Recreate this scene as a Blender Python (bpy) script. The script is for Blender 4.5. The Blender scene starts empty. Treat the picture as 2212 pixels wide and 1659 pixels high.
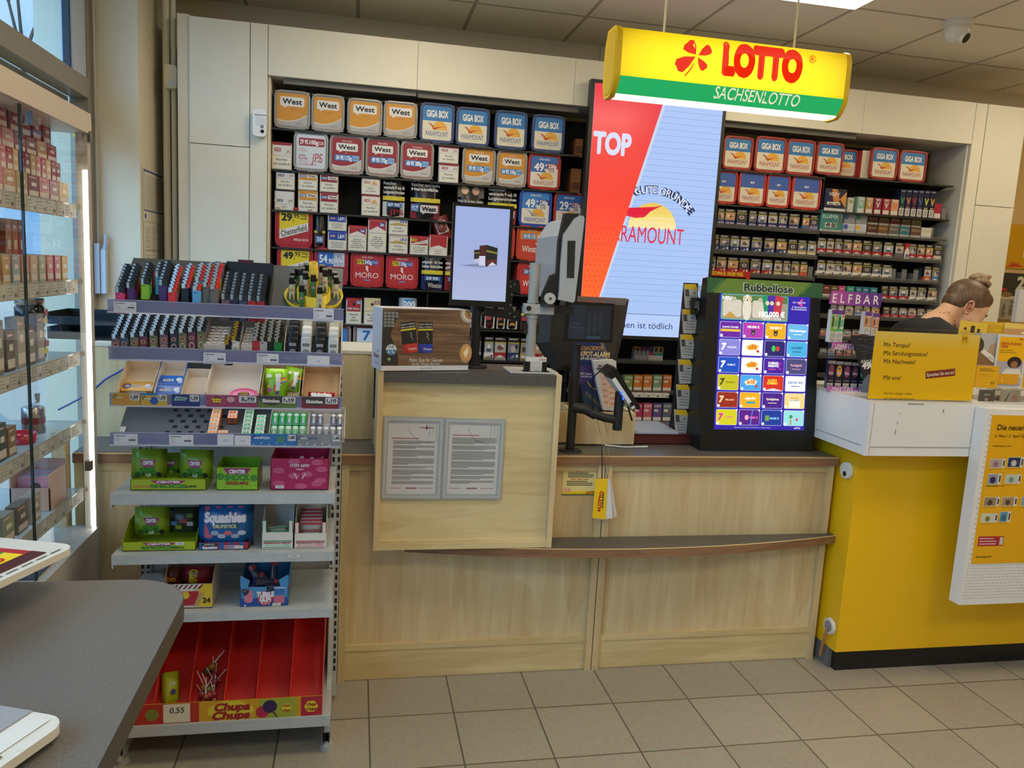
import bpy, math, random
from mathutils import Matrix, Vector
R_ = random.Random(7)
scene = bpy.context.scene
COL = scene.collection

# ------------------------------------------------------------------ camera
FPX, YAW, PITCH, ROLL, EYE = 1688.63, 0.20126897, 0.14455448, -0.05408439, 1.6
IW, IH = 2212.0, 1659.0
_fwd = Vector((math.sin(YAW)*math.cos(PITCH), math.cos(YAW)*math.cos(PITCH), -math.sin(PITCH)))
_r0 = Vector((math.cos(YAW), -math.sin(YAW), 0.0))
_d0 = _fwd.cross(_r0)
_rt = _r0*math.cos(ROLL) + _d0*math.sin(ROLL)
_dn = _d0*math.cos(ROLL) - _r0*math.sin(ROLL)
cam_data = bpy.data.cameras.new('camera')
cam_data.sensor_width = 36.0
cam_data.lens = FPX/IW*36.0
cam_data.clip_start = 0.02
cam = bpy.data.objects.new('camera', cam_data)
COL.objects.link(cam)
cm = Matrix.Identity(4)
for i in range(3):
    cm[i][0] = _rt[i]; cm[i][1] = -_dn[i]; cm[i][2] = -_fwd[i]
cm[2][3] = EYE
cam.matrix_world = cm
scene.camera = cam

# ------------------------------------------------------------------ world / exposure
scene.view_settings.view_transform = 'Standard'
scene.view_settings.look = 'None'
scene.view_settings.exposure = 0.1
scene.view_settings.gamma = 1.0
scene.view_settings.use_curve_mapping = False
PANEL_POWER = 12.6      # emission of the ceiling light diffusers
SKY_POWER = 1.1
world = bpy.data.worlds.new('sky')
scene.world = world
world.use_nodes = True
_nt = world.node_tree
_nt.nodes.clear()
_o = _nt.nodes.new('ShaderNodeOutputWorld')
_b = _nt.nodes.new('ShaderNodeBackground')
_tc = _nt.nodes.new('ShaderNodeTexCoord')
_n = _nt.nodes.new('ShaderNodeTexNoise')
_n.inputs['Scale'].default_value = 2.3
_n.inputs['Detail'].default_value = 6
_rp = _nt.nodes.new('ShaderNodeValToRGB')
_rp.color_ramp.elements[0].position = 0.42
_rp.color_ramp.elements[0].color = (0.14, 0.42, 0.86, 1)
_rp.color_ramp.elements[1].position = 0.66
_rp.color_ramp.elements[1].color = (0.52, 0.77, 1.0, 1)
_nt.links.new(_tc.outputs['Generated'], _n.inputs['Vector'])
_nt.links.new(_n.outputs['Fac'], _rp.inputs['Fac'])
_nt.links.new(_rp.outputs['Color'], _b.inputs['Color'])
# unseen glow added to the sky behind the camera for more window daylight
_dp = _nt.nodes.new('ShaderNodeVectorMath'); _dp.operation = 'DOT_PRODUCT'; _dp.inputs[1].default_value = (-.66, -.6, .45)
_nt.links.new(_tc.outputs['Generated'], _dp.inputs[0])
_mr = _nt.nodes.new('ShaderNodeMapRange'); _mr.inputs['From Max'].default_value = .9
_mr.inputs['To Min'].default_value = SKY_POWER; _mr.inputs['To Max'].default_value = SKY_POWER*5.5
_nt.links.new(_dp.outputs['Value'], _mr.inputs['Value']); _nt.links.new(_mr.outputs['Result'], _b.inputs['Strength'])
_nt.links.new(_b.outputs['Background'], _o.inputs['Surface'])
sun_data = bpy.data.lights.new('sun', 'SUN')
sun_data.energy = 2.0
sun_data.angle = 0.01
sun_data.color = (1.0, 0.95, 0.86)
sun = bpy.data.objects.new('sun', sun_data)
sun.rotation_euler = (math.radians(48), 0, math.radians(200))
COL.objects.link(sun)

# ------------------------------------------------------------------ helpers
def ray(px, py):
    return _rt*(px-IW/2) + _dn*(py-IH/2) + _fwd*FPX
def atY(px, py, y):
    d = ray(px, py); return d*(y/d.y) + Vector((0, 0, EYE))
def atX(px, py, x):
    d = ray(px, py); return d*(x/d.x) + Vector((0, 0, EYE))
def atZ(px, py, z):
    d = ray(px, py); return d*((z-EYE)/d.z) + Vector((0, 0, EYE))

def lin(c):
    return c/12.92 if c <= 0.04045 else ((c+0.055)/1.055)**2.4
def hexc(h):
    return tuple(lin(int(h[i:i+2], 16)/255.0) for i in (0, 2, 4))
MATS = {}
def mat(key):
    """'rrggbb[:opts]'  opts: rX roughness, m metal, eX emission, tX transmission-like clear film, n noise"""
    if key in MATS: return MATS[key]
    if isinstance(key, bpy.types.Material): return key
    parts = key.split(':')
    m = bpy.data.materials.new('paint_'+key.replace(':', '_'))
    m.use_nodes = True
    nt = m.node_tree
    b = nt.nodes['Principled BSDF']
    col = hexc(parts[0])
    b.inputs['Base Color'].default_value = (*col, 1)
    rough, emit, clear = 0.5, 0, 0
    for o in parts[1:]:
        if o[0] == 'r': rough = float(o[1:])
        elif o[0] == 'm': b.inputs['Metallic'].default_value = 1.0
        elif o[0] == 'e': emit = float(o[1:])
        elif o[0] == 't': clear = float(o[1:])
    b.inputs['Roughness'].default_value = rough
    if emit:
        b.inputs['Emission Color'].default_value = (*col, 1)
        b.inputs['Emission Strength'].default_value = emit
        b.inputs['Base Color'].default_value = (0.02, 0.02, 0.02, 1)
        b.inputs['Roughness'].default_value = 0.4
        b.inputs['Specular IOR Level'].default_value = 0.15
    else:
        nz = nt.nodes.new('ShaderNodeTexNoise')
        nz.inputs['Scale'].default_value = 35
        mr = nt.nodes.new('ShaderNodeMapRange')
        mr.inputs['To Min'].default_value = max(0.02, rough-0.06)
        mr.inputs['To Max'].default_value = min(1, rough+0.06)
        nt.links.new(nz.outputs['Fac'], mr.inputs['Value'])
        nt.links.new(mr.outputs['Result'], b.inputs['Roughness'])
    if clear:
        tr = nt.nodes.new('ShaderNodeBsdfTransparent')
        tr.inputs['Color'].default_value = (*(1-(1-c)*0.35 for c in col), 1)
        mx = nt.nodes.new('ShaderNodeMixShader')
        mx.inputs['Fac'].default_value = clear
        nt.links.new(b.outputs['BSDF'], mx.inputs[1])
        nt.links.new(tr.outputs['BSDF'], mx.inputs[2])
        nt.links.new(mx.outputs['Shader'], nt.nodes['Material Output'].inputs['Surface'])
    MATS[key] = m
    return m

def node_mat(name, build):
    m = bpy.data.materials.new(name)
    m.use_nodes = True
    build(m.node_tree, m.node_tree.nodes['Principled BSDF'])
    MATS[name] = m
    return m

_GLY = {}
def glyphs(s, bold=0.0):
    k = (s, bold)
    if k not in _GLY:
        cu = bpy.data.curves.new('t', 'FONT')
        cu.body = s
        cu.resolution_u = 4
        cu.fill_mode = 'FRONT'
        ob = bpy.data.objects.new('t', cu)
        me = ob.to_mesh()
        vs = [(v.co.x, v.co.y, 0) for v in me.vertices]
        fs = [tuple(p.vertices) for p in me.polygons]
        fs2 = []
        for p in fs:                                # keep every face turned to the reader
            a = 0
            for i in range(len(p)):
                x0, y0 = vs[p[i]][:2]; x1, y1 = vs[p[(i+1) % len(p)]][:2]
                a += x0*y1-x1*y0
            fs2.append(p if a > 0 else p[::-1])
        ob.to_mesh_clear()
        bpy.data.objects.remove(ob); bpy.data.curves.remove(cu)
        if bold:                                    # heavier strokes: the outline repeated a little to each side
            v0, f0 = vs, fs2; vs, fs2 = [], []
            n = 5 if bold < .04 else 10
            for l, (dx, dy) in enumerate([(bold*math.cos(6.2832*i/(n-1)), bold*math.sin(6.2832*i/(n-1))) for i in range(n-1)]+[(0, 0)]):
                o = len(vs); vs += [(x+dx, y+dy, l*3e-5) for x, y, q in v0]; fs2 += [tuple(k+o for k in f) for f in f0]
        if vs:
            x0 = min(v[0] for v in vs); x1 = max(v[0] for v in vs)
        else: x0 = x1 = 0
        _GLY[k] = (vs, fs2, x0, x1)
    return _GLY[k]
_h = glyphs('H'); CAP = max(v[1] for v in _h[0])

class MB:
    """collects shapes; build() links them as ONE mesh object"""
    def __init__(s, m=None):
        s.v = []; s.f = []; s.mi = []; s.mats = []; s.m = m or Matrix.Identity(4); s.smooth = set(); s.k = 0
    def mid(s, key):
        if key not in s.mats: s.mats.append(key)
        return s.mats.index(key)
    def add(s, vs, fs, key, sm=False):
        o = len(s.v); i = s.mid(key)
        s.v += [tuple(s.m @ Vector(p)) for p in vs]
        for f in fs:
            if sm: s.smooth.add(len(s.f))
            s.f.append(tuple(o+k for k in f)); s.mi.append(i)
        return s
    def poly(s, pts, key): return s.add(pts, [tuple(range(len(pts)))], key)
    def box(s, x0, x1, y0, y1, z0, z1, key):
        vs = [(x, y, z) for z in (z0, z1) for y in (y0, y1) for x in (x0, x1)]
        return s.add(vs, [(0, 2, 3, 1), (4, 5, 7, 6), (0, 1, 5, 4), (2, 6, 7, 3), (0, 4, 6, 2), (1, 3, 7, 5)], key)
    def prism(s, pts, ax, a0, a1, key, cap=True, sm=False):
        """pts: 2-D loop; ax: 'x','y','z' extrusion axis"""
        n = len(pts)
        def P(p, a):
            return {'x': (a, p[0], p[1]), 'y': (p[0], a, p[1]), 'z': (p[0], p[1], a)}[ax]
        vs = [P(p, a0) for p in pts] + [P(p, a1) for p in pts]
        s.add(vs, [(i, (i+1) % n, n+(i+1) % n, n+i) for i in range(n)], key, sm)
        if cap: s.add(vs, [tuple(range(n))[::-1], tuple(range(n, 2*n))], key)
        return s
    def loft(s, loops, key, cap0=True, cap1=True, sm=False, closed=True):
        n = len(loops[0]); vs = [p for l in loops for p in l]; fs = []
        for j in range(len(loops)-1):
            for i in range(n if closed else n-1):
                k = (i+1) % n
                fs.append((j*n+i, j*n+k, (j+1)*n+k, (j+1)*n+i))
        s.add(vs, fs, key, sm)
        if cap0: s.add(loops[0], [tuple(range(n))[::-1]], key)
        if cap1: s.add(loops[-1], [tuple(range(n))], key)
        return s
    def cyl(s, p0, p1, r0, r1=None, n=16, key='888888', cap=True):
        r1 = r0 if r1 is None else r1
        p0, p1 = Vector(p0), Vector(p1); d = (p1-p0).normalized()
        u = d.orthogonal().normalized(); w = d.cross(u)
        L = [[tuple(p+u*(r*math.cos(2*math.pi*i/n))+w*(r*math.sin(2*math.pi*i/n))) for i in range(n)] for p, r in ((p0, r0), (p1, r1))]
        return s.loft(L, key, cap, cap, True)
    def tube(s, pts, r, key, n=8):
        P = [Vector(p) for p in pts]; L = []
        for i, p in enumerate(P):
            d = (P[min(i+1, len(P)-1)]-P[max(i-1, 0)]).normalized()
            ref = Vector((0, 0, 1)) if abs(d.z) < 0.95 else Vector((1, 0, 0))
            u = d.cross(ref).normalized(); w = d.cross(u)
            rr = r[i] if isinstance(r, (list, tuple)) else r
            L.append([tuple(p+u*(rr*math.cos(2*math.pi*k/n))+w*(rr*math.sin(2*math.pi*k/n))) for k in range(n)])
        return s.loft(L, key, True, True, True)
    def lathe(s, prof, c, key, n=24, axis='z'):
        L = []
        for r, h in prof:
            r = max(r, 1e-5)
            if axis == 'z': L.append([(c[0]+r*math.cos(2*math.pi*i/n), c[1]+r*math.sin(2*math.pi*i/n), c[2]+h) for i in range(n)])
            else: L.append([(c[0]+r*math.cos(2*math.pi*i/n), c[1]+h, c[2]+r*math.sin(2*math.pi*i/n)) for i in range(n)])
        return s.loft(L, key, True, True, True)
    def ell(s, c, r, key, n=14, m=9):
        L = []
        for j in range(1, m):
            t = math.pi*j/m-math.pi/2
            L.append([(c[0]+r[0]*math.cos(t)*math.cos(2*math.pi*i/n), c[1]+r[1]*math.cos(t)*math.sin(2*math.pi*i/n), c[2]+r[2]*math.sin(t)) for i in range(n)])
        return s.loft(L, key, True, True, True)
    # ---- flat art on a face looking to -y:  u right, v up, layer k in front of y
    def rect(s, u0, u1, v0, v1, y, key): return s.poly([(u0, y, v0), (u1, y, v0), (u1, y, v1), (u0, y, v1)], key)
    def flat(s, pts, y, key):
        a = sum(pts[i][0]*pts[(i+1) % len(pts)][1]-pts[(i+1) % len(pts)][0]*pts[i][1] for i in range(len(pts)))
        if a < 0: pts = pts[::-1]
        s.k = min(s.k+1, 60); y -= s.k*3e-6        # later art lies a hair in front of earlier art
        return s.poly([(p[0], y, p[1]) for p in pts], key)
    def rr(s, u0, u1, v0, v1, r, y, key): return s.flat(rloop(u0, u1, v0, v1, r), y, key)
    def disc(s, u, v, ru, y, key, rv=None, n=20, a0=0, a1=360):
        rv = rv or ru; full = (a1-a0) >= 360
        pts = [(u+ru*math.cos(math.radians(a0+(a1-a0)*i/n)), v+rv*math.sin(math.radians(a0+(a1-a0)*i/n))) for i in range(n if full else n+1)]
        return s.flat(pts, y, key)
    def ring(s, u, v, ro, ri, y, key, n=24, a0=0, a1=360):
        P = []; F = []
        for i in range(n+1):
            t = math.radians(a0+(a1-a0)*i/n)
            P += [(u+ro*math.cos(t), y, v+ro*math.sin(t)), (u+ri*math.cos(t), y, v+ri*math.sin(t))]
        for i in range(n): F.append((2*i, 2*i+2, 2*i+3, 2*i+1))
        return s.add(P, F, key)
    def text(s, t, u, v, h, y, key, w=None, bold=0.0, shear=0.0, al='c', rot=0.0, arc=None):
        vs, fs, x0, x1 = glyphs(t, bold)
        if not vs: return s
        sc = h/CAP; sx = sc if w is None else w/(x1-x0)
        if w is None and False: pass
        off = {'c': (x0+x1)/2, 'l': x0, 'r': x1}[al]
        ca, sa = math.cos(rot), math.sin(rot); P = []
        for a, b, l in vs:
            p = (a-off)*sx+b*sc*shear; q = b*sc-h/2
            if arc:
                th = p/arc; P.append((u+(arc+q)*math.sin(th), y-l, v+(arc+q)*math.cos(th)-arc)); continue
            P.append((u+p*ca-q*sa, y-l, v+p*sa+q*ca))
        return s.add(P, fs, key)
    def lines(s, u0, u1, vt, n, dv, hh, y, key, seed=1):
        r = random.Random(seed)
        for i in range(n):
            e = u0+(u1-u0)*(r.uniform(.72, 1.0) if i % 4 != 3 else r.uniform(.3, .6))
            s.rect(u0, e, vt-i*dv-hh, vt-i*dv, y, key)
        return s
    def mesh(s, name):
        me = bpy.data.meshes.new(name)
        me.from_pydata(s.v, [], s.f)
        for k in s.mats: me.materials.append(MATS[k] if k in MATS else mat(k))
        me.polygons.foreach_set('material_index', s.mi)
        if s.smooth:
            for i in s.smooth: me.polygons[i].use_smooth = True
        me.update()
        return me
    def build(s, name, parent=None, loc=None, rot=None):
        return obj(name, s.mesh(name), parent, loc, rot)

def obj(name, me, parent=None, loc=None, rot=None):
    o = bpy.data.objects.new(name, me); COL.objects.link(o)
    if parent is not None: o.parent = parent
    if loc is not None: o.location = loc
    if rot is not None: o.rotation_euler = rot
    return o
def rloop(u0, u1, v0, v1, r, n=5):
    P = []
    for cx, cy, a in ((u1-r, v1-r, 0), (u0+r, v1-r, 90), (u0+r, v0+r, 180), (u1-r, v0+r, 270)):
        for i in range(n+1):
            t = math.radians(a+90*i/n); P.append((cx+r*math.cos(t), cy+r*math.sin(t)))
    return P
def tag(o, label, cat, group=None):
    o['label'] = label; o['category'] = cat
    if group: o['group'] = group
    return o
def thing(name, label, cat, loc=(0, 0, 0), rot=(0, 0, 0), group=None):
    o = bpy.data.objects.new(name, None); COL.objects.link(o)
    o.empty_display_size = 0.05
    o.location = loc; o.rotation_euler = rot
    return tag(o, label, cat, group)
def copy_thing(root, loc, rot=None, label=None, group=None):
    c = root.copy(); COL.objects.link(c); c.location = loc
    if rot is not None: c.rotation_euler = rot
    if label: c['label'] = label
    if group: c['group'] = group
    for ch in list(root.children):
        d = ch.copy(); COL.objects.link(d); d.parent = c
        for g in list(ch.children):
            e = g.copy(); COL.objects.link(e); e.parent = d
    return c
def struct(mb, name, loc=None):
    o = mb.build(name, loc=loc); o['kind'] = 'structure'; return o
ORD = ['first', 'second', 'third', 'fourth', 'fifth', 'sixth', 'seventh', 'eighth', 'ninth', 'tenth', 'eleventh', 'twelfth', 'thirteenth', 'fourteenth', 'fifteenth', 'sixteenth', 'seventeenth', 'eighteenth', 'nineteenth', 'twentieth']
def nth(i, n):
    if n == 1: return 'only'
    if i == 0: return 'leftmost'
    if i == n-1: return 'rightmost'
    return ORD[i]+' from left'
# ------------------------------------------------------------------ surface materials
def _tile(nt, b):
    tc = nt.nodes.new('ShaderNodeTexCoord'); mp = nt.nodes.new('ShaderNodeMapping')
    mp.inputs['Location'].default_value = (-0.08, -2.612+0.303*9, 0)
    br = nt.nodes.new('ShaderNodeTexBrick'); br.offset = 0
    for k, v in (('Scale', 1), ('Brick Width', .303), ('Row Height', .303), ('Mortar Size', .0032), ('Mortar Smooth', .2)): br.inputs[k].default_value = v
    br.inputs['Color1'].default_value = (*hexc('b5ac9b'), 1); br.inputs['Color2'].default_value = (*hexc('aca392'), 1)
    br.inputs['Mortar'].default_value = (*hexc('655d50'), 1)
    nz = nt.nodes.new('ShaderNodeTexNoise'); nz.inputs['Scale'].default_value = 60; nz.inputs['Detail'].default_value = 5
    mx = nt.nodes.new('ShaderNodeMix'); mx.data_type = 'RGBA'; mx.blend_type = 'MULTIPLY'; mx.inputs['Factor'].default_value = .35
    L = nt.links.new
    L(tc.outputs['Object'], mp.inputs['Vector']); L(mp.outputs['Vector'], br.inputs['Vector']); L(tc.outputs['Object'], nz.inputs['Vector'])
    L(br.outputs['Color'], mx.inputs[6]); L(nz.outputs['Color'], mx.inputs[7]); L(mx.outputs[2], b.inputs['Base Color'])
    b.inputs['Roughness'].default_value = .42
    bp = nt.nodes.new('ShaderNodeBump'); bp.inputs['Strength'].default_value = .25; bp.inputs['Distance'].default_value = .004; bp.invert = True
    L(br.outputs['Fac'], bp.inputs['Height']); L(bp.outputs['Normal'], b.inputs['Normal'])
node_mat('floor_tile', _tile)
def _ceil(nt, b):
    tc = nt.nodes.new('ShaderNodeTexCoord'); mp = nt.nodes.new('ShaderNodeMapping')
    mp.inputs['Location'].default_value = (.03, -3.83+.6245*8, 0)
    br = nt.nodes.new('ShaderNodeTexBrick'); br.offset = 0
    for k, v in (('Scale', 1), ('Brick Width', .6245), ('Row Height', .6245), ('Mortar Size', .011), ('Mortar Smooth', .05)): br.inputs[k].default_value = v
    br.inputs['Color1'].default_value = (*hexc('f0e8d4'), 1); br.inputs['Color2'].default_value = (*hexc('ece4d0'), 1)
    br.inputs['Mortar'].default_value = (*hexc('b4a998'), 1)
    L = nt.links.new
    L(tc.outputs['Object'], mp.inputs['Vector']); L(mp.outputs['Vector'], br.inputs['Vector'])
    L(br.outputs['Color'], b.inputs['Base Color']); b.inputs['Roughness'].default_value = .9
node_mat('ceiling_board', _ceil)
def _wood(c1, c2, sc, plank, rough=.45, grain=1.0):
    def f(nt, b):
        tc = nt.nodes.new('ShaderNodeTexCoord'); mp = nt.nodes.new('ShaderNodeMapping'); mp.inputs['Scale'].default_value = sc
        nz = nt.nodes.new('ShaderNodeTexNoise'); nz.inputs['Scale'].default_value = 3.0; nz.inputs['Detail'].default_value = 7; nz.inputs['Distortion'].default_value = .8
        mp2 = nt.nodes.new('ShaderNodeMapping'); mp2.inputs['Scale'].default_value = plank
        vo = nt.nodes.new('ShaderNodeTexVoronoi'); vo.inputs['Scale'].default_value = 1.0
        r = nt.nodes.new('ShaderNodeValToRGB')
        r.color_ramp.elements[0].position = .3; r.color_ramp.elements[0].color = (*hexc(c1), 1)
        r.color_ramp.elements[1].position = .7; r.color_ramp.elements[1].color = (*hexc(c2), 1)
        mx = nt.nodes.new('ShaderNodeMix'); mx.data_type = 'RGBA'; mx.blend_type = 'SOFT_LIGHT'; mx.inputs['Factor'].default_value = .22*grain
        L = nt.links.new
        L(tc.outputs['Object'], mp.inputs['Vector']); L(mp.outputs['Vector'], nz.inputs['Vector']); L(nz.outputs['Fac'], r.inputs['Fac'])
        bw = nt.nodes.new('ShaderNodeRGBToBW'); L(tc.outputs['Object'], mp2.inputs['Vector']); L(mp2.outputs['Vector'], vo.inputs['Vector']); L(vo.outputs['Color'], bw.inputs[0])
        L(r.outputs['Color'], mx.inputs[6]); L(bw.outputs[0], mx.inputs[7]); L(mx.outputs[2], b.inputs['Base Color'])
        b.inputs['Roughness'].default_value = rough
    return f
node_mat('maple', _wood('cbb183', 'dcc89c', (9, 9, .9), (11, 11, 1.1)))
node_mat('maple_cross', _wood('c9b27f', 'dbc795', (1.0, 9, 9), (1.2, 11, 9)))
node_mat('brown_edge', _wood('7d5a40', '96704f', (1.2, 20, 40), (2, 20, 30), .4))
def _speck(base, other, rough, scale=220):
    def f(nt, b):
        nz = nt.nodes.new('ShaderNodeTexNoise'); nz.inputs['Scale'].default_value = scale; nz.inputs['Detail'].default_value = 2
        tc = nt.nodes.new('ShaderNodeTexCoord'); r = nt.nodes.new('ShaderNodeValToRGB')
        r.color_ramp.elements[0].position = .35; r.color_ramp.elements[0].color = (*hexc(base), 1)
        r.color_ramp.elements[1].position = .75; r.color_ramp.elements[1].color = (*hexc(other), 1)
        nt.links.new(tc.outputs['Object'], nz.inputs['Vector']); nt.links.new(nz.outputs['Fac'], r.inputs['Fac'])
        nt.links.new(r.outputs['Color'], b.inputs['Base Color']); b.inputs['Roughness'].default_value = rough
    return f
node_mat('worktop_grey', _speck('4d4a47', '625f5b', .38))
node_mat('table_grey', _speck('625f5b', '6f6c69', .4))
node_mat('cabinet_white', _speck('d9d3c0', 'ddd7c4', .55, 6))
node_mat('alcove_white', _speck('d5d2c4', 'd9d6c8', .6, 6))
node_mat('wall_paint', _speck('d6ccb4', 'dad0b8', .8, 9))
node_mat('wall_warm', _speck('e0bd7a', 'e4c281', .8, 9))
node_mat('post_yellow', _speck('f2bd0c', 'f4c010', .4, 5))
node_mat('laminate_white', _speck('e6e6e4', 'eaeae8', .22, 5))
node_mat('steel_grey', _speck('adb2b3', 'b7bbbc', .42, 30))
node_mat('alu', _speck('8b857b', '938d83', .35, 12))
node_mat('black_metal', _speck('141516', '1b1c1d', .5, 60))
def _glass(tint, refl, rough=.0):
    def f(nt, b):
        tr = nt.nodes.new('ShaderNodeBsdfTransparent'); tr.inputs['Color'].default_value = (*tint, 1)
        gl = nt.nodes.new('ShaderNodeBsdfGlossy'); gl.inputs['Roughness'].default_value = rough
        fr = nt.nodes.new('ShaderNodeFresnel'); fr.inputs['IOR'].default_value = 1.45
        ma = nt.nodes.new('ShaderNodeMath'); ma.operation = 'MULTIPLY'; ma.inputs[1].default_value = refl
        mx = nt.nodes.new('ShaderNodeMixShader'); L = nt.links.new
        ge = nt.nodes.new('ShaderNodeNewGeometry'); bf = nt.nodes.new('ShaderNodeMath'); bf.operation = 'SUBTRACT'; bf.inputs[0].default_value = 1; m3 = nt.nodes.new('ShaderNodeMath'); m3.operation = 'MULTIPLY'
        L(ge.outputs['Backfacing'], bf.inputs[1]); L(fr.outputs['Fac'], ma.inputs[0]); L(ma.outputs[0], m3.inputs[0]); L(bf.outputs[0], m3.inputs[1]); L(m3.outputs[0], mx.inputs['Fac']); L(tr.outputs['BSDF'], mx.inputs[1]); L(gl.outputs['BSDF'], mx.inputs[2])
        L(mx.outputs['Shader'], nt.nodes['Material Output'].inputs['Surface'])
    return f
node_mat('window_glass', _glass((.95, .98, .99), .6))
node_mat('clear_glass', _glass((.97, .99, .98), .9))
node_mat('acrylic', _glass((.96, .96, .95), 1.0))
def _film(col, fac, rough=.12):
    def f(nt, b):
        b.inputs['Base Color'].default_value = (*hexc(col), 1); b.inputs['Roughness'].default_value = rough
        tr = nt.nodes.new('ShaderNodeBsdfTransparent'); mx = nt.nodes.new('ShaderNodeMixShader'); mx.inputs['Fac'].default_value = fac
        nt.links.new(b.outputs['BSDF'], mx.inputs[1]); nt.links.new(tr.outputs['BSDF'], mx.inputs[2])
        nt.links.new(mx.outputs['Shader'], nt.nodes['Material Output'].inputs['Surface'])
    return f
node_mat('violet_plastic', _film('7d7fa2', .38))
node_mat('clear_plastic', _film('6a6a66', .72))
node_mat('tub_clear', _film('a9a59b', .25, .25))
node_mat('divider_plastic', _film('8c8d8d', .55))
def _brick(nt, b):
    tc = nt.nodes.new('ShaderNodeTexCoord'); mp = nt.nodes.new('ShaderNodeMapping'); mp.inputs['Rotation'].default_value = (math.pi/2, 0, math.pi/2)
    br = nt.nodes.new('ShaderNodeTexBrick'); br.inputs['Scale'].default_value = 3
    br.inputs['Color1'].default_value = (*hexc('8fa3ad'), 1); br.inputs['Color2'].default_value = (*hexc('9fb2bb'), 1); br.inputs['Mortar'].default_value = (*hexc('b4c2c8'), 1)
    nt.links.new(tc.outputs['Object'], mp.inputs['Vector']); nt.links.new(mp.outputs['Vector'], br.inputs['Vector']); nt.links.new(br.outputs['Color'], b.inputs['Base Color'])
node_mat('pale_brick', _brick)

# ------------------------------------------------------------------ room shell
CEIL, YB, YW = 3.018, 4.965, 4.40
struct(MB().box(-1.6, 6.2, -3.2, 5.2, -.08, 0, 'floor_tile'), 'floor')
struct(MB().box(-1.6, 6.2, -3.2, 5.2, CEIL, CEIL+.08, 'ceiling_board'), 'ceiling')
struct(MB().box(-1.05, 4.62, YB, YB+.15, 0, CEIL, 'wall_paint').box(4.62, 6.2, YB, YB+.15, 0, CEIL, 'wall_warm'), 'wall_back')
struct(MB().box(6.0, 6.15, -3.2, YB, 0, CEIL, 'wall_warm'), 'wall_right')
struct(MB().box(-1.6, 6.2, -3.2, -3.05, 0, CEIL, 'wall_paint'), 'wall_front')
m = MB().box(-1.5, -1.05, 4.2, YB+.15, 0, CEIL, 'wall_paint')
m.box(-1.5, -1.25, -3.05, 4.2, 0, .12, 'wall_paint').box(-1.5, -1.25, -3.05, 4.2, 2.93, CEIL, 'wall_paint')
m.box(-1.5, -1.25, -3.05, -2.2, .12, 2.93, 'wall_paint')
struct(m, 'wall_left')
# window: aluminium frame with transom, panes
m = MB()
for y0, y1 in ((4.12, 4.2), (1.75, 1.85), (-.35, -.25), (-2.2, -2.1)): m.box(-1.33, -1.25, y0, y1, .12, 2.93, 'alu')
m.box(-1.33, -1.245, -2.1, 4.12, 2.285, 2.372, 'alu').box(-1.33, -1.25, -2.1, 4.12, .12, .2, 'alu').box(-1.33, -1.25, -2.1, 4.12, 2.87, 2.93, 'alu')
m.box(-1.345, -1.335, -2.1, 4.12, 2.2, 2.285, 'alu')
struct(m, 'window_1')
fr = bpy.data.objects['window_1']
m = MB()
for y0, y1 in ((1.85, 4.12), (-.25, 1.75), (-2.1, -.35)):
    m.poly([(-1.29, y0, 2.372), (-1.29, y1, 2.372), (-1.29, y1, 2.87), (-1.29, y0, 2.87)], 'window_glass')
    m.poly([(-1.29, y0, .2), (-1.29, y1, .2), (-1.29, y1, 2.285), (-1.29, y0, 2.285)], 'window_glass')
o = m.build('pane', fr)
# narrow second frame of the opening sash, seen right of the upper pane
m = MB().box(-1.29, -1.262, 3.93, 3.945, 2.372, 2.87, '20242c').box(-1.3, -1.255, 3.945, 4.12, 2.372, 2.87, 'b9c6da:r.3')
m.build('sash', fr)
tag(MB().box(-1.3, -1.235, 1.85, 4.05, 2.12, 2.2, 'e6c21a').box(-1.3, -1.235, 4.06, 4.11, 2.1, 2.18, 'e6c21a').build('window_banner'), 'yellow advertising strip along the shop window under the transom', 'banner')
# outdoors
tag(MB().box(atY(95, 60, 5.6).x, atY(163, 60, 5.6).x, 5.6, 6.0, -.1, 6, '8d969d:r.9').build('concrete_pillar'), 'grey concrete pillar of the building outside the upper left window', 'pillar')
tag(MB().box(-12, -9, -14, 18, -.2, 3.1, 'pale_brick').build('neighbouring_building'), 'pale low brick building across the street outside the window', 'building')
struct(MB().box(-40, -1.5, -30, 30, -.3, -.05, '8f8a80:r.9'), 'ground')
bpy.data.objects['ground']['kind'] = 'structure'
def tree(base, h, seed):
    r = random.Random(seed); m = MB()
    def br(p, d, ln, rad, dep):
        q = p+d*ln; m.tube([p, (p+q)/2+Vector((r.uniform(-.03, .03), r.uniform(-.03, .03), 0))*ln, q], [rad, rad*.85, rad*.7], '57493f:r.9', 5)
        if dep == 0:
            for k in range(3):
                c = q+Vector((r.uniform(-.1, .1), r.uniform(-.1, .1), r.uniform(-.1, .1))); m.ell(tuple(c), (.018, .018, .022), 'a7855f:r.9', 5, 4)
            return
        for k in range(3 if dep > 2 else 2):
            nd = (d+Vector((r.uniform(-.7, .7), r.uniform(-.7, .7), r.uniform(-.15, .5)))).normalized(); br(q, nd, ln*r.uniform(.62, .8), rad*.62, dep-1)
    br(Vector(base), Vector((0, 0, 1)), h, .09, 6)
    return m
tag(tree((-4.3, 10.5, -.05), 1.9, 4).build('bare_tree'), 'bare spring tree with thin twigs seen through the upper window', 'tree')
tag(tree((-6.6, 2.6, -.05), 1.4, 9).build('bare_tree'), 'bare tree behind the glass showcase, seen outside through the lower window', 'tree')

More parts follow.
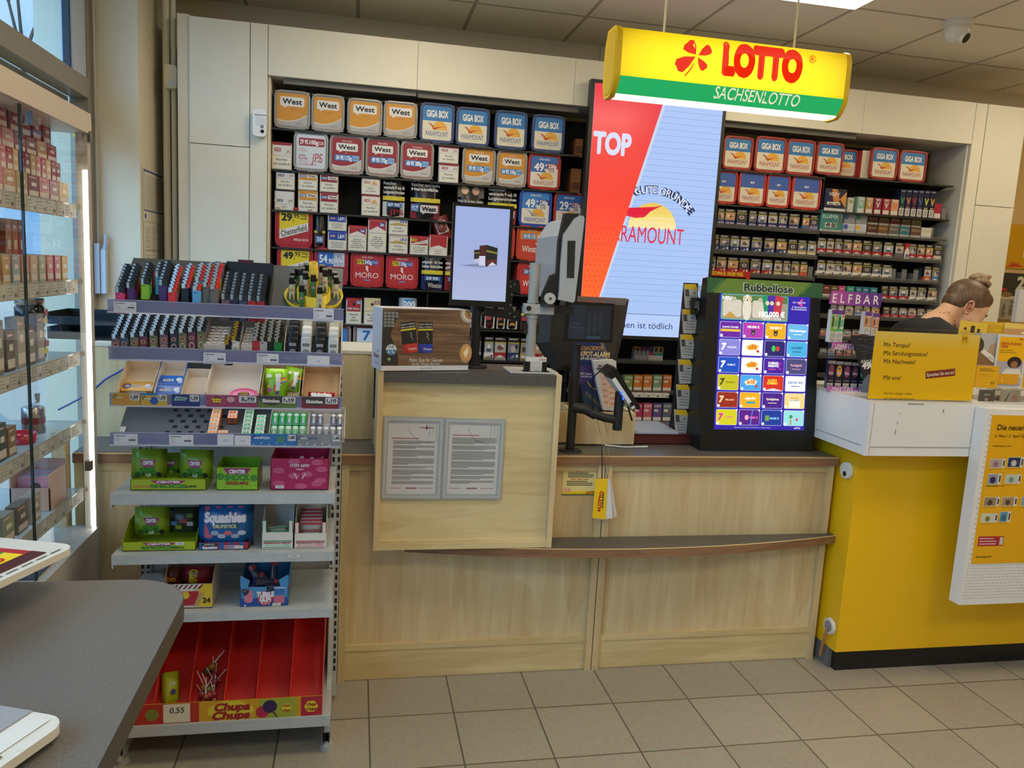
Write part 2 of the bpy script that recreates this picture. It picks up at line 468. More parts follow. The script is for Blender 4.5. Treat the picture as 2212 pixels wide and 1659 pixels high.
# ------------------------------------------------------------------ ceiling fittings
def panel(x, y, label):
    t = thing('ceiling_light', label, 'ceiling light', (x, y, CEIL))
    MB().box(-.305, .305, -.305, .305, -.012, -.001, 'e8e8e4').build('frame', t)
    MB().box(-.29, .29, -.29, .29, -.016, -.0121, 'fff0d2:e%g' % PANEL_POWER).build('diffuser', t)
X0, Y0 = 2.156, 3.518
panel(X0, Y0, 'square lit ceiling panel above the hanging yellow sign')
for i, j, l in ((-3, 0, 'lit ceiling panel over the tobacco shelves left of the sign'), (3, 0, 'lit ceiling panel over the postal counter at right'), (-3, -3, 'lit ceiling panel left behind the camera over the table'), (0, -3, 'lit ceiling panel just behind the camera'), (3, -3, 'lit ceiling panel right behind the camera'), (-3, -6, 'lit ceiling panel far behind near the window'), (0, -6, 'lit ceiling panel far behind the camera in the middle'), (3, -6, 'lit ceiling panel far behind at the right')):
    panel(X0+i*.6245, Y0+j*.6245, l)
# dome camera on the ceiling
c = atZ(2070, 46, CEIL); t = thing('dome_camera', 'white dome security camera on the ceiling at upper right', 'security camera', c)
MB().lathe([(.075, 0), (.075, -.022), (.07, -.028), (.066, -.03)], (0, 0, 0), 'dcdad4:r.3').build('mount', t)
m = MB().lathe([(.064, -.03), (.064, -.055), (.055, -.085), (.035, -.105), (.01, -.112)], (0, 0, 0), 'd6d4ce:r.25'); m.build('housing', t)
d = Vector((.35, -.75, -.55)).normalized()
MB().cyl(tuple(Vector((0, 0, -.06))+d*.04), tuple(Vector((0, 0, -.06))+d*.063), .034, .03, 20, 'd6d4ce:r.25').cyl(tuple(Vector((0, 0, -.06))+d*.0632), tuple(Vector((0, 0, -.06))+d*.065), .026, .024, 20, '0b0a0a:r.1').build('lens', t)

# ------------------------------------------------------------------ white cabinet wall with alcove
CW = 'cabinet_white'
t = thing('tall_cabinet', 'tall white two-door cabinet at the left end of the tobacco wall', 'cabinet', (-.857, YW, 0))
MB().box(0, .293, .022, .4, 0, 2.776, '3a352c').build('body', t)
MB().box(0, .291, 0, .02, 2.16, 2.776, CW).build('door', t)
MB().box(0, .291, 0, .02, .1, 2.156, CW).build('door', t)
MB().box(-.06, -.002, .012, .3, 0, 2.786, 'wall_paint').build('filler_strip', t)
t = thing('alcove_cabinet', 'white surround of the tobacco alcove with header panels', 'cabinet', (0, YW, 0))
MB().box(-.562, -.477, 0, .35, 0, 2.776, CW).build('side_panel', t)
MB().box(3.735, 3.815, 0, .35, 0, 2.776, CW).build('side_panel', t)
xs = [-.475, .291, 1.16, 2.05, 2.965, 3.733]
for a, b in zip(xs, xs[1:]): MB().box(a+.001, b-.001, 0, .02, 2.529, 2.776, CW).build('header_panel', t)
MB().box(-.475, 3.733, .02, .35, 2.765, 2.776, CW).box(-.475, 3.733, .021, .35, 2.529, 2.541, 'alcove_white').build('soffit', t)
MB().box(-.475, -.463, .021, .33, 0, 2.529, 'alcove_white').build('lining', t)
MB().box(3.721, 3.733, .021, .33, 0, 2.529, 'alcove_white').build('lining', t)
MB().box(-.4, .29, .03, .045, 2.50, 2.527, '6f6a5f:r.4').build('light_rail', t)
MB().box(.30, 1.2, .03, .045, 2.495, 2.527, '5b5850:r.4').build('light_rail', t)
MB().box(2.08, 2.95, .03, .045, 2.497, 2.527, '5b5850:r.4').build('light_rail', t)
t = thing('tall_cabinet', 'tall white two-door cabinet at the right end of the tobacco wall', 'cabinet', (3.818, YW, 0))
MB().box(0, .285, .022, .4, 0, 2.776, '3a352c').build('body', t)
MB().box(.002, .285, 0, .02, 2.165, 2.776, CW).build('door', t)
MB().box(.002, .285, 0, .02, .1, 2.161, CW).build('door', t)

# wall details
t = thing('motion_sensor', 'yellowed motion sensor high on the corner pipe at left', 'motion sensor', atY(371, 168, 4.475))
MB().prism(rloop(-.03, .03, -.058, .058, .016), 'y', -.03, .02, 'c9bf96:r.4').build('housing', t)
MB().prism(rloop(-.018, .018, -.05, -.022, .008), 'y', -.034, -.03, 'b3b0a2:r.3').build('lens_window', t)
t = thing('motion_sensor', 'white motion sensor with camera on the cabinet stile beside the tobacco shelves', 'motion sensor', (-.51, YW, 2.28))
MB().prism(rloop(-.034, .034, -.068, .068, .02), 'y', -.045, .002, 'e4e4e2:r.3').build('housing', t)
MB().box(-.024, .034, -.046, -.045, .037, .04, '2a2a2a').box(-.02, .03, -.0465, -.045, -.01, .028, 'd2d3d4:r.2').build('lens_window', t)
MB().prism(rloop(.005, .02, -.026, -.012, .002), 'y', -.047, -.045, '77777a').cyl((.014, -.045, -.042), (.014, -.048, -.042), .009, .009, 14, '0c0c0c:r.1').build('camera_eye', t)
c = atY(1311, 122, YB)
t = thing('wall_socket', 'white double wall socket above the cabinets left of the sign', 'socket', c)
MB().box(-.045, .045, -.012, -.001, -.09, .05, 'd8d0b8').build('plate', t)
m = MB()
for z in (.005, -.075): m.ring(0, z, .026, .02, -.0125, 'b0a88e').disc(-.008, z, .004, -.013, '4a4436').disc(.009, z, .004, -.013, '4a4436')
m.build('outlet', t)
m = MB().tube([(-.99, 4.5, 0), (-.99, 4.5, CEIL)], .018, 'd3cab2:r.5').tube([(-.955, 4.505, 0), (-.955, 4.505, CEIL)], .014, 'd3cab2:r.5')
tag(m.build('corner_pipe'), 'cream painted pipes running up the left corner beside the white cabinet', 'pipe')
def wall_paper(name, y0, y1, z0, z1, label, kind):
    t = MB(Matrix.Translation((-1.048, 0, 0)) @ Matrix.Rotation(math.pi/2, 4, 'Z'))
    # local u = +y, face looks to +x
    t.box(y0, y1, -.0012, 0, z0, z1, 'd9d3c4')
    if kind == 'plan':
        t.rect(y0+.02, y1-.02, z1-.02, z1-.012, -.0016, '2b3f86').rect(y0+.02, y1-.02, z0+.05, z0+.056, -.0016, '2b3f86').rect(y0+.02, y0+.026, z0+.05, z1-.012, -.0016, '2b3f86').rect(y1-.026, y1-.02, z0+.05, z1-.012, -.0016, '2b3f86')
        for i in range(18):
            z = z1-.04-i*.0095
            t.rect(y0+.05, y1-.06, z-.003, z, -.0016, 'a9a49a')
            if i % 4 != 1: t.rect(y0+.25, y0+.33, z-.004, z+.001, -.002, 'bd8a52')
        t.rect(y0+.03, y0+.06, z0+.015, z0+.035, -.0016, '2b3f86')
    else:
        for c_ in range(3): t.lines(y0+.03+c_*.12, y0+.13+c_*.12, z1-.02, 12, .011, .003, -.0016, '9d998e', c_)
    tag(t.build(name), label, 'notice')
wall_paper('wall_calendar', 4.24, 4.66, 1.745, 2.01, 'printed year planner with blue border taped on the left wall', 'plan')
wall_paper('notice_sheet', 4.25, 4.68, 1.60, 1.735, 'grey printed sheet taped on the wall under the year planner', 'text')
wall_paper('notice_sheet', 4.25, 4.66, 1.40, 1.595, 'lowest printed sheet on the left wall above the lighters', 'text')
t = thing('window_opener', 'grey lever gear of the window beside the blue lit pillar', 'window opener', (-1.235, 4.17, 1.38))
MB().box(-.012, .012, -.03, .02, 0, .24, 'aab2ba:r.35').build('gear_box', t)
MB().box(.014, .036, -.02, .02, 0, .21, 'b6c4d4:r.3').prism([(.014, .21), (.036, .21), (.04, .285), (.03, .285), (.028, .24)], 'y', -.01, .01, '9fb0c2:r.3').build('lever', t)
MB().tube([(0, 0, .24), (0, 0, 1.4)], .007, 'a6a196:r.3').build('rod', t)
# ------------------------------------------------------------------ main counter
def unit(x0, x1, label):
    t = thing('counter_unit', label, 'counter', (x0, 2.86, 0)); w = x1-x0
    MB().box(.02, w-.02, .02, .04, .13, .865, 'maple').build('front_panel', t)
    MB().box(0, .028, 0, .3, 0, .865, 'maple').build('stile', t)
    MB().box(w-.028, w-.001, 0, .3, 0, .865, 'maple').build('stile', t)
    MB().box(.028, w-.028, .008, .04, .122, .146, 'maple_cross').build('rail', t)
    MB().box(.028, w-.028, .012, .03, .002, .122, 'maple_cross').build('toe_board', t)
    MB().box(.028, w-.028, .008, .03, .835, .865, 'maple_cross').build('top_rail', t)
unit(-.037, .975, 'maple counter front unit behind the candy rack and under the cash desk box')
unit(.978, 1.98, 'maple counter front unit at the right under the scratch ticket screen')
unit(-.94, -.04, 'maple counter front unit at far left behind the candy rack')
t = thing('countertop', 'long dark grey countertop with brown wooden front edge', 'countertop', (0, 0, 0))
MB().box(-.94, 1.984, 2.866, 3.55, .866, .901, 'worktop_grey').build('slab', t)
MB().box(-.94, 1.986, 2.846, 2.8655, .866, .9005, 'brown_edge').box(-.94, 1.986, 2.8455, 2.848, .8985, .9015, 'd8c08c').build('edge_band', t)
# curved bag shelf
def curve(x): return 2.716+.115*((x-1.08)/.93)**2
xs = [.2+i*(1.8/24) for i in range(25)]
t = thing('bag_shelf', 'curved grey bag shelf with brown edge along the counter front', 'shelf')
MB().prism([(x, curve(x)+.004) for x in xs]+[(2.0, 2.858), (.2, 2.858)], 'z', .536, .569, 'worktop_grey').build('slab', t)
m = MB()
for a, b in zip(xs, xs[1:]):
    m.add([(a, curve(a), .536), (b, curve(b), .536), (b, curve(b), .5685), (a, curve(a), .5685), (a, curve(a)+.004, .5695), (b, curve(b)+.004, .5695)], [(0, 1, 2, 3)], 'brown_edge')
    m.add([(a, curve(a), .5685), (b, curve(b), .5685), (b, curve(b)+.005, .5698), (a, curve(a)+.005, .5698)], [(0, 1, 2, 3)], 'd8c08c')
m.build('edge_band', t)
# cash desk box in front
t = thing('cash_desk_box', 'maple box front of the cash desk standing on the bag shelf', 'counter box')
BX0, BX1, BYF, BZ0, BZ1 = .081, .745, 2.742, .571, 1.228
side = [(BYF, BZ0), (2.843, BZ0), (2.843, .903), (3.05, .903), (3.05, BZ1), (BYF, BZ1)]
MB().prism(side, 'x', BX0, BX0+.02, 'maple').build('side_panel', t)
MB().prism(side, 'x', BX1-.02, BX1, 'maple').build('side_panel', t)
MB().box(BX0+.02, BX1-.02, BYF+.03, BYF+.045, BZ0+.01, 1.2, 'maple_cross').build('front_panel', t)
MB().box(BX0+.02, BX1-.02, BYF+.004, BYF+.03, BZ0, BZ0+.022, 'maple_cross').box(BX0+.02, BX1-.02, BYF+.012, BYF+.03, BZ0+.022, BZ0+.03, 'maple_cross').build('bottom_rail', t)
MB().box(BX0+.02, BX1-.02, BYF+.006, 3.05, 1.187, 1.226, 'worktop_grey').build('top_slab', t)
t = thing('counter_ledge', 'raised maple ledge along the back of the counter at left', 'ledge', (0, 3.1, 0))
MB().box(-.945, .076, 0, .022, .902, 1.243, 'maple').build('front_panel', t)
MB().box(-.945, .076, -.004, .34, 1.2435, 1.256, 'd9d2c0').build('top_board', t)
t = thing('end_panel', 'pale wooden end panel of the counter beside the glass showcase', 'panel', (-.952, 2.80, 0))
MB().box(-.03, .008, -.02, .04, 0, .985, 'maple').build('board', t)
# framed notices on the box
def notice(px0, py0, px1, py1, label, seed, logo):
    a = atY(px0, py0, BYF+.029); b = atY(px1, py1, BYF+.029)
    w, h = b.x-a.x, a.z-b.z
    t = thing('framed_notice', label, 'notice', ((a.x+b.x)/2, BYF+.029, (a.z+b.z)/2), (0, math.radians(.6), 0))
    m = MB(); f = .019
    for k, (e, y) in enumerate(((0, -.008), (.006, -.0095))):
        c_ = 'a3a7a6:r.35' if k == 0 else 'b3b7b5:r.35'
        m.box(-w/2+e, w/2-e, y, 0, h/2-f+e, h/2-e, c_).box(-w/2+e, w/2-e, y, 0, -h/2+e, -h/2+f-e, c_).box(-w/2+e, -w/2+f-e, y+.0004, 0, -h/2+e, h/2-e, c_).box(w/2-f+e, w/2-e, y+.0004, 0, -h/2+e, h/2-e, c_)
    m.build('frame', t)
    m = MB(); u0, u1 = -w/2+f, w/2-f
    m.box(u0, u1, -.004, 0, -h/2+f, h/2-f, 'c9c7c3')
    y = -.0045
    m.ring(u0+.14, h/2-.02, .075, .070, y, 'b3b2af', 20, 190, 280).rect(u1-.035, u1-.031, h/2-.07, h/2-.022, y, 'b0afab').rect(u1-.022, u1-.018, h/2-.06, h/2-.022, y, 'b0afab').rect(u1-.01, u1-.006, h/2-.09, h/2-.022, y, 'b0afab')
    m.rect(u0+.012, u0+.11, .072 if logo else .088, .0745 if logo else .0905, y-.0003, 'a23a3a')
    r = random.Random(seed); z = .064 if logo else .08
    while z > -.095:
        n = r.randint(2, 8)
        for i in range(n):
            if z < -.095: break
            e = u1-.012 if i < n-1 else u0+(u1-u0)*r.uniform(.4, .8)
            m.rect(u0+(.018 if logo else .012), e, z-.0022, z, y, '77746f'); z -= .0042
        z -= .0045
    m.rect(u0+.012, u0+.05, -h/2+.04, -h/2+.042, y, 'aa6060').rect(u1-.06, u1-.012, -h/2+.04, -h/2+.042, y, 'aa6060').rect(-.02, .02, -h/2+.039, -h/2+.043, y, '8a4040')
    if logo: m.rect(u1-.07, u1-.02, h/2-.04, h/2-.037, y-.0003, '6a4a4a').rect(u1-.046, u1-.041, h/2-.046, h/2-.03, y-.0003, 'a23a3a')
    m.build('sheet', t)
notice(828, 899, 952, 1077, 'left framed notice sheet with bent watermark on the maple box', 3, True)
notice(960, 903, 1082, 1077, 'right framed notice sheet densely printed on the maple box', 5, False)

# ------------------------------------------------------------------ postal counter
t = thing('postal_counter', 'yellow postal service counter with white upper body and black plinth', 'counter', (0, 0, 0))
MB().box(2.0, 3.9, 2.742, 3.14, .092, .965, 'post_yellow').build('body', t)
MB().box(2.02, 3.9, 2.76, 3.13, 0, .092, '121314:r.5').box(2.005, 2.02, 2.79, 3.0, 0, .092, '707070').build('plinth', t)
WX, WY = 1.935, 2.62
MB().box(WX, 3.9, WY, 3.2, .965, 1.176, 'laminate_white').build('upper_body', t)
m = MB().box(WX-.003, WX-.0005, WY+.03, 3.19, 1.0, 1.003, 'b9b9b9').box(WX+.02, 3.9, WY-.002, WY-.0005, 1.0, 1.0025, 'a9a9a4').box(WX+.015, WX+.017, WY-.002, WY-.0005, .967, 1.174, 'b5b5b2')
for u, z, w_, h_ in ((.16, 1.17, .07, .004), (.13, 1.13, .003, .004), (.125, 1.09, .002, .012), (.12, 1.05, .003, .02), (.32, 1.14, .004, .012)): m.box(WX+u, WX+u+w_, WY-.0015, WY-.0005, z, z+h_, '8f8f8a')
m.build('joint', t)
def grommet(px, py, y0, label, cable):
    t = thing('cable_outlet', label, 'cable outlet', (1.998, y0, atX(px, py, 1.998).z))
    m = MB(); m.cyl((0, 0, 0), (-.012, 0, 0), .036, .033, 24, 'dcdcd8:r.3')
    m.build('ring', t)
    m = MB(); m.cyl((-.0121, 0, -.014 if not cable else 0), (-.013, 0, -.014 if not cable else 0), .011 if not cable else .024, .011 if not cable else .024, 16, '161616' if not cable else '8a8a8c').build('hole', t)
    if cable:
        z = t.location.z
        MB().tube([(-.014, 0, -.005), (-.02, .005, -.05), (-.015, .02, -.1), (-.012, .03, -z+.04)], .006, 'b07850:r.5').build('cable', t)
grommet(1812, 1008, 2.80, 'white round cable outlet at the top of the yellow side', False)
grommet(1776, 1338, 2.79, 'white round cable outlet low on the yellow side with orange cable', True)
# white peg board with stamp poster
PX, PY = atY(2132, 884, 2.56).x, 2.56
t = thing('poster_board', 'white perforated board with yellow stamp poster hung before the postal counter', 'poster board', (PX, PY, 0))
PZ0, PZ1 = atY(2076, 1307, PY).z, atY(2132, 884, PY).z
MB().box(0, .9, 0, .055, PZ0, PZ1, 'laminate_white').build('board', t)
m = MB()
zt, zb = PZ1-.022, atY(2098, 1218, PY).z
m.box(.028, .9, -.002, -.0003, zb, zt, 'e9ae10:r.35')
U = .028; y = -.0024
m.text('Die neuen Briefmarken', U+.028, zt-.048, .021, y, '17140c', bold=.02, al='l', shear=.08)
m.text('2. März / 2. April 2026', U+.022, zt-.082, .0115, y, '17140c', bold=.012, al='l', shear=.05)
m.text('Erscheinungstermin 2. März', U+.02, zt-.122, .0052, y, '2a2410', bold=.02, al='l')
m.text('Erscheinungstermin 2. April', U+.016, zt-.283, .0052, y, '2a2410', bold=.02, al='l')
for i, (u, v, w_, h_, c1, c2) in enumerate(((.02, .175, .056, .034, 'b9a59a', '8f6f8c'), (.1, .168, .06, .038, '27335c', 'c7c7c7'), (.02, .235, .048, .04, '9a98a0', '23285a'), (.1, .238, .06, .034, 'c8c8b8', '6f9a8c'), (.018, .33, .058, .034, '9a8468', '4f4336'), (.1, .33, .058, .034, 'a98f6d', '5a4534'), (.016, .397, .062, .034, 'd2d0c0', '7d7d38'), (.1, .39, .038, .04, '5f9aa8', '3a6f8c'), (.19, .175, .056, .034, 'c2a06a', '6f4a3a'), (.19, .33, .056, .034, '88a0b8', '3a4a6c'))):
    u0 = U+u; v0 = zt-v
    m.rect(u0-.002, u0+w_+.012, v0-h_-.002, v0+.002, y, 'd9d6cc').rect(u0, u0+w_-.004, v0-h_, v0, y-.0004, c1).disc(u0+w_*.45, v0-h_*.6, h_*.34, y-.0008, c2, n=12).rect(u0+w_+.002, u0+w_+.009, v0-h_*.8, v0-h_*.15, y-.0004, '3a3a50')
    m.rect(u0, u0+w_, v0-h_-.008, v0-h_-.006, y, 'a97f10')
v0 = zt-.49
m.rect(U+.016, U+.135, v0-.04, v0, y, 'b01e28').lines(U+.021, U+.105, v0-.007, 3, .011, .004, y-.0004, 'e6c8c8').rect(U+.115, U+.132, v0-.036, v0-.004, y-.0004, 'cfc6c0')
m.text('deutschepost.de', U+.016, zb+.03, .0075, y, '2a2410', bold=.02, al='l')
m.build('poster', t)
m = MB()
for i in range(30): m.disc(.021, zb+(zt-zb)*i/29, .0022, -.0006, '4a4a48', n=8)
z = zb-.008; k = 0
while z > PZ0+.018:
    u = .018
    while u < .5:
        m.disc(u, z, .0019, -.0006, '55554f', n=6); u += .0125
    z -= .0125; k += 1
m.build('perforation', t)

# ------------------------------------------------------------------ near table at lower left
t = thing('standing_table', 'dark grey standing table with rounded corner in the left foreground', 'table', (-.7, .8, 0))
TZ = 1.0
lo = rloop(-.83, -.282, -.1, 1.475, .11, 8)
MB(Matrix.Translation((.7, -.8, 0))).prism(lo, 'z', TZ-.038, TZ-.0008, '3b3833:r.4').prism([(x+(.001 if x < -.6 else -.001), y_+(.001 if y_ < .7 else -.001)) for x, y_ in lo], 'z', TZ-.0008, TZ, 'table_grey').build('table_top', t)
MB().cyl((0, 0, .02), (0, 0, TZ-.04), .045, .045, 20, '6d6d6d:r.35:m').build('column', t)
MB().lathe([(.3, 0), (.3, .012), (.06, .028), (.045, .03)], (0, 0, 0), '5c5c5c:r.35:m', 28).build('foot', t)
# slanted flyer stands on the table
def flyer_stand(name, corner_far_r, corner_near_r, label, kind):
    # right edge runs from the far right corner towards the camera; plate rises to the back
    f = Vector(corner_far_r); n = Vector(corner_near_r); t = thing(name, label, 'display stand', (0, 0, 0))
    e = (n-f); ln = e.length; ex = e.normalized(); w = .34
    up = Vector((-1, 0, 0)); up = (up-ex*up.dot(ex)).normalized()
    def P(a, b, h=0): return tuple(f+ex*a+up*b+Vector((0, 0, h)))
    nrm = ex.cross(up); nrm = nrm if nrm.z > 0 else -nrm
    def Q(a, b, k): return tuple(f+ex*a+up*b+nrm*k)
    m = MB(); r_ = .03
    lp = [(p, q) for p, q in rloop(0, ln, 0, w, r_)]
    m.loft([[Q(a, b, -.012) for a, b in lp], [Q(a, b, 0) for a, b in lp]], 'd9d7ce:r.3')
    m.build('tray', t)
    m = MB()
    def R(a0, a1, b0, b1, k, key): m.poly([Q(a0, b0, k), Q(a1, b0, k), Q(a1, b1, k), Q(a0, b1, k)] if (Vector(Q(1, 0, 0))-f).cross(Vector(Q(0, 1, 0))-f).z > 0 else [Q(a0, b1, k), Q(a1, b1, k), Q(a1, b0, k), Q(a0, b0, k)], key)
    fr_ = Matrix((( -ex.x, up.x, nrm.x, f.x), (-ex.y, up.y, nrm.y, f.y), (-ex.z, up.z, nrm.z, f.z), (0, 0, 0, 1)))
    tm = MB(fr_ @ Matrix.Rotation(-math.pi/2, 4, 'X'))
    return t, m, R, ln, tm
t, m, R, ln, tm = flyer_stand('flyer_stand', (-.475, 1.455, 1.075), (-.60, 1.08, 1.085), 'white slanted stand with red lottery poster at the far end of the table', 0)
R(.05, ln, .022, .33, .001, 'b8242c:r.3'); R(.05, ln, .022, .05, .0013, '4a1418'); R(.07, .22, .05, .085, .0016, 'f0d21c'); R(.07, .22, .085, .10, .0016, '1c8a3c'); R(.2, ln, .12, .33, .0016, 'd97818'); R(.17, .3, .1, .13, .002, '24304a')
for i in range(10): R(.03+i*.033, .055+i*.033, .01, .013, .001, '4a4a48')
m.build('poster', t)
tm.text('LOTTO', -.145, .067, .02, -.002, 'd2261c', bold=.05); tm.build('lettering', t)
t, m, R, ln, tm = flyer_stand('flyer_stand', (-.335, .985, 1.02), (-.46, .68, 1.03), 'white slanted stand with grey leaflet at the near left end of the table', 1)
R(.0, ln, .055, .33, .0012, '9b9ca0:r.3'); R(.012, ln, .02, .05, .0012, 'dad9d2')
for a, b, c_ in ((.05, .1, 'b9872c'), (.13, .18, '2a2620'), (.2, .25, 'b9872c'), (.27, .33, '2a2620')): R(a, b, .12, .33, .0018, c_)
for i in range(12): R(.09+i*.022, .107+i*.022, .012, .016, .0016, '55544f'); R(.12+i*.022, .137+i*.022, .026, .030, .0016, '55544f')
m.build('leaflet', t)
tm.text('Jackpot', -.2, .2, .08, -.003, '2a2620', bold=.04); tm.build('lettering', t)
class Plane:
    """a real plane in the room (matrix: local x right, z up, -y out); uv() finds where a photo point meets it"""
    def __init__(s, loc, rx=0, rz=0):
        s.loc = Vector(loc); s.rot = (rx, 0, rz)
        s.M = Matrix.Translation(s.loc) @ Matrix.Rotation(rz, 4, 'Z') @ Matrix.Rotation(rx, 4, 'X')
        s.I = s.M.inverted()
    def uv(s, px, py):
        o = s.I @ Vector((0, 0, EYE)); d = s.I.to_3x3() @ ray(px, py)
        p = o-d*(o.y/d.y); return (p.x, p.z)
    def uvs(s, pts): return [s.uv(*p) for p in pts]
def glow(name, stops, axis, lo, hi, power):
    def f(nt, b):
        tc = nt.nodes.new('ShaderNodeTexCoord'); sp = nt.nodes.new('ShaderNodeSeparateXYZ'); mr = nt.nodes.new('ShaderNodeMapRange')
        mr.inputs['From Min'].default_value = lo; mr.inputs['From Max'].default_value = hi
        r = nt.nodes.new('ShaderNodeValToRGB'); e = r.color_ramp.elements
        while len(e) < len(stops): e.new(.5)
        for k, (p, c) in enumerate(stops): e[k].position = p; e[k].color = (*hexc(c), 1)
        nt.links.new(tc.outputs['Object'], sp.inputs[0]); nt.links.new(sp.outputs[axis], mr.inputs['Value']); nt.links.new(mr.outputs['Result'], r.inputs['Fac'])
        b.inputs['Base Color'].default_value = (.02, .02, .02, 1); b.inputs['Roughness'].default_value = .2
        nt.links.new(r.outputs['Color'], b.inputs['Emission Color']); b.inputs['Emission Strength'].default_value = power
    return node_mat(name, f)

# ------------------------------------------------------------------ large advertising screen
P = Plane((1.236, 4.33, 1.239))
t = thing('advertising_screen', 'tall bright portrait advertising screen in the middle of the tobacco wall', 'screen', P.loc)
MB().box(0, .809, .0, .05, 0, 1.423, '26241f:r.35').build('housing', t)
glow('screen_red', [(0, 'ff6a2a'), (.45, 'f4452f'), (1, 'e2283c')], 2, .2, 1.3, 1.0)
y = -.001
S0 = (.022, .787, .02, 1.402)
m = MB().rect(S0[0], S0[1], S0[2], S0[3], y, 'a9c4f4:e0.95')
for i in range(34):
    v = .22+i*.0335; m.rect(.16, S0[1], v, v+.002, y-.0004, '8fb0e6:e0.8')
a, b = P.uv(1353, 677), P.uv(1475, 680)
m.rect(S0[0], S0[1], S0[2], a[1], y-.0006, 'b4cdf8:e0.95').rect(S0[0], S0[1], a[1]-.002, a[1]+.001, y-.0008, '5a6d9a:e0.6')
# red field
q1, q2 = P.uv(1434, 218.5), P.uv(1295, 637.7)
k = (q2[0]-q1[0])/(q2[1]-q1[1])
xt = q1[0]+k*(S0[3]-q1[1]); vb = q1[1]+(S0[0]-q1[0])/k
m.flat([(q1[0]+.018, q1[1]), (xt+.018, S0[3]), (xt-.05, S0[3]), (S0[0], vb), (S0[0]+.012, vb)], y-.001, 'c8d4ee:e0.95')
c = P.uv(1408, 494); R0 = .145
glow('screen_sun', [(0, 'fbe9b0'), (.5, 'f3d870'), (1, 'e8c255')], 2, c[1], c[1]+R0, .95)
m.disc(c[0], c[1], R0, y-.0012, 'screen_sun', a0=0, a1=180, n=28)
for dx, dz, w_ in ((-.02, .035, .1), (.05, .06, .08), (.0, .015, .12)): m.disc(c[0]+dx, c[1]+dz, w_, y-.0013, 'f6e3a0:e0.95', rv=.006)
bird = [(1350, 449), (1358, 462), (1368, 468), (1385, 463), (1407, 456), (1432, 443), (1415, 447), (1395, 453), (1382, 458), (1393, 468), (1388, 470), (1372, 471), (1352, 466)]
m.flat(P.uvs(bird), y-.0016, 'e0283e:e0.95')
a = P.uv(1404, 508); m.text('PARAMOUNT', a[0]-.03, a[1], .088, y-.0016, 'dc2c4c:e0.95', w=.47)
a = P.uv(1424, 409); m.text('VIELE GUTE GRÜNDE', a[0]-.035, a[1]-.005, .04, y-.0015, '24386e:e0.6', bold=.06, arc=.32).text('VIELE GUTE GRÜNDE', a[0]-.035, a[1]-.005, .037, y-.0017, 'dfe8fb:e0.98', bold=.01, arc=.32)
m.flat([(S0[0], vb), (S0[0], S0[3]), (xt, S0[3])], y-.0021, 'screen_red')
a = P.uv(1324, 311); m.text('TOP', a[0]-.005, a[1], .108, y-.0024, 'd6dcf4:e0.98', w=.225, bold=.05)
for i in range(26):
    for j in range(11):
        u = S0[0]+.014+j*.028+(i % 2)*.014; v = vb+.03+i*.03
        if u < S0[0]+(v-vb)*(xt-S0[0])/(S0[3]-vb)-.02: m.disc(u, v, .004, y-.0023, 'd8402c:e0.8', n=4)
a = P.uv(1400, 703); m.text('Rauchen ist tödlich', a[0]-.06, a[1], .036, y-.002, '27407c:e0.5', w=.42)
a = P.uv(1478, 707); m.flat([(a[0]-.02, a[1]), (a[0]+.03, a[1]+.012), (a[0]+.03, a[1]-.008)], y-.002, '8a3a5a:e0.6')
m.build('display', t)

# ------------------------------------------------------------------ hanging lottery sign
LX0, LX1, LZ0, LZ1, LY = .968, 1.922, 2.30, 2.538, 3.0
t = thing('lottery_sign', 'lit yellow and green lottery sign hanging from the ceiling', 'illuminated sign', (LX0, LY, LZ0))
LW, LH = LX1-LX0, LZ1-LZ0
def bulge(v):
    d = max(.3*LH-v, v-.8*LH, 0)/LH
    return .42*d*d
def _lotto(nt, b):
    tc = nt.nodes.new('ShaderNodeTexCoord'); sp = nt.nodes.new('ShaderNodeSeparateXYZ'); L = nt.links.new
    def M(op, a, c=None):
        n = nt.nodes.new('ShaderNodeMath'); n.operation = op
        for i, q in enumerate((a, c)):
            if q is None: continue
            if isinstance(q, (int, float)): n.inputs[i].default_value = q
            else: L(q, n.inputs[i])
        return n.outputs[0]
    L(tc.outputs['Object'], sp.inputs[0])
    dx = M('POWER', M('ABSOLUTE', M('DIVIDE', M('SUBTRACT', sp.outputs[0], LW*.5), LW*.5)), 4.0)
    dz = M('POWER', M('ABSOLUTE', M('DIVIDE', M('SUBTRACT', sp.outputs[2], LH*.47), LH*.6)), 2.0)
    g = M('SUBTRACT', 1.15, M('ADD', M('MULTIPLY', dx, .55), M('MULTIPLY', dz, .6)))
    b.inputs['Base Color'].default_value = (*hexc('e0b010'), 1); b.inputs['Roughness'].default_value = .5
    b.inputs['Emission Color'].default_value = (1.0, .83, .006, 1); L(M('MULTIPLY', M('MAXIMUM', g, .25), .85), b.inputs['Emission Strength'])
node_mat('lit_yellow', _lotto)
m = MB()
n = 24
for i in range(n):
    v0, v1 = LH*i/n, LH*(i+1)/n
    m.add([(0, bulge(v0), v0), (LW, bulge(v0), v0), (LW, bulge(v1), v1), (0, bulge(v1), v1)], [(0, 1, 2, 3)], '19b565:e0.8' if i < 6 else 'lit_yellow')
m.build('front_panel', t)
prof = [(bulge(LH*i/n), LH*i/n) for i in range(n+1)]
sec = [(p[0]-.003, p[1]) for p in prof]
sec = [(sec[0][0]+.02, -.012)]+[(a, b) for a, b in sec]+[(sec[-1][0]+.02, LH+.01), (.12, LH+.01), (.145, LH*.8), (.15, LH*.5), (.145, LH*.2), (.12, -.012)]
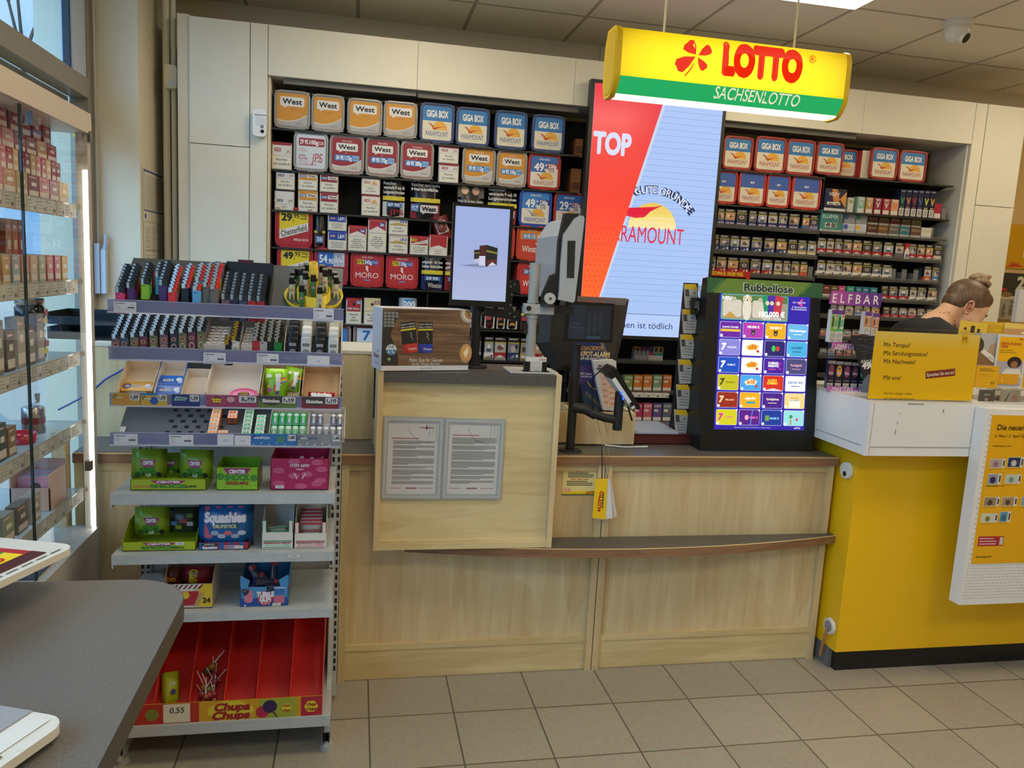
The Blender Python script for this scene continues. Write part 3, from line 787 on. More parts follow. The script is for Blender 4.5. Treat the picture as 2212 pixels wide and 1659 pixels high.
def cap(x0, x1):
    mm = MB(); s2 = [(a*.86+.008, (b-LH/2)*.9+LH/2) for a, b in sec]
    mm.prism(sec, 'x', x0, x1, 'd9b40c:r.35').prism(s2, 'x', min(x0, x1)-.002, max(x0, x1)+.002, 'c9a60f:r.4')
    return mm
cap(-.022, 0).build('end_cap', t); cap(LW, LW+.02).build('end_cap', t)
MB().box(0, LW, .05, .15, .012, LH, 'd9b818:r.4').box(0, LW, .03, .12, LH, LH+.004, 'd2b21c').build('back_shell', t)
MB().box(.0, LW, bulge(0)+.002, .12, -.006, .0, 'fff6dc:e2.2').build('light_diffuser', t)
def curved(mb, eps):
    mb.v = [(x, bulge(z)-eps, z) for x, y, z in mb.v]; return mb
PL = Plane((LX0, LY, LZ0))
m = MB(); red = 'ee280c:e0.92'
def leaf(cx, cz, tipx, tipz, w_):
    d = Vector((tipx-cx, tipz-cz)); nn = Vector((-d.y, d.x)).normalized()*w_; q = Vector((cx, cz))
    pts = [q, q+d*.45+nn*.7, q+d*.85+nn*1.0, q+d*1.02+nn*.55, q+d*1.0, q+d*1.02-nn*.5, q+d*.85-nn*.95, q+d*.45-nn*.72]
    m.flat([(p.x, p.y) for p in pts], 0, red)
cc = PL.uv(1505, 121)
for tx, ty, w_ in ((1485, 92, .030), (1535, 105, .020), (1461, 145, .028), (1522, 150, .018)):
    q = PL.uv(tx, ty); s_ = Vector((q[0]-cc[0], q[1]-cc[1])); u_ = s_.normalized()*.006
    leaf(cc[0]+u_.x, cc[1]+u_.y, q[0], q[1], w_)
s0, s1, s2 = PL.uv(1499, 136), PL.uv(1492, 150), PL.uv(1478, 163)
m.flat([s0, (s1[0]+.002, s1[1]), (s2[0]+.003, s2[1]-.004), s2, (s1[0]-.004, s1[1]), (s0[0]-.003, s0[1])], 0, red)
a = PL.uv(1648, 136); m.text('LOTTO', a[0], a[1], .104, 0, red, w=.345, bold=.085)
a = PL.uv(1755, 128); m.ring(a[0], a[1], .015, .0125, 0, red).text('R', a[0], a[1], .016, 0, red, bold=.02)
a = PL.uv(1639, 208); m.text('SACHSENLOTTO', a[0], a[1], .040, 0, 'f6f0c8:e0.85', w=.368, bold=.004)
curved(m, .0025).build('lettering', t)
for x in (1.158, 1.719): MB().tube([(x-LX0, .07, LH), (x-LX0, .07, CEIL-LZ0-.002)], .0045, 'd8cfa8:r.4').build('suspension_wire', t)

# ------------------------------------------------------------------ scratch ticket screen on the counter
RB = Plane((1.412, 2.952, .902), rx=math.radians(-6.0))
t = thing('scratch_ticket_display', 'black counter display with bright scratch ticket screen and green header', 'display', RB.loc, RB.rot)
W_, H_ = .52, .716
MB().prism([(-.0, 0), (.0, H_), (.045, H_), (.20, .02), (.20, 0)], 'x', 0, W_, '15191a:r.35').build('housing', t)
y = -.001
m = MB().rect(0, W_+.006, H_-.062, H_, -.0012, '6d8f3c:r.4').flat([(0, H_-.062), (0, H_), (.085, H_), (.03, H_-.062)], -.0016, '28603c').flat([(.02, H_-.055), (.06, H_-.008), (.075, H_-.008), (.04, H_-.055)], -.002, '4a7f3c').flat([(W_+.006, H_-.062), (W_+.006, H_), (W_-.05, H_), (W_-.11, H_-.062)], -.0016, '28603c').flat([(W_-.1, H_-.05), (W_-.06, H_-.006), (W_-.045, H_-.006), (W_-.085, H_-.05)], -.002, '4a7f3c')
m.text('Rubbellose', W_*.53, H_-.033, .032, -.0024, 'dfe6d8', w=.232, bold=.07).text('Rubbellose', W_*.53, H_-.033, .030, -.0028, '123834', w=.224, bold=.035)
m.build('header', t)
c0, c1, c2, c3 = [RB.uv(*p) for p in ((1554.8, 629.8), (1751.3, 638.2), (1735.6, 930.5), (1541.5, 926.4))]
su0, su1, sv0, sv1 = (c0[0]+c3[0])/2, (c1[0]+c2[0])/2, (c2[1]+c3[1])/2, (c0[1]+c1[1])/2
SW, SH = su1-su0, sv1-sv0
def E(h, p=.95): return '%s:e%g' % (h, p)
m = MB().rect(su0, su1, sv0, sv1, -.001, E('3722b8', .8))
def U(a): return su0+a*SW
def V(b): return sv0+b*SH
# large top ticket
m.rr(U(.02), U(.755), V(.80), V(.985), .008, -.0014, E('2fc4b0')).rr(U(.026), U(.748), V(.804), V(.981), .007, -.0017, E('b9b49c', .7))
m.rect(U(.03), U(.745), V(.93), V(.978), -.0019, E('6f9a5a', .6))
for a in (.14, .46): m.rr(U(a-.1), U(a+.1), V(.82), V(.945), .01, -.0021, E('d8d0bd')).rr(U(a-.04), U(a+.04), V(.935), V(.965), .006, -.0022, E('c4bba4'))
m.disc(U(.3), V(.885), .02, -.0024, E('e8e0cc'), rv=.05).disc(U(.3), V(.955), .013, -.0026, E('f0e8d4'), rv=.018).disc(U(.265), V(.953), .006, -.0027, E('d9c49c'), rv=.013).disc(U(.335), V(.953), .006, -.0027, E('d9c49c'), rv=.013).disc(U(.3), V(.945), .0035, -.0028, E('2a2420')).disc(U(.285), V(.962), .0018, -.0028, E('2a2420')).disc(U(.315), V(.962), .0018, -.0028, E('2a2420'))
m.disc(U(.28), V(.82), .006, -.0027, E('efe6d2')).disc(U(.32), V(.82), .006, -.0027, E('efe6d2'))
m.flat([(U(.05), V(.815)), (U(.12), V(.86)), (U(.2), V(.815))], -.0026, E('c99f4c'))
for a, c_, ro in ((.52, '1f8f63', .2), (.57, '4a2f9c', .05), (.64, 'c83245', -.15)):
    q = Matrix.Rotation(ro, 2); pts = [q @ Vector(p) for p in ((-.018, -.04), (.018, -.04), (.018, .04), (-.018, .04))]
    m.flat([(U(a)+p.x, V(.915)+p.y) for p in pts], -.0025-a*.001, E(c_)).disc(U(a), V(.93), .009, -.0033, E('e6d8b8'))
m.text('NEU', U(.08), V(.955), .014, -.003, E('ffffff'), bold=.05).text('100.000 €', U(.575), V(.85), .02, -.0036, E('ffffff', 1.1), bold=.04).text('LUCKY DOG', U(.575), V(.818), .010, -.0036, E('ffffff'), bold=.02)
m.flat([(U(.86), V(.935)), (U(.905), V(.975)), (U(.92), V(.965)), (U(.89), V(.945)), (U(.92), V(.925)), (U(.905), V(.918))], -.0016, E('f04a9a')).text('GLÜ  BOOSTER', U(.875), V(.945), .006, -.002, E('e8e4ff'), bold=.02)
m.text('2. Gewinnchance', U(.878), V(.912), .0066, -.002, E('f4f2ff'), bold=.015).text('für alle Rubbellose', U(.878), V(.895), .0066, -.002, E('f4f2ff'), bold=.015)
TK = [('6a1fa0', '', 'f0d040'), ('b83ab0', '100.000 €', 'ffffff'), ('f0b020', '100.000 €', 'ffffff'), ('6ab8e8', 'Glücksbringer', 'ffffff'),
      ('8a88d8', '7', 'ffffff'), ('fbfaf4', 'X50', 'f0a020'), ('2a1f6a', '', '4fd050'), ('4ab4e0', 'AUSZEIT', '1c4a7a'),
      ('1450c0', '7', 'ffffff'), ('fdfcfa', 'X20', 'e89a30'), ('4a1a9a', 'CASINO NIGHTS', 'ffffff'), ('4a4a7a', 'Roségold', 'e8a0b8'),
      ('c8c020', '7', '4a4a10'), ('4aa8e8', 'X10', 'f0c030'), ('d83020', 'LUCKY CHERRY', 'f8e040'), ('f6f8fc', 'Zeit für dich', '4a7ab0'),
      ('9a2a18', '7', 'f8d0a0'), ('f4b020', '', 'ffffff'), ('4a1a8a', 'Goldpfote', 'f0e0c0'), ('f8d88a', '', '8a5a20'),
      ('d8d020', '7', 'd8309a'), ('5a1a8a', '', 'f070c0'), ('1c3a9a', '', '60c0f0'), ('9ae0e0', '', '30a060')]
for i, (bg, tx, fg) in enumerate(TK):
    r, c_ = divmod(i, 4); u0 = U(.018+c_*.248); u1 = u0+.228*SW; v1 = V(.785-r*.1275); v0 = v1-.115*SH; yy = -.0014
    cu, cv = (u0+u1)/2, (v0+v1)/2
    m.rr(u0, u1, v0, v1, .006, yy, E('dfe2ff')).rr(u0+.0013, u1-.0013, v0+.0013, v1-.0013, .005, yy-.0003, E(bg, 1.0))
    if tx == '7': m.text('7', u0+.018, cv+.002, .025, yy-.0009, E(fg, 1.1), bold=.06, shear=.15).text(('100.000 €', 'MILLION', '15.000 €')[i % 3], cu+.01, cv, .007, yy-.0009, E('ffffff' if fg == 'ffffff' else fg, 1.1), bold=.02)
    elif tx.startswith('X'): m.flat([(cu-.03, cv+.004), (cu, cv+.018), (cu+.03, cv+.008), (cu+.02, cv-.008), (cu-.02, cv-.01)], yy-.0006, E('f6c84a' if i != 13 else 'fff4d0')).text('x'+tx[1:], cu, cv+.004, .016, yy-.0009, E('e07818', 1.0), bold=.06).disc(cu+.025, cv-.014, .006, yy-.0009, E('e03030'))
    elif ' ' in tx and '€' not in tx and tx[0] != 'Z':
        a, b = tx.split(); m.text(a, cu-.004, cv+.012, .009, yy-.0009, E(fg, 1.1), bold=.05).text(b, cu-.004, cv, .009, yy-.0009, E(fg, 1.1), bold=.05)
        if a == 'CASINO': m.ring(u1-.012, cv, .016, .014, yy-.0007, E('e040c0'), a0=90, a1=270).ring(u1-.012, cv, .011, .0095, yy-.0007, E('e040c0'), a0=90, a1=270).text('100.000 €', cu-.008, cv-.014, .006, yy-.0009, E('f060a0'), bold=.02)
        else: m.flat([(u0+.002, v0+.002), (cu, v0+.012), (u1-.002, v0+.002)], yy-.0007, E('e8e4f0'))
    elif tx:
        m.text(tx, cu, cv+(.014 if '€' in tx else .006), .0095, yy-.0009, E(fg, 1.1), bold=.03)
        if '€' in tx: m.disc(cu, cv-.01, .009, yy-.0009, E('3a3438', .8), rv=.011).flat([(cu-.011, cv-.004), (cu-.008, cv+.008), (cu-.003, cv-.001)], yy-.001, E('3a3438', .8)).flat([(cu+.011, cv-.004), (cu+.008, cv+.008), (cu+.003, cv-.001)], yy-.001, E('3a3438', .8)).disc(cu, cv-.013, .004, yy-.0012, E('b8a898'))
        else: m.rect(cu-.02, cu+.02, cv-.012, cv-.009, yy-.0008, E(fg))
    else:
        if i == 0: m.rect(u0+.004, u1-.004, cv-.008, cv+.002, yy-.0007, E('f4c63a')).text('KNOW POWER', cu, cv+.01, .007, yy-.0009, E('ffffff'), bold=.03)
        elif i == 6: m.disc(cu-.006, cv, .009, yy-.0008, E('40d050'), rv=.013).disc(cu+.013, cv, .008, yy-.0008, E('e04030'), rv=.011)
        elif i == 17: m.disc(cu-.01, cv+.006, .014, yy-.0008, E('fdf0c8'), rv=.006).disc(cu+.015, cv+.008, .012, yy-.0008, E('fdf0c8'), rv=.005).rr(cu-.018, cu+.024, cv-.014, cv-.006, .002, yy-.0009, E('20a0c8'))
        elif i == 19: m.rr(cu-.026, cu+.026, v0+.004, cv+.006, .004, yy-.0008, E('fffbe8')).text('bis 50.000 €', cu, cv+.003, .006, yy-.001, E('4a8a5a'), bold=.02).text('Gewinnlos', cu, cv+.013, .006, yy-.001, E('b8741c'), bold=.02)
        elif i == 21: m.disc(cu-.012, cv, .009, yy-.0008, E('f8b0d0'), rv=.011).flat([(cu+.004, v0+.002), (cu+.012, v1-.002), (cu+.015, v1-.002), (cu+.008, v0+.002)], yy-.0008, E('40a0f0')).text('8.000 €', cu+.02, cv, .008, yy-.001, E('ff70c0'), bold=.04)
        elif i == 22: m.rect(cu-.03, cu-.012, cv-.013, cv+.01, yy-.0008, E('7aa84a')).text('50.000 €', cu+.012, cv-.002, .008, yy-.001, E('a0e8ff'), bold=.04)
        elif i == 23: m.disc(cu-.014, cv+.006, .008, yy-.0008, E('3aa05a')).rect(cu-.017, cu-.011, v0+.004, cv-.006, yy-.0008, E('d8803a')).disc(cu+.014, cv-.006, .006, yy-.0008, E('e04060'))
    m.disc(u1-.004, v1-.002, .0042, yy-.0014, E('ffffff'), n=10).disc(u0+.008, v0+.008, .006, yy-.0014, E('f4f4ff'), n=12)
    if i in (1, 2): m.flat([(u0-.004, v1-.004), (u0+.014, v1+.007), (u0+.014, v1+.003), (u0-.004, v1-.008)], yy-.0015, E('40c8b8'))
m.text('Spielteilnahme ab 18 Jahren. Glücksspiel kann süchtig machen!', U(.42), V(.017), .0045, -.0016, E('d8d4ff')).text('LOTTO', U(.92), V(.016), .006, -.0016, E('ffffff'), bold=.04)
m.build('screen', t)

# ------------------------------------------------------------------ portrait customer screen
p0 = atZ(1024, 792, BZ1); CY = p0.y
t = thing('customer_screen', 'portrait customer screen with pale blue advert on a black pole', 'screen', p0)
P = Plane((p0.x, CY-.045, BZ1))
q = P.uvs([(981.3, 437.9), (1111.5, 445), (1097, 666.6), (969.5, 657.6)])
u0, u1, v0, v1 = (q[0][0]+q[3][0])/2, (q[1][0]+q[2][0])/2, (q[2][1]+q[3][1])/2, (q[0][1]+q[1][1])/2
m = MB(); yo = -.045
m.box(u0, u1, yo, yo+.022, v0, v1, '111212:r.25').box(u0+.03, u1-.03, yo+.022, yo+.035, v0+.05, v1-.08, '0e0f0f')
m.build('housing', t)
b = .0085
glow('pale_screen', [(0, 'b9c8ec'), (.25, 'b4c0e8'), (.5, 'aab9ea'), (1, 'a8baf0')], 2, v0, v1, .8)
m = MB().rect(u0+b, u1-b*1.6, v0+.022, v1-.012, yo-.001, 'pale_screen'); y = yo-.0015
def Q(px, py): return P.uv(px, py)
m.flat([Q(1036, 531), (Q(1051, 529)), Q(1051, 575), Q(1035, 573)], y, '6d2f2c:e0.4').flat([Q(1035, 553), Q(1048, 553), Q(1048, 575), Q(1034, 573)], y-.0003, 'd8dcf0:e0.8')
m.flat([Q(1051, 529), Q(1075, 536), Q(1073, 573), Q(1050, 576)], y, '2c2f30:e0.4').flat([Q(1051, 540), Q(1075, 546), Q(1075, 549), Q(1051, 544)], y-.0003, 'a9a43a:e0.6').flat([Q(1052, 562), Q(1072, 560), Q(1073, 573), Q(1052, 575)], y-.0003, '7a302c:e0.5').flat([Q(1053, 575), Q(1063, 566), Q(1072, 573)], y-.0005, 'd8dcf0:e0.8')
m.flat([Q(1024, 540), Q(1036, 539), Q(1036, 568), Q(1024, 566)], y+.0002, '3a3d34:e0.4').flat([Q(1024, 560), Q(1036, 558), Q(1036, 568), Q(1024, 566)], y-.0001, 'c8cade:e0.8').flat([Q(1024, 546), Q(1036, 545), Q(1036, 547), Q(1024, 548)], y-.0002, 'a9a43a:e0.6')
m.flat([Q(990, 573), Q(1040, 569), Q(1072, 574), Q(1040, 578)], y+.0004, '8f9cc4:e0.7')
m.build('display', t)
MB().cyl((0, 0, 0), (0, 0, .008), .05, .048, 28, 'black_metal').cyl((0, 0, .008), (0, 0, .045), .024, .024, 20, 'black_metal').cyl((0, 0, .045), (0, 0, v1*.5), .018, .018, 20, 'black_metal').build('pole', t)
m = MB()
for z in (.3, .35): m.cyl((.02, .0, z-.15), (.03, .0, z-.15), .008, .008, 8, '1b1b1b')
m.tube([(.012, .01, .17), (-.06, .05, .16), (-.08, .06, .10)], .004, '121212')
m.build('cable_clip', t)
t2 = thing('vesa_arm', 'black curved steel monitor arm right of the portrait screen', 'monitor arm', (0, 0, 0))
PA = Plane((0, CY-.01, 0))
arm = [(1104, 604), (1121, 605), (1124, 620), (1124, 634), (1109, 632), (1106, 650), (1108, 668), (1115, 677), (1122, 668), (1124, 690), (1116, 694), (1090, 688), (1046, 682), (1046, 664), (1092, 669), (1099, 655), (1100, 620)]
MB().prism(PA.uvs(arm)[::-1], 'y', CY-.012, CY-.002, '131414:r.45').build('bracket', t2)
m = MB()
for px, py in ((1103, 619), (1105, 636), (1102, 659), (1101, 677), (1111, 684), (1111, 614)):
    u, v = PA.uv(px, py); m.cyl((u, CY-.012, v), (u, CY-.016, v), .004, .0035, 10, 'a8a8a4:m:r.3')
m.build('screw', t2)

# ------------------------------------------------------------------ grey column with cashier monitor
g0 = atZ(1143, 803, BZ1)
t = thing('monitor_column', 'grey round column stand with clamp holding the edge-on cashier monitor', 'monitor stand', g0)
m = MB().prism(rloop(-.085, .1, -.055, .09, .012), 'z', .0, .006, 'c4c4be:r.35'); m.build('base_plate', t)
hz = Plane((g0.x, g0.y, BZ1)).uv(1157, 568)[1]
m = MB().cyl((0, 0, .006), (0, 0, hz-.14), .0185, .0185, 24, '9c9d99:r.4').cyl((0, 0, hz-.14), (0, 0, hz), .0195, .0195, 24, 'a3a49f:r.4')
m.build('column', t)
MB().cyl((0, 0, hz-.145), (0, 0, hz-.139), .022, .022, 24, 'adaea9').cyl((0, 0, hz-.2), (0, 0, hz-.192), .0215, .0215, 24, 'adaea9').build('collar', t)
zc = hz-.165
MB().box(-.034, .075, -.026, .02, zc-.02, zc+.016, 'b9bab4:r.35').box(.075, .15, -.024, .02, zc-.019, zc+.014, '171717').build('clamp', t)
MB().cyl((-.022, -.026, zc), (-.022, -.036, zc), .009, .009, 14, '141414').build('clamp_screw', t)
m = MB()
for dx in (-.022, .022): m.box(dx-.004, dx+.004, -.012, .012, .14, .18, '151515')
m.build('cable_clip', t)
P = Plane((0, g0.y-.06, 0))
mo = thing('cashier_monitor', 'silver cashier monitor seen edge-on with black mounting arm', 'monitor', (0, 0, 0))
sil = [(1241, 472), (1252, 466), (1260, 466), (1263, 472), (1242, 650), (1238, 654), (1206, 647), (1208, 630), (1211, 570), (1217, 508)]
U_ = P.uvs(sil)
MB().prism(U_[::-1], 'y', g0.y-.06, g0.y+.36, 'a9afb4:r.3').build('housing', mo)
MB().prism(P.uvs([(1226, 520), (1243, 520), (1240, 601), (1224, 600)])[::-1], 'y', g0.y-.0615, g0.y-.06, '22272c:r.4').build('port_cover', mo)
MB().prism(P.uvs([(1252, 466), (1263, 463), (1267, 468), (1247, 652), (1241, 652)])[::-1], 'y', g0.y-.055, g0.y+.365, '1a1b1c:r.3').build('bezel', mo)
MB().prism(P.uvs([(1222, 460), (1255, 461), (1250, 467), (1240, 472), (1214, 508), (1206, 642), (1196, 660), (1171, 660), (1174, 638), (1192, 595), (1205, 590), (1209, 520)])[::-1], 'y', g0.y-.05, g0.y-.02, '151617:r.45').build('arm', mo)
u, v = P.uv(1188, 645)
MB().cyl((u, g0.y-.052, v), (u, g0.y-.066, v), .021, .020, 24, 'b9bab4:r.3').cyl((u, g0.y-.0661, v), (u, g0.y-.068, v), .005, .005, 10, '55565a:m').build('hinge_disc', mo)
u, v = P.uv(1186, 661); MB().cyl((u, g0.y-.04, v-.004), (u, g0.y-.04, v+.008), .028, .026, 24, '131313').build('swivel', mo)

# card holder with business cards
k0 = atZ(1158, 806, BZ1)
t = thing('card_holder', 'small black business card holder at the front of the cash desk box', 'card holder', k0)
MB().box(-.052, .052, -.012, .03, 0, .006, '0f0f0f:r.4').box(-.045, -.024, .0, .022, .006, .042, '0f0f0f:r.4').box(.022, .04, .0, .022, .006, .042, '0f0f0f:r.4').build('stand', t)
tt = thing('business_card_stack', 'stack of white business cards in the small black holder', 'business cards', k0)
MB().box(-.04, .038, .004, .02, .0065, .058, 'd6d2cc').build('cards', tt)
m = MB().text('ECKERT', .024, .05, .0048, .0035, 'b04048', bold=.02).lines(-.022, .025, .04, 2, .006, .0012, .0035, '8a8680').lines(-.022, .03, .025, 3, .005, .001, .0035, '8a8680').rect(-.005, .012, .009, .0105, .0035, '6a4a4a')
m.build('lettering', tt)

# ------------------------------------------------------------------ cigarette box display on the desk
a, b = atZ(823, 801, BZ1+.001), atZ(1011, 799.5, BZ1+.001)
ang = math.atan2(b.y-a.y, b.x-a.x); w = (b-a).length
P = Plane(a, rz=ang)
h = P.uv(822, 665)[1]
t = thing('counter_display_box', 'cardboard advertising box with wooden table picture on the cash desk box', 'display box', a, P.rot)
m = MB().box(0, w, .0, .12, 0, h, 'd8d6da:r.45'); m.build('carton', t)
def _wt(nt, b):
    _wood('4f3a2a', '8a6a4c', (1.5, 1, 26), (4, 1, 60), .5)(nt, b)
node_mat('printed_wood', _wt)
m = MB(); y = -.0006
m.rect(0, w, .018, h, y, 'printed_wood').flat([(0, .018), (0, h-.02), (.028, h-.02), (.06, h-.004), (.05, h-.04), (.03, h-.09), (.06, .05), (.062, .018)], y-.0002, '2f2d2b')
for i in range(5):
    for j in range(4):
        u_ = .004+j*.0135; v_ = h-.012-i*.011
        if u_ < .052-i*.004: m.flat([(u_, v_), (u_+.011, v_-.001), (u_+.011, v_-.0095), (u_, v_-.0085)], y-.0004, '85888a')
m.disc(w-.006, h-.012, .034, y-.0004, 'a9a397', a0=150, a1=290).disc(w-.004, h-.012, .026, y-.0006, 'd9d2c6', a0=150, a1=280).disc(w-.003, h-.012, .021, y-.0007, 'b08050', a0=150, a1=280)
m.disc(w-.012, .062, .024, y-.0004, 'a48a6a', rv=.036).disc(w-.012, .064, .021, y-.0006, 'd29a58', rv=.03).flat([(w-.014, .075), (w-.006, .085), (w-.002, .066), (w-.014, .045), (w-.022, .066)], y-.0008, 'efe2c8')
for u_, v_, ro, c_, c2 in ((.098, .115, .14, 'b8372c', '24201e'), (.158, .115, .03, '2a3a9a', '24201e')):
    q = Matrix.Rotation(ro, 2)
    def T2(pts): return [((q @ Vector(p)).x+u_, (q @ Vector(p)).y+v_) for p in pts]
    pw = .0275
    m.flat(T2([(-pw, -.052), (pw, -.052), (pw, .058), (-pw, .058)]), y-.0009, c2).flat(T2([(-pw, -.052), (pw, -.052), (pw, -.02), (-pw, -.02)]), y-.0011, c_).flat(T2([(-pw, .028), (pw, .028), (pw, .034), (-pw, .034)]), y-.0011, 'cabf2c')
    o_ = T2([(0, .0505)])[0]; m.text('Rauchen erhöht das', o_[0], o_[1], .0058, y-.0012, 'd8d4cc', w=.05, rot=ro, bold=.01)
    o_ = T2([(0, .0405)])[0]; m.text('Risiko zu erblinden', o_[0], o_[1], .0058, y-.0012, 'd8d4cc', w=.05, rot=ro, bold=.01)
    o_ = T2([(.008, -.038)])[0]; m.text('Winston', o_[0], o_[1], .009, y-.0013, 'e4dcd4', w=.03, rot=ro)
    m.flat(T2([(.004, .02), (.009, .012), (.004, .006), (.011, -.002), (.009, -.012), (.013, -.002), (.007, .006), (.012, .012), (.006, .022)]), y-.0013, 'a9a59d')
    m.flat(T2([(-pw, -.052), (-.005, -.052), (-.02, -.022), (-pw, -.02)]), y-.0012, '9a2a28' if c_ == 'b8372c' else '22307c')
m.disc(.034, .074, .0195, y-.001, 'd9e2ea').disc(.034, .074, .0192, y-.0012, '2a6fb4', a0=180, a1=360).text('15€', .034, .084, .0105, y-.0014, '1c4a88', bold=.01).text('41St.', .035, .066, .0105, y-.0014, 'e8eef4', bold=.01)
m.disc(.027, .041, .0065, y-.001, '3f8a4c').rect(.0235, .0305, .0402, .0418, y-.0012, 'dfe8df').rect(.0262, .0278, .037, .045, y-.0012, 'dfe8df')
m.text('Mehr Zeit für Genuss', w*.5, .038, .0125, y-.0014, 'e8e4dc', w=.125).text('mit den Winston Big Packs', w*.5, .0245, .0085, y-.0014, 'e8e4dc', w=.106)
m.text('Rauchen ist tödlich', w*.5, .008, .004, -.0006, '4a4844')
m.build('front_print', t)
sm = MB(Matrix.Rotation(-math.pi/2, 4, 'Z')); sm.text('Winston', -.065, .048, .016, -.0006, 'a8484c', w=.06, bold=.01).flat([(-.05, .062), (-.035, .072), (-.04, .06)], -.0006, 'a8484c').text('Tabak Spezial', -.06, .022, .007, -.0006, 'c07a84', shear=.2)
sm.build('side_print', t)
# ------------------------------------------------------------------ cash register terminal (seen from behind)
PT = Plane((0, 3.32, 0))
t = thing('register_terminal', 'dark brown-grey back of the cash register terminal', 'register', (0, 0, 0))
back = PT.uvs([(1206, 690), (1215, 650), (1246, 640), (1357, 645), (1344, 722), (1329, 782), (1268, 800), (1196, 800), (1160, 740), (1166, 660)])
L0 = [(u, 3.32, v) for u, v in back]; cx = sum(u for u, v in back)/len(back); cz = sum(v for u, v in back)/len(back)
MB().loft([[(u, 3.36, v) for u, v in back][::-1], [(cx+(u-cx)*.985, 3.30, cz+(v-cz)*.985) for u, v in back][::-1], [(cx+(u-cx)*.8, 3.24, cz+(v-cz)*.82) for u, v in back][::-1]], '3a3732:r.5').build('housing', t)
a = PT.uv(1290, 800); MB().box(a[0]-.1, a[0]+.06, 3.26, 3.42, .902, a[1]+.06, '2e2c29:r.5').build('stand', t)
# customer display on the black pole with card terminal arm
c0 = atZ(1231, 974, .902); AY = c0.y
PA = Plane((0, AY-.03, 0))
t = thing('display_pole', 'black pole with small dark customer display standing on the counter', 'pole display', c0)
q = PA.uvs([(1221, 650), (1324, 651), (1317, 740), (1220, 738)])
u0, u1, v0, v1 = q[0][0]-c0.x, q[1][0]-c0.x, q[2][1]-.902, q[0][1]-.902
MB().box(u0, u1, -.055, -.03, v0, v1, '121213:r.3').box(u0+.04, u1-.06, -.03, .0, v0+.03, v1-.03, '121213:r.4').build('display_housing', t)
m = MB().rect(u0+.012, u1-.012, v0+.012, v1-.012, -.0556, '1b222b:e0.5').rect(u0+.012, u0+.075, v0+.012, v1-.012, -.056, '232c36:e0.6')
m.text('Herzlich', u0+.042, (v0+v1)/2-.005, .0075, -.0563, '4a5460:e0.6').text('Willkommen', u0+.042, (v0+v1)/2-.02, .0075, -.0563, '4a5460:e0.6')
for i in range(3): m.rect(u0+.085+i*.022, u0+.1+i*.022, v0+.03+.01*i, v1-.04, -.0563, '2c3138:e0.5')
m.rect(u0+.085, u0+.14, v0+.014, v0+.024, -.0563, '3a4a60:e0.5')
m.build('screen', t)
PP = Plane((0, AY, 0))
zt = PP.uv(1243, 744)[1]-.902; za = PP.uv(1240, 878)[1]-.902
MB().cyl((0, 0, 0), (0, 0, .006), .046, .044, 28, 'black_metal').cyl((0, 0, .006), (0, 0, zt), .0175, .0175, 20, 'black_metal').cyl((0, 0, .16), (0, 0, .164), .0185, .0185, 20, '232323').cyl((0, 0, za+.12), (0, 0, za+.124), .0188, .0188, 20, '232323').build('pole', t)
e = PP.uv(1327, 885)
m = MB().tube([(0, -.01, za), (.045, -.03, za-.005), (.085, -.04, za-.025)], .021, 'black_metal', 12).tube([(.08, -.04, za-.022), (.12, -.045, za-.035), (e[0]-c0.x, -.05, za-.042)], .017, 'black_metal', 12)
m.build('arm', t)
ax = e[0]-c0.x; zb, zu = PP.uv(1327, 923)[1]-.902, PP.uv(1330, 845)[1]-.902
MB().cyl((ax, -.05, zb), (ax, -.05, zu), .0185, .0185, 22, 'black_metal').cyl((ax, -.05, zb+.05), (ax, -.05, zb+.052), .0195, .0195, 22, '232323').ell((ax, -.05, zu), (.0185, .0185, .012), 'black_metal').build('swivel', t)
ct = thing('card_terminal', 'black and white card payment terminal tilted on the pole arm', 'card terminal', (0, 0, 0))
PC = Plane((0, AY-.09, 0)); yb = AY-.09
def pr(pts, y0, y1, key): return MB().prism(PC.uvs(pts)[::-1], 'y', y0, y1, key)
pr([(1312, 806), (1328, 793), (1336, 803), (1384, 880), (1380, 886), (1366, 881)], yb, yb+.09, '101112:r.35').build('housing', ct)
pr([(1321, 820), (1329, 815), (1372, 880), (1366, 884)], yb-.003, yb+.093, 'd6d8da:r.3').build('side_band', ct)
pr([(1309, 808), (1327, 792), (1330, 797), (1313, 812)], yb-.005, yb+.095, '1a1b1c:r.3').build('printer_lid', ct)
pr([(1359, 871), (1366, 866), (1368, 876), (1362, 879)], yb-.004, yb+.094, '101112').build('hinge', ct)
m = pr([(1339, 846), (1342, 845), (1344, 852), (1341, 853)], yb-.006, yb-.003, '2050ff:e3'); m.prism(PC.uvs([(1343, 857), (1347, 858), (1347, 864), (1344, 863)])[::-1], 'y', yb-.006, yb-.003, '2050ff:e3'); m.build('status_light', ct)
m = MB(); pts = [(1288, 893), (1285, 868), (1284, 835), (1290, 812), (1300, 803), (1310, 808)]
m.tube([(u, AY-.05-.005*i, v) for i, (u, v) in enumerate(PC.uvs(pts))], .0032, '101010')
m.tube([(u, AY-.06, v) for u, v in PC.uvs([(1362, 880), (1366, 895), (1371, 912)])], .004, '101010')
m.build('cable', ct)

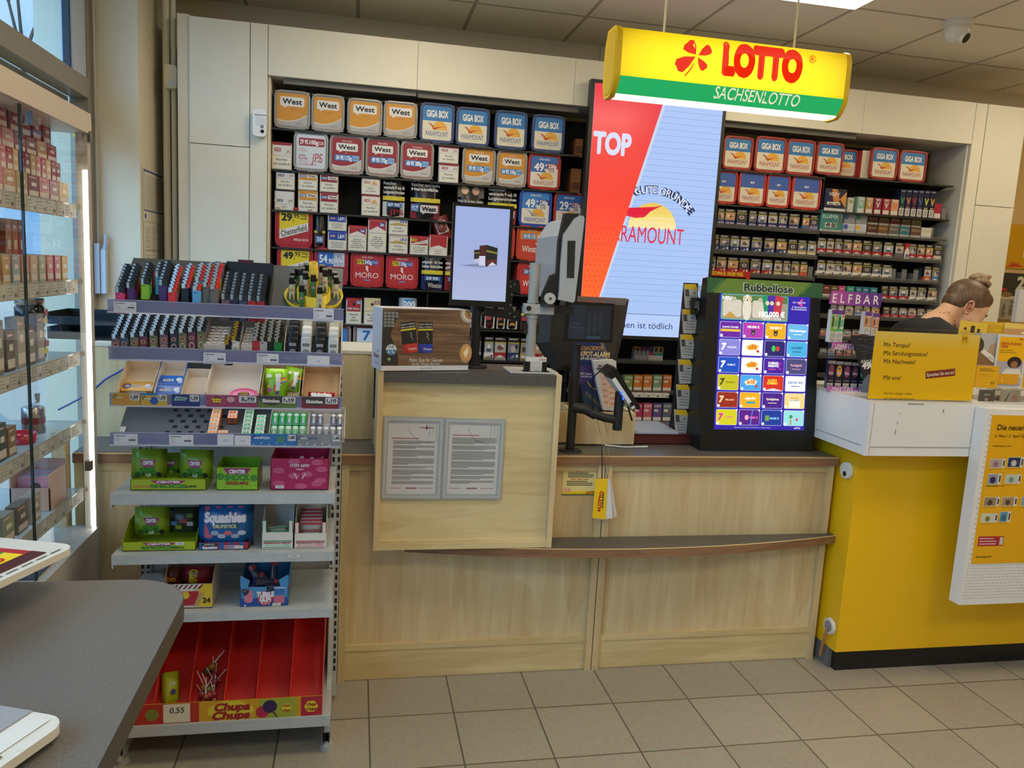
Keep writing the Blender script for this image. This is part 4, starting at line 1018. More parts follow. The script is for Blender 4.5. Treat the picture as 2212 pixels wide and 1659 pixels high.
# crates and papers behind
def crate(q, y0, d, label, name='wooden_crate'):
    P = Plane((0, y0, 0)); a = P.uv(q[0], q[1]); b = P.uv(q[2], q[3])
    t = thing(name, label, 'crate', (a[0], y0, .902)); w = b[0]-a[0]; h = a[1]-.902
    MB().box(0, w, 0, .014, .004, h, 'maple').box(0, w, d-.014, d, .004, h, 'maple').box(0, .014, .014, d-.014, .004, h, 'maple').box(w-.014, w, .014, d-.014, .004, h, 'maple').box(.014, w-.014, .014, d-.014, .004, .018, 'maple').build('box', t)
    return a[0], w, h
ca = crate((1240, 890, 1368, 965), 3.035, .24, 'open maple crate holding flyers behind the black pole')
crate((1198, 889, 1237, 965), 3.06, .2, 'narrow maple crate between the cash desk box and the black pole')
PB = Plane((0, 3.12, 0))
t = thing('jackpot_flyer_stand', 'blue jackpot flyer stack leaning in the maple crate', 'flyers', (0, 0, 0))
q = PB.uvs([(1245, 741), (1308, 741), (1322, 800), (1336, 889), (1266, 885), (1250, 810)])
m = MB().prism(q[::-1], 'y', 3.12, 3.135, '27356e:r.35'); y = 3.1194
m.flat(PB.uvs([(1246, 790), (1286, 790), (1290, 815), (1252, 830)]), y, '4a3a7c').flat(PB.uvs([(1258, 850), (1300, 850), (1305, 875), (1264, 878)]), y, '1f4a6a')
for i in range(14):
    p = PB.uv(1296+i*1.2, 742+i*2.4+i*i*.05); m.flat([(p[0], p[1]), (p[0]+.012, p[1]+.004), (p[0]+.012, p[1]+.007), (p[0], p[1]+.003)], y-.0002, 'b39a4a')
    p = PB.uv(1264+i*3.2, 852+i*3); m.flat([(p[0], p[1]), (p[0]+.005, p[1]+.014), (p[0]+.008, p[1]+.014), (p[0]+.003, p[1])], y-.0002, 'b39a4a')
for px, py, s_, h_, c_, w_ in ((1272, 752, 'EUROJACKPOT', .016, 'c9974a', .125), (1276, 765, 'JACKPOT-ALARM', .02, 'e8d49a', .165), (1276, 775, 'SCHNAPP DIR DEINE CHANCE:', .009, 'e6e2da', .15), (1266, 807, 'JETZT mitspielen', .008, 'd9d6e6', .05), (1267, 813, 'und dabei sein!', .008, 'd9d6e6', .048)):
    p = PB.uv(px, py); m.text(s_, p[0], p[1], h_, y-.0004, c_, w=w_, bold=.04)
p = PB.uv(1278, 832); m.ring(p[0]+.03, p[1]+.035, .055, .05, y-.0003, 'c9a93a', a0=200, a1=290)
m.build('flyer', t)
t = thing('betting_slip_stack', 'stack of white and pink betting slips in front of the jackpot flyers', 'betting slips', (0, 0, 0))
PS = Plane((0, 3.085, 0)); q = PS.uvs([(1281, 780), (1325, 777), (1331, 780), (1336, 888), (1304, 886), (1290, 830)])
m = MB().prism(q[::-1], 'y', 3.085, 3.112, 'dcdad6'); y = 3.0844
m.flat(PS.uvs([(1294, 806), (1325, 808), (1333, 880), (1308, 880)]), y, 'e6c4ae').flat(PS.uvs([(1292, 788), (1321, 785), (1322, 801), (1294, 802)]), y, 'cfcab0').flat(PS.uvs([(1310, 790), (1320, 789), (1321, 800), (1311, 800)]), y-.0003, '2f3a66')
for i in range(5): m.flat(PS.uvs([(1299+i, 815+i*13), (1309+i, 815+i*13), (1310+i, 819+i*13), (1300+i, 819+i*13)]), y-.0003, 'dba078').flat(PS.uvs([(1314+i, 822+i*12), (1326+i, 822+i*12), (1327+i, 827+i*12), (1315+i, 827+i*12)]), y-.0003, 'dba078')
p = PS.uv(1299, 794); m.text('FIX &', p[0], p[1]+.006, .009, y-.0005, '20305c', bold=.04).text('FERTIG', p[0], p[1]-.006, .009, y-.0005, '20305c', bold=.04)
m.build('slips', t)
P = Plane((0, 3.06, 0)); a, b = P.uv(1368, 949), P.uv(1494, 968)
t = thing('wooden_cash_tray', 'dark red wooden box with pale tablet lying on top beside the crate', 'box', (a[0], 3.06, .902))
MB().box(0, b[0]-a[0], 0, .28, .003, .032, '54211f:r.35').box(0, b[0]-a[0]-.01, .005, .27, .032, .042, '45191a:r.3').build('box', t)
MB().box(.01, b[0]-a[0]-.06, .015, .25, .0425, .052, 'b4bed2:r.15').build('tablet', t)
MB().tube([(1.02, 3.02, .905), (1.1, 2.99, .905), (1.2, 3.0, .905)], .004, 'd8d6d0').build('white_cable')
tag(bpy.data.objects['white_cable'], 'white cable lying on the countertop in front of the maple crate', 'cable')

# hanging info tags and sticker at the counter front
PF = Plane((0, 2.84, 0))
t = thing('hanging_tags', 'yellow and white info tags hanging on chains over the counter edge', 'info tags', (0, 0, 0))
for i, (pts, c_) in enumerate((([(1310, 1032), (1318, 1034), (1330, 1112), (1324, 1116)], 'c9c6be'), ([(1306, 1032), (1313, 1033), (1321, 1116), (1294, 1120)], 'dcdcda'), ([(1283, 1031), (1309, 1031), (1304, 1118), (1276, 1115)], 'f0c61a'))):
    q = PF.uvs(pts); m = MB().prism(q[::-1], 'y', 2.825-.004*i, 2.827-.004*i, c_+':r.3')
    if i == 2:
        p = PF.uv(1293, 1076); m.text('LOTTO', p[0], p[1], .014, 2.8165, 'c8281c', bold=.06, rot=1.47).rect(p[0]+.008, p[0]+.013, p[1]-.035, p[1]+.03, 2.8165, '1a5a34').disc(p[0]-.002, p[1]-.042, .006, 2.8165, 'c8281c', n=8)
    m.build('tag', t)
def chain(pts, r, key, nm):
    MB().tube([(u, 2.822 if v < .93 else 2.822+(v-.93)*1.0, v) for u, v in PF.uvs(pts)], r, key, 6).build(nm, t)
chain([(1308, 1030), (1303, 985), (1302, 950), (1304, 915), (1310, 890)], .0012, '8f8a7c:m:r.3', 'chain')
chain([(1309, 1030), (1313, 985), (1318, 940), (1320, 915)], .0012, '8f8a7c:m:r.3', 'chain')
chain([(1297, 1040), (1298, 1000), (1300, 960)], .0022, '141414', 'strap')
t = thing('youth_protection_sticker', 'yellow notice sticker on the maple counter front behind the hanging tags', 'sticker', (0, 2.879, 0))
PK = Plane((0, 2.879, 0)); a, b = PK.uv(1217, 1013), PK.uv(1287, 1069)
m = MB().box(a[0], b[0], -.001, 0, b[1], a[1], 'eedf9a').rect(a[0], b[0], b[1], b[1]+.016, -.0014, 'f2cf1c').rect(a[0], b[0], b[1], b[1]+.004, -.0017, '1d4a3a')
w_ = b[0]-a[0]; cx = (a[0]+b[0])/2
m.text('Jugendschutz:', cx, a[1]-.008, .006, -.0016, 'b8442c', bold=.03).lines(a[0]+.02, b[0]-.01, a[1]-.015, 3, .0075, .004, -.0016, '6a6248').text('Glück ! Spiel ! Sucht !', cx, a[1]-.041, .006, -.0016, 'b8442c', bold=.03).lines(a[0]+.016, b[0]-.012, a[1]-.048, 3, .0072, .004, -.0016, '6a6248')
m.rect(a[0]+.006, a[0]+.036, b[1]+.012, b[1]+.028, -.0018, 'e6b49a').text('LOTTO', b[0]-.022, b[1]+.0105, .008, -.002, 'c8281c', bold=.05)
m.build('print', t)

# brochure carousel left of the scratch ticket screen
t = thing('brochure_rack', 'narrow clear rack of yellow topped lottery leaflets beside the scratch ticket screen', 'brochure rack', (0, 0, 0))
PR = Plane((0, 3.1, 0))
for i in range(6):
    y_ = 614+i*54.3; x_ = 1479-i*4.2
    m = MB(); q = PR.uvs([(x_, y_), (x_+24, y_), (x_+37, y_+52), (x_+3, y_+52)])
    m.prism(q[::-1], 'y', 3.1, 3.112, 'b6b6b4:r.4').flat(PR.uvs([(x_, y_), (x_+24, y_), (x_+29, y_+12), (x_+1, y_+10)]), 3.0995, 'e2bd20').flat(PR.uvs([(x_+1, y_+11), (x_+9, y_+11), (x_+10, y_+26), (x_+2, y_+26)]), 3.0993, '4c4c4e')
    for k in range(4): m.flat(PR.uvs([(x_+5, y_+24+k*6), (x_+24+k, y_+26+k*6), (x_+24+k, y_+27.2+k*6), (x_+5, y_+25.2+k*6)]), 3.0993, '55585c')
    m.flat(PR.uvs([(x_+18, y_+18), (x_+24, y_+18.3), (x_+24, y_+20), (x_+18, y_+19.7)]), 3.0993, '2a2c2e')
    m.build('leaflet', t)
q = PR.uvs([(1497, 612), (1512, 612), (1512, 940), (1462, 940), (1470, 900)])
MB().prism(q[::-1], 'y', 3.118, 3.2, '26292b:r.4').build('back_plate', t)
m = MB()
for i in range(6):
    y_ = 640+i*54.3; x_ = 1485-i*4.2
    m.prism(PR.uvs([(x_+20, y_-26), (x_+34, y_-20), (x_+40, y_+24), (x_+32, y_+24)])[::-1], 'y', 3.09, 3.096, 'clear_plastic')
m.build('pocket', t)
q = PR.uvs([(1487, 650), (1490, 642), (1522, 644), (1520, 652), (1495, 650), (1492, 672), (1518, 674), (1518, 680), (1488, 678)])
MB().prism(q[::-1], 'y', 3.07, 3.085, '191a1b').build('handle', t)

# ------------------------------------------------------------------ e-cigarette display on the postal counter
EY = 2.93
PE = Plane((0, EY, 0)); zb = 1.177
t = thing('vape_display', 'purple and clear acrylic e-cigarette display on the white counter', 'display', (0, 0, 0))
c = PE.uvs([(1796, 628), (1904, 634), (1900, 664), (1790, 656)])
m = MB().prism(c[::-1], 'y', EY-.006, EY, '8a3f9c:r.3')
glow('purple_fade', [(0, 'c05aa4'), (.5, '8a4a9e'), (1, '5a3a8c')], 0, c[3][0], c[1][0], 0.0)
MATS['purple_fade'].node_tree.nodes['Principled BSDF'].inputs['Emission Strength'].default_value = 0
_p = MATS['purple_fade'].node_tree; _bs = _p.nodes['Principled BSDF']
_p.links.new([n for n in _p.nodes if n.type == 'VALTORGB'][0].outputs['Color'], _bs.inputs['Base Color'])
m.flat(c, EY-.0065, 'purple_fade')
p = PE.uv(1847, 646); m.text('E L F B A R', p[0], p[1], .036, EY-.007, 'ece6ee', w=.215, bold=.012); m.build('header', t)
def strip(pts, tx):
    m = MB(); q = PE.uvs(pts); m.prism(q[::-1], 'y', EY-.05, EY-.045, '7a3a94:r.3').flat(q, EY-.0505, 'purple_fade')
    for k, s_ in enumerate(('MAKE IT ELF,', 'ENJOY YOURSELF!')):
        p = PE.uv(*tx[k]); m.text(s_, p[0], p[1], .012, EY-.051, 'e0d8e8', shear=.2, bold=.03)
    p = PE.uv(tx[0][0]-30, tx[0][1]+2); m.ring(p[0], p[1]+.004, .008, .006, EY-.051, 'c8b0d8').ring(p[0]-.006, p[1]-.006, .006, .0045, EY-.051, 'c8b0d8').ring(p[0]+.006, p[1]-.006, .006, .0045, EY-.051, 'c8b0d8')
    m.build('label_strip', t)
strip([(1784, 736), (1841, 741), (1846, 755), (1781, 751)], ((1815, 744), (1821, 750)))
strip([(1773, 829), (1868, 837), (1874, 853), (1771, 842)], ((1804, 836), (1810, 842)))
p0, p1 = PE.uv(1840, 836), PE.uv(1871, 850)
m = MB().box(p0[0], p1[0], EY-.054, EY-.051, p1[1], p0[1], 'c9c8cc')
p = ((p0[0]+p1[0])/2, (p0[1]+p1[1])/2); m.text('8.8.8.8', p[0], p[1], .022, EY-.0545, '8f8f96', w=.06, bold=.03); m.build('price_tag', t)
m = MB()
sl = PE.uvs([(1794, 656), (1798, 656), (1776, 842), (1771, 842)]); m.prism(sl[::-1], 'y', EY-.05, EY+.1, 'acrylic')
sr = PE.uvs([(1898, 662), (1902, 662), (1889, 730), (1884, 730)]); m.prism(sr[::-1], 'y', EY-.01, EY+.1, 'acrylic')
q = PE.uvs([(1784, 738), (1890, 745)]); m.box(q[0][0], q[1][0], EY-.045, EY+.1, q[0][1]-.004, q[0][1], 'acrylic')
q = PE.uvs([(1773, 842), (1885, 848)]); m.box(q[0][0], q[1][0], EY-.045, EY+.1, zb, zb+.006, 'acrylic')
m.build('acrylic_body', t)
for k, (x_, c_, top) in enumerate(((1789, '7fb84a', 668), (1803, '4fae7a', 669), (1860, 'c98a5a', 672), (1877, 'c98a6a', 675))):
    o_ = thing('vape_pack', ('green', 'teal', 'orange', 'pale orange')[k]+' upright e-cigarette pack, '+nth(k, 4)+' in the top row of the purple display', 'e-cigarette pack', (0, 0, 0), group='e-cigarette packs in the purple display')
    q = PE.uvs([(x_, top), (x_+14, top+.7), (x_+8, top+50), (x_-6, top+49)]); u0 = (q[0][0]+q[3][0])/2; u1 = (q[1][0]+q[2][0])/2; v0, v1 = PE.uv(x_, 738)[1] if k < 2 else q[2][1], q[0][1]
    m = MB().box(u0, u1, EY-.03, EY-.005, v0+.001, v1, 'd8d6d2'); y = EY-.0305
    m.rect(u0, u1, v1-.018, v1, y, '6a3a8a').rect(u0, u0+(u1-u0)*.5, v0+(v1-v0)*.42, v1-.02, y, c_).rect(u0, u1, v0+(v1-v0)*.34, v0+(v1-v0)*.42, y, c_).disc(u1-.006, v1-.026, .004, y-.0003, 'c03040').disc(u1-.007, v1-.038, .0045, y-.0003, 'd8c030')
    m.text('800', u1-.008, v0+(v1-v0)*.6, .013, y-.0003, c_, bold=.04, rot=math.pi/2).lines(u0+.003, u1-.003, v0+(v1-v0)*.28, 6, .006, .0025, y, '8a8884').rect(u0+.006, u0+.012, v0+(v1-v0)*.48, v1-.028, y-.0003, '3a3c3c')
    m.build('carton', o_)
for k in range(5):
    x_ = 1781+k*17; top = 777+k*1.5
    o_ = thing('vape_blister', ('plum', 'amber', 'violet', 'wine red', 'green')[k]+' navy e-cigarette blister, '+nth(k, 5)+' at the bottom of the purple display', 'e-cigarette pack', (0, 0, 0), group='navy blister packs in the purple display')
    q = PE.uvs([(x_, top), (x_+17, top+.8)]); u0, u1 = q[0][0]+.001-.004, q[1][0]-.002-.004; v1 = q[0][1]; v0 = zb+.008; c_ = ('8a2a5a', 'd8962a', '8a3a6a', '6a2a3a', '2a9a5a')[k]
    m = MB().box(u0, u1, EY-.035, EY-.02, v0, v1, '1c2138:r.25'); y = EY-.0355; cx = (u0+u1)/2
    m.rect(u0, u1, v1-.012, v1, y, '8c8c92').disc(cx, v1-.04, .012, y, c_, rv=.024).disc(cx, v1-.03, .006, y-.0003, '4a5a7a', rv=.005).rect(u0+.003, u1-.003, v0+.002, v0+.022, y, 'c9c8c6').text('blu', cx, v0+.065, .012, y-.0003, 'c9d2e6', bold=.02).lines(u0+.006, u1-.006, v0+.017, 3, .005, .002, y-.0003, '8a8a88').disc(cx-.008, v0+.032, .002, y-.0003, 'd8d8d8', n=6).disc(cx, v0+.032, .002, y-.0003, 'd8d8d8', n=6).disc(cx+.008, v0+.032, .002, y-.0003, 'd8d8d8', n=6)
    m.build('card', o_)
t = thing('dark_poster_wedge', 'dark blue slanted price poster between the purple display and the yellow sign', 'poster', (0, 0, 0))
PW = Plane((0, EY-.075, 0)); q = PW.uvs([(1838, 725), (1905, 727), (1905, 845), (1874, 845)])
m = MB().prism(q[::-1], 'y', EY-.075, EY-.07, '20283a:r.25'); y = EY-.0755
r = random.Random(5)
for i in range(90):
    px, py = r.uniform(1846, 1900), r.uniform(732, 788)
    if px > 1840+(py-725)*.33: p = PW.uv(px, py); m.rect(p[0], p[0]+r.uniform(.006, .02), p[1], p[1]+.0018, y, r.choice(('34486a', '2c3c5c', '46618a')))
p = PW.uv(1880, 781); m.text('ANGEBOT', p[0], p[1], .013, y-.0003, 'd6dae2', bold=.02)
p = PW.uv(1880, 790); m.text('4900', p[0], p[1], .026, y-.0003, 'e6e8ee', bold=.05)
p = PW.uv(1880, 833); m.disc(p[0], p[1], .04, y-.0002, '5a6a86', rv=.05)
m.build('poster', t)

# acrylic sign with yellow sheet
SY = 2.66
PG = Plane((0, SY, 0)); q = PG.uvs([(1885, 710), (2109, 722), (2107, 872), (1881, 866)])
u0, u1, v1 = (q[0][0]+q[3][0])/2, (q[1][0]+q[2][0])/2, q[0][1]
t = thing('acrylic_sign', 'yellow question sign in a clear acrylic stand on the white counter', 'sign', (u0, SY, 1.1765)); w, h = u1-u0, v1-1.1765
m = MB().box(-.004, w+.004, -.004, -.001, 0, h+.006, 'acrylic').box(-.004, w+.004, .002, .005, 0, h+.006, 'acrylic').box(-.004, w+.004, -.004, .08, 0, .003, 'acrylic'); m.build('stand', t)
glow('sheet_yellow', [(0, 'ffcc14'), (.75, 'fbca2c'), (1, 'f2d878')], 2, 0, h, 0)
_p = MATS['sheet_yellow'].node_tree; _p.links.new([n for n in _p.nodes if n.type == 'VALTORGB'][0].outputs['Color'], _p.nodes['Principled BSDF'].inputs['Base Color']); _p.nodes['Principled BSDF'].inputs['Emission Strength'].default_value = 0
y = -.0006
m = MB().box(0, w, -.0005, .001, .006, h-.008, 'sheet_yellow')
def G(px, py): p = PG.uv(px, py); return p[0]-u0, p[1]-1.1765
for s_, px, py, hh in (('Mit Tempo?', 1909, 744, .0165), ('Mit Sendungsstatus?', 1909, 762, .0165), ('Mit Nachweis?', 1909, 780, .0165), ('Mit uns!', 1908, 815, .0165), ('Auf Ihre Fragen haben', 1909, 849, .0095), ('wir immer eine Antwort.', 1909, 860, .0095)):
    p = G(px, py); m.text(s_, p[0], p[1], hh, y-.0003, '2a240e', bold=.008 if hh > .01 else 0, al='l')
p = G(2031, 807); ro = .12; Q2 = Matrix.Rotation(ro, 2)
m.flat([tuple(Q2 @ Vector(k)+Vector(p)) for k in ((-.066, -.0145), (.066, -.0145), (.066, .0145), (-.066, .0145))], y-.0003, '8a2c26').text('Sprechen Sie uns an!', p[0], p[1], .0125, y-.0006, 'f0e6de', w=.122, rot=ro, bold=.02)
def horn(m, u, v, s, yy, key):
    m.ring(u, v, .5*s, .34*s, yy, key, a0=-40, a1=220).flat([(u-.75*s, v+.5*s), (u-.5*s, v+.5*s), (u-.3*s, v-.3*s), (u-.5*s, v-.2*s)], yy, key).flat([(u+.75*s, v+.5*s), (u+.5*s, v+.5*s), (u+.3*s, v-.3*s), (u+.5*s, v-.2*s)], yy, key).flat([(u-.65*s, v-.75*s), (u-.45*s, v-.5*s), (u-.2*s, v-.75*s)], yy, key).flat([(u+.65*s, v-.75*s), (u+.45*s, v-.5*s), (u+.2*s, v-.75*s)], yy, key)
p = G(2084, 733); m.rect(p[0]-.016, p[0]+.016, p[1]-.02, p[1]+.016, y-.0003, 'e9b818'); horn(m, p[0], p[1], .0125, y-.0006, '2a240e')
p = G(2092, 863); horn(m, p[0], p[1], .004, y-.0006, '6a5a10')
m.build('sheet', t)

# leaflet stand right of the sign
LYF = 2.72
PH = Plane((0, LYF, 0))
def Hh(px, py): return PH.uv(px, py)
t = thing('leaflet_holder', 'clear acrylic leaflet holder with small pockets at the right of the postal counter', 'leaflet holder', (0, 0, 0))
a, b = Hh(2112, 838), Hh(2112, 872)
m = MB().box(a[0], a[0]+.42, LYF-.03, LYF-.027, 1.1775, a[1], 'acrylic').box(a[0], a[0]+.42, LYF-.03, LYF+.12, 1.1775, 1.181, 'acrylic').box(a[0], a[0]+.42, LYF+.1, LYF+.103, 1.181, 1.45, 'acrylic').box(a[0], a[0]+.42, LYF-.03, LYF+.01, a[1]-.003, a[1], 'acrylic')
for i in range(6): m.box(a[0]+i*.084-.0015, a[0]+i*.084+.0015, LYF-.027, LYF+.1, 1.181, a[1]+.01, 'acrylic')
m.build('holder', t)
def leaflet(q, y0, label, art, col, lean=0.0):
    P_ = Plane((0, y0, 0)); a, b = P_.uv(q[0], q[1]), P_.uv(q[2], q[3])
    t = thing('leaflet', label, 'leaflet', ((a[0]+b[0])/2, y0, b[1]), (0, lean, 0)); w = abs(b[0]-a[0]); h = a[1]-b[1]
    m = MB().box(-w/2, w/2, 0, .004, 0, h, col); art(m, w, h, -.0005); m.build('paper', t)
def a1(m, w, h, y):
    m.rect(-w*.1, w*.05, h*.3, h*.75, y, '3a3428').rect(w*.15, w*.25, h*.2, h*.6, y, '3a3428').disc(-w*.3, h*.5, w*.05, y, '3a3428')
def a2(m, w, h, y): m.lines(-w*.35, w*.3, h*.8, 7, h*.09, h*.02, y, 'a98a2a').text('D', w*.35, h*.85, .012, y, '3a3010')
def a3(m, w, h, y): m.rect(-w*.5, w*.1, 0, h*.6, y, 'c99a6a').rect(w*.0, w*.42, h*.25, h*.42, y-.0003, 'e6e2da')
def a4(m, w, h, y):
    m.rect(-w/2, w/2, h*.0, h*.45, y, '8a6a4c').disc(-w*.42, h*.62, w*.28, y-.0003, '4a3828', rv=h*.26).flat([(-w*.25, h*.42), (-w*.1, h*.5), (w*.42, h*.2), (w*.28, h*.08)], y-.0005, 'e6e4e2').lines(w*.0, w*.25, h*.26, 2, h*.04, h*.015, y-.0007, '8a8a8a').disc(w*.25, h*.5, w*.2, y-.0002, 'b59a7c')
def a5(m, w, h, y): m.lines(-w*.36, w*.36, h*.88, 2, h*.08, h*.035, y, '8a6a10').lines(-w*.36, w*.2, h*.62, 2, h*.08, h*.02, y, 'a98a20'); horn(m, w*.28, h*.2, .012, y-.0003, '2a240e')
def a6(m, w, h, y):
    m.rect(-w*.44, w*.44, h*.5, h*.96, y, 'f0b60e').rect(-w*.44, w*.44, h*.03, h*.5, y, 'a9aab4').text('VERPACKUNGS-', -w*.05, h*.83, .0105, y-.0004, 'b8341c', w=w*.72, bold=.03).text('TIPPS', -w*.27, h*.77, .0105, y-.0004, 'b8341c', bold=.03).lines(-w*.4, w*.2, h*.71, 2, h*.04, h*.012, y-.0004, '8a6a10').text('DHL', w*.26, h*.92, .006, y-.0004, 'c02818', shear=.3, bold=.05)
    m.disc(w*.14, h*.48, w*.24, y-.0004, '241c18', rv=h*.11).disc(w*.14, h*.44, w*.12, y-.0007, '9a6a4c', rv=h*.07).flat([(-w*.3, h*.2), (-w*.12, h*.36), (w*.35, h*.36), (w*.44, h*.2)], y-.0005, 'dcd8d6').flat([(-w*.36, h*.06), (-w*.32, h*.26), (w*.36, h*.26), (w*.34, h*.06)], y-.0009, 'e0a21c').text('L', -w*.18, h*.16, .02, y-.0012, 'f0d060')
leaflet((2074, 694, 2128, 730), 2.80, 'yellow leaflet with phone drawings sticking up behind the acrylic sign', a1, 'e6c44a', .08)
leaflet((2124, 695, 2178, 730), 2.81, 'yellow text leaflet second in the upper row of the leaflet stand', a2, 'e2b62a', .04)
leaflet((2172, 698, 2240, 730), 2.80, 'yellow leaflet with pointing hand at the right photo edge', a3, 'e8cf6a', .02)
leaflet((2108, 719, 2157, 790), 2.74, 'photo leaflet with parcel label next to the acrylic sign', a4, 'b4b6ba')
leaflet((2110, 790, 2153, 838), 2.705, 'small yellow leaflet with post horn in the front pocket', a5, 'e2ac14')
leaflet((2158, 722, 2206, 838), 2.73, 'packing tips leaflet with smiling woman and yellow parcel', a6, 'd6d6d8')
leaflet((2207, 730, 2250, 838), 2.74, 'yellow leaflet cut by the right photo edge', a5, 'e2b01c')
leaflet((2117, 842, 2146, 870), 2.70, 'grey card with coffee cup in the lowest clear pocket', lambda m, w, h, y: m.rect(-w*.2, w*.2, h*.55, h*.7, y, '9a968c').rect(-w*.1, w*.1, h*.15, h*.35, y, 'c9a98c'), '55564f')
leaflet((2164, 842, 2202, 870), 2.70, 'pale drawing card in the second lowest clear pocket', lambda m, w, h, y: m.flat([(-w*.3, h*.1), (-w*.1, h*.8), (-w*.05, h*.8), (-w*.2, h*.1)], y, '5a5a44').disc(w*.2, h*.4, w*.14, y, 'a87a6a'), 'a09a8c')

# wall things at far right
PQ = Plane((0, 4.93, 0))
def wallsheet(name, q, label, col, art, cat='poster'):
    P_ = PQ; a, b = P_.uv(q[0], q[1]), P_.uv(q[2], q[3]); t = thing(name, label, cat, ((a[0]+b[0])/2, 4.955, b[1])); w = b[0]-a[0]; h = a[1]-b[1]
    m = MB().box(-w/2, w/2, -.006, 0, 0, h, col); art(m, w, h, -.0066); m.build('sheet', t)
wallsheet('parcel_poster', (2176, 482, 2330, 588), 'yellow parcel service poster on the back wall at the right edge', 'd8a00c', lambda m, w, h, y: m.flat([(-w*.42, h*.02), (-w*.3, h*.12), (-w*.18, h*.04)], y, 'c8502c').text('10er', -w*.32, h*.1, .03, y-.0004, 'c8401c', bold=.03, shear=.2).box(-w*.22, -w*.12, y, y+.002, h*.25, h*.5, 'e0d8c0'))
def cal(m, w, h, y):
    m.rect(-w/2, w/2, h*.52, h, y, '34342c').text('26', -w*.16, h*.8, .085, y-.0004, 'd8d4c0', bold=.05).rect(-w*.46, -w*.36, h*.62, h*.68, y-.0004, 'b02428').disc(-w*.2, h*.68, .03, y-.0004, '14202a').disc(-w*.36, h*.55, .05, y-.0004, '8a6a44', rv=.02).rect(-w*.45, -w*.3, h*.84, h*.88, y-.0004, '5a2a22')
    m.rect(-w/2, w/2, h*.46, h*.52, y, 'c9c2a8').rect(-w/2, w/2, 0, h*.46, y, 'a39a84').text('März', -w*.26, h*.4, .018, y-.0004, '3a342a', bold=.03).rect(-w/2, w/2, 0, h*.03, y-.0004, '8a6a14')
    for r_, row in enumerate((('2', '3', '4', '5', '6', '7', '8'), ('9', '10', '11', '12', '13', '14', '15'), ('16', '17', '18', '19', '20', '21', '22'), ('23', '24', '25', '26', '27', '28', '29'), ('30', '31'))):
        for k, s_ in enumerate(row): m.text(s_, -w*.46+k*.062, h*(.32-r_*.055), .022, y-.0004, '2e2a22', bold=.03)
wallsheet('wall_calendar', (2160, 588, 2318, 700), 'photo wall calendar with large 26 on the back wall behind the woman', 'a39a84', cal, 'calendar')
t = thing('white_monitor', 'white screen back at the far right edge behind the leaflets', 'monitor', (0, 0, 0))
PM = Plane((0, 3.9, 0)); a, b = PM.uv(2203, 625), PM.uv(2290, 700)
MB().box(a[0], b[0], 3.9, 3.93, b[1], a[1], 'd2d2d0:r.3').build('housing', t)
MB().box((a[0]+b[0])/2-.02, (a[0]+b[0])/2+.02, 3.93, 3.95, .9, a[1]-.05, 'b8b8b6').box((a[0]+b[0])/2-.1, (a[0]+b[0])/2+.1, 3.9, 4.0, .88, .9, 'b8b8b6').build('stand', t)
t = thing('back_desk', 'low white desk behind the postal counter at right', 'desk', (3.4, 3.8, 0))
MB().box(0, 1.6, 0, .5, .85, .88, 'laminate_white').box(0, .03, 0, .5, 0, .85, 'laminate_white').box(1.57, 1.6, 0, .5, 0, .85, 'laminate_white').build('desk_body', t)

# letter trays and cable at left
t = thing('letter_tray', 'black stacked letter trays on the ledge behind the lighters', 'letter tray', (-.98, 3.17, 1.2565))
for k, z in enumerate((0, .055)):
    m = MB().box(-.14, .2, 0, .22, z, z+.004, '15181c:r.3').box(-.14, -.135, 0, .22, z+.004, z+.045, '15181c:r.3').box(.195, .2, 0, .22, z+.004, z+.045, '15181c:r.3').box(-.135, .195, .215, .22, z+.004, z+.045, '15181c:r.3').box(-.135, -.02, 0, .005, z+.004, z+.03, '15181c:r.3').box(.1, .195, 0, .005, z+.004, z+.03, '15181c:r.3')
    m.build('tray', t)
PL2 = Plane((0, 3.06, 0))
m = MB().tube([(u, 3.085, v) for u, v in PL2.uvs([(120, 888), (140, 878), (170, 862), (200, 842), (222, 822), (240, 812), (262, 800), (290, 776), (320, 760)])], .0035, '22378c:r.35')
tag(m.build('network_cable'), 'blue network cable hanging along the ledge behind the rack', 'cable')
# ------------------------------------------------------------------ woman behind the postal counter
HY = 3.5
def remesh(mb, name, voxel, smooth, parent=None):
    o = mb.build(name+'_raw')
    r = o.modifiers.new('r', 'REMESH'); r.mode = 'VOXEL'; r.voxel_size = voxel; r.use_smooth_shade = True
    s = o.modifiers.new('s', 'SMOOTH'); s.factor = .5; s.iterations = smooth
    dg = bpy.context.evaluated_depsgraph_get(); ev = o.evaluated_get(dg)
    me = bpy.data.meshes.new_from_object(ev); me.name = name
    k = mb.mats[0]; bpy.data.objects.remove(o)
    me.materials.clear(); me.materials.append(MATS[k] if k in MATS else mat(k))
    return obj(name, me, parent)
def _skin(nt, b):
    b.inputs['Base Color'].default_value = (*hexc('d3a583'), 1); b.inputs['Roughness'].default_value = .5
    b.inputs['Subsurface Weight'].default_value = .08; b.inputs['Subsurface Radius'].default_value = (.01, .004, .002)
node_mat('skin', _skin)
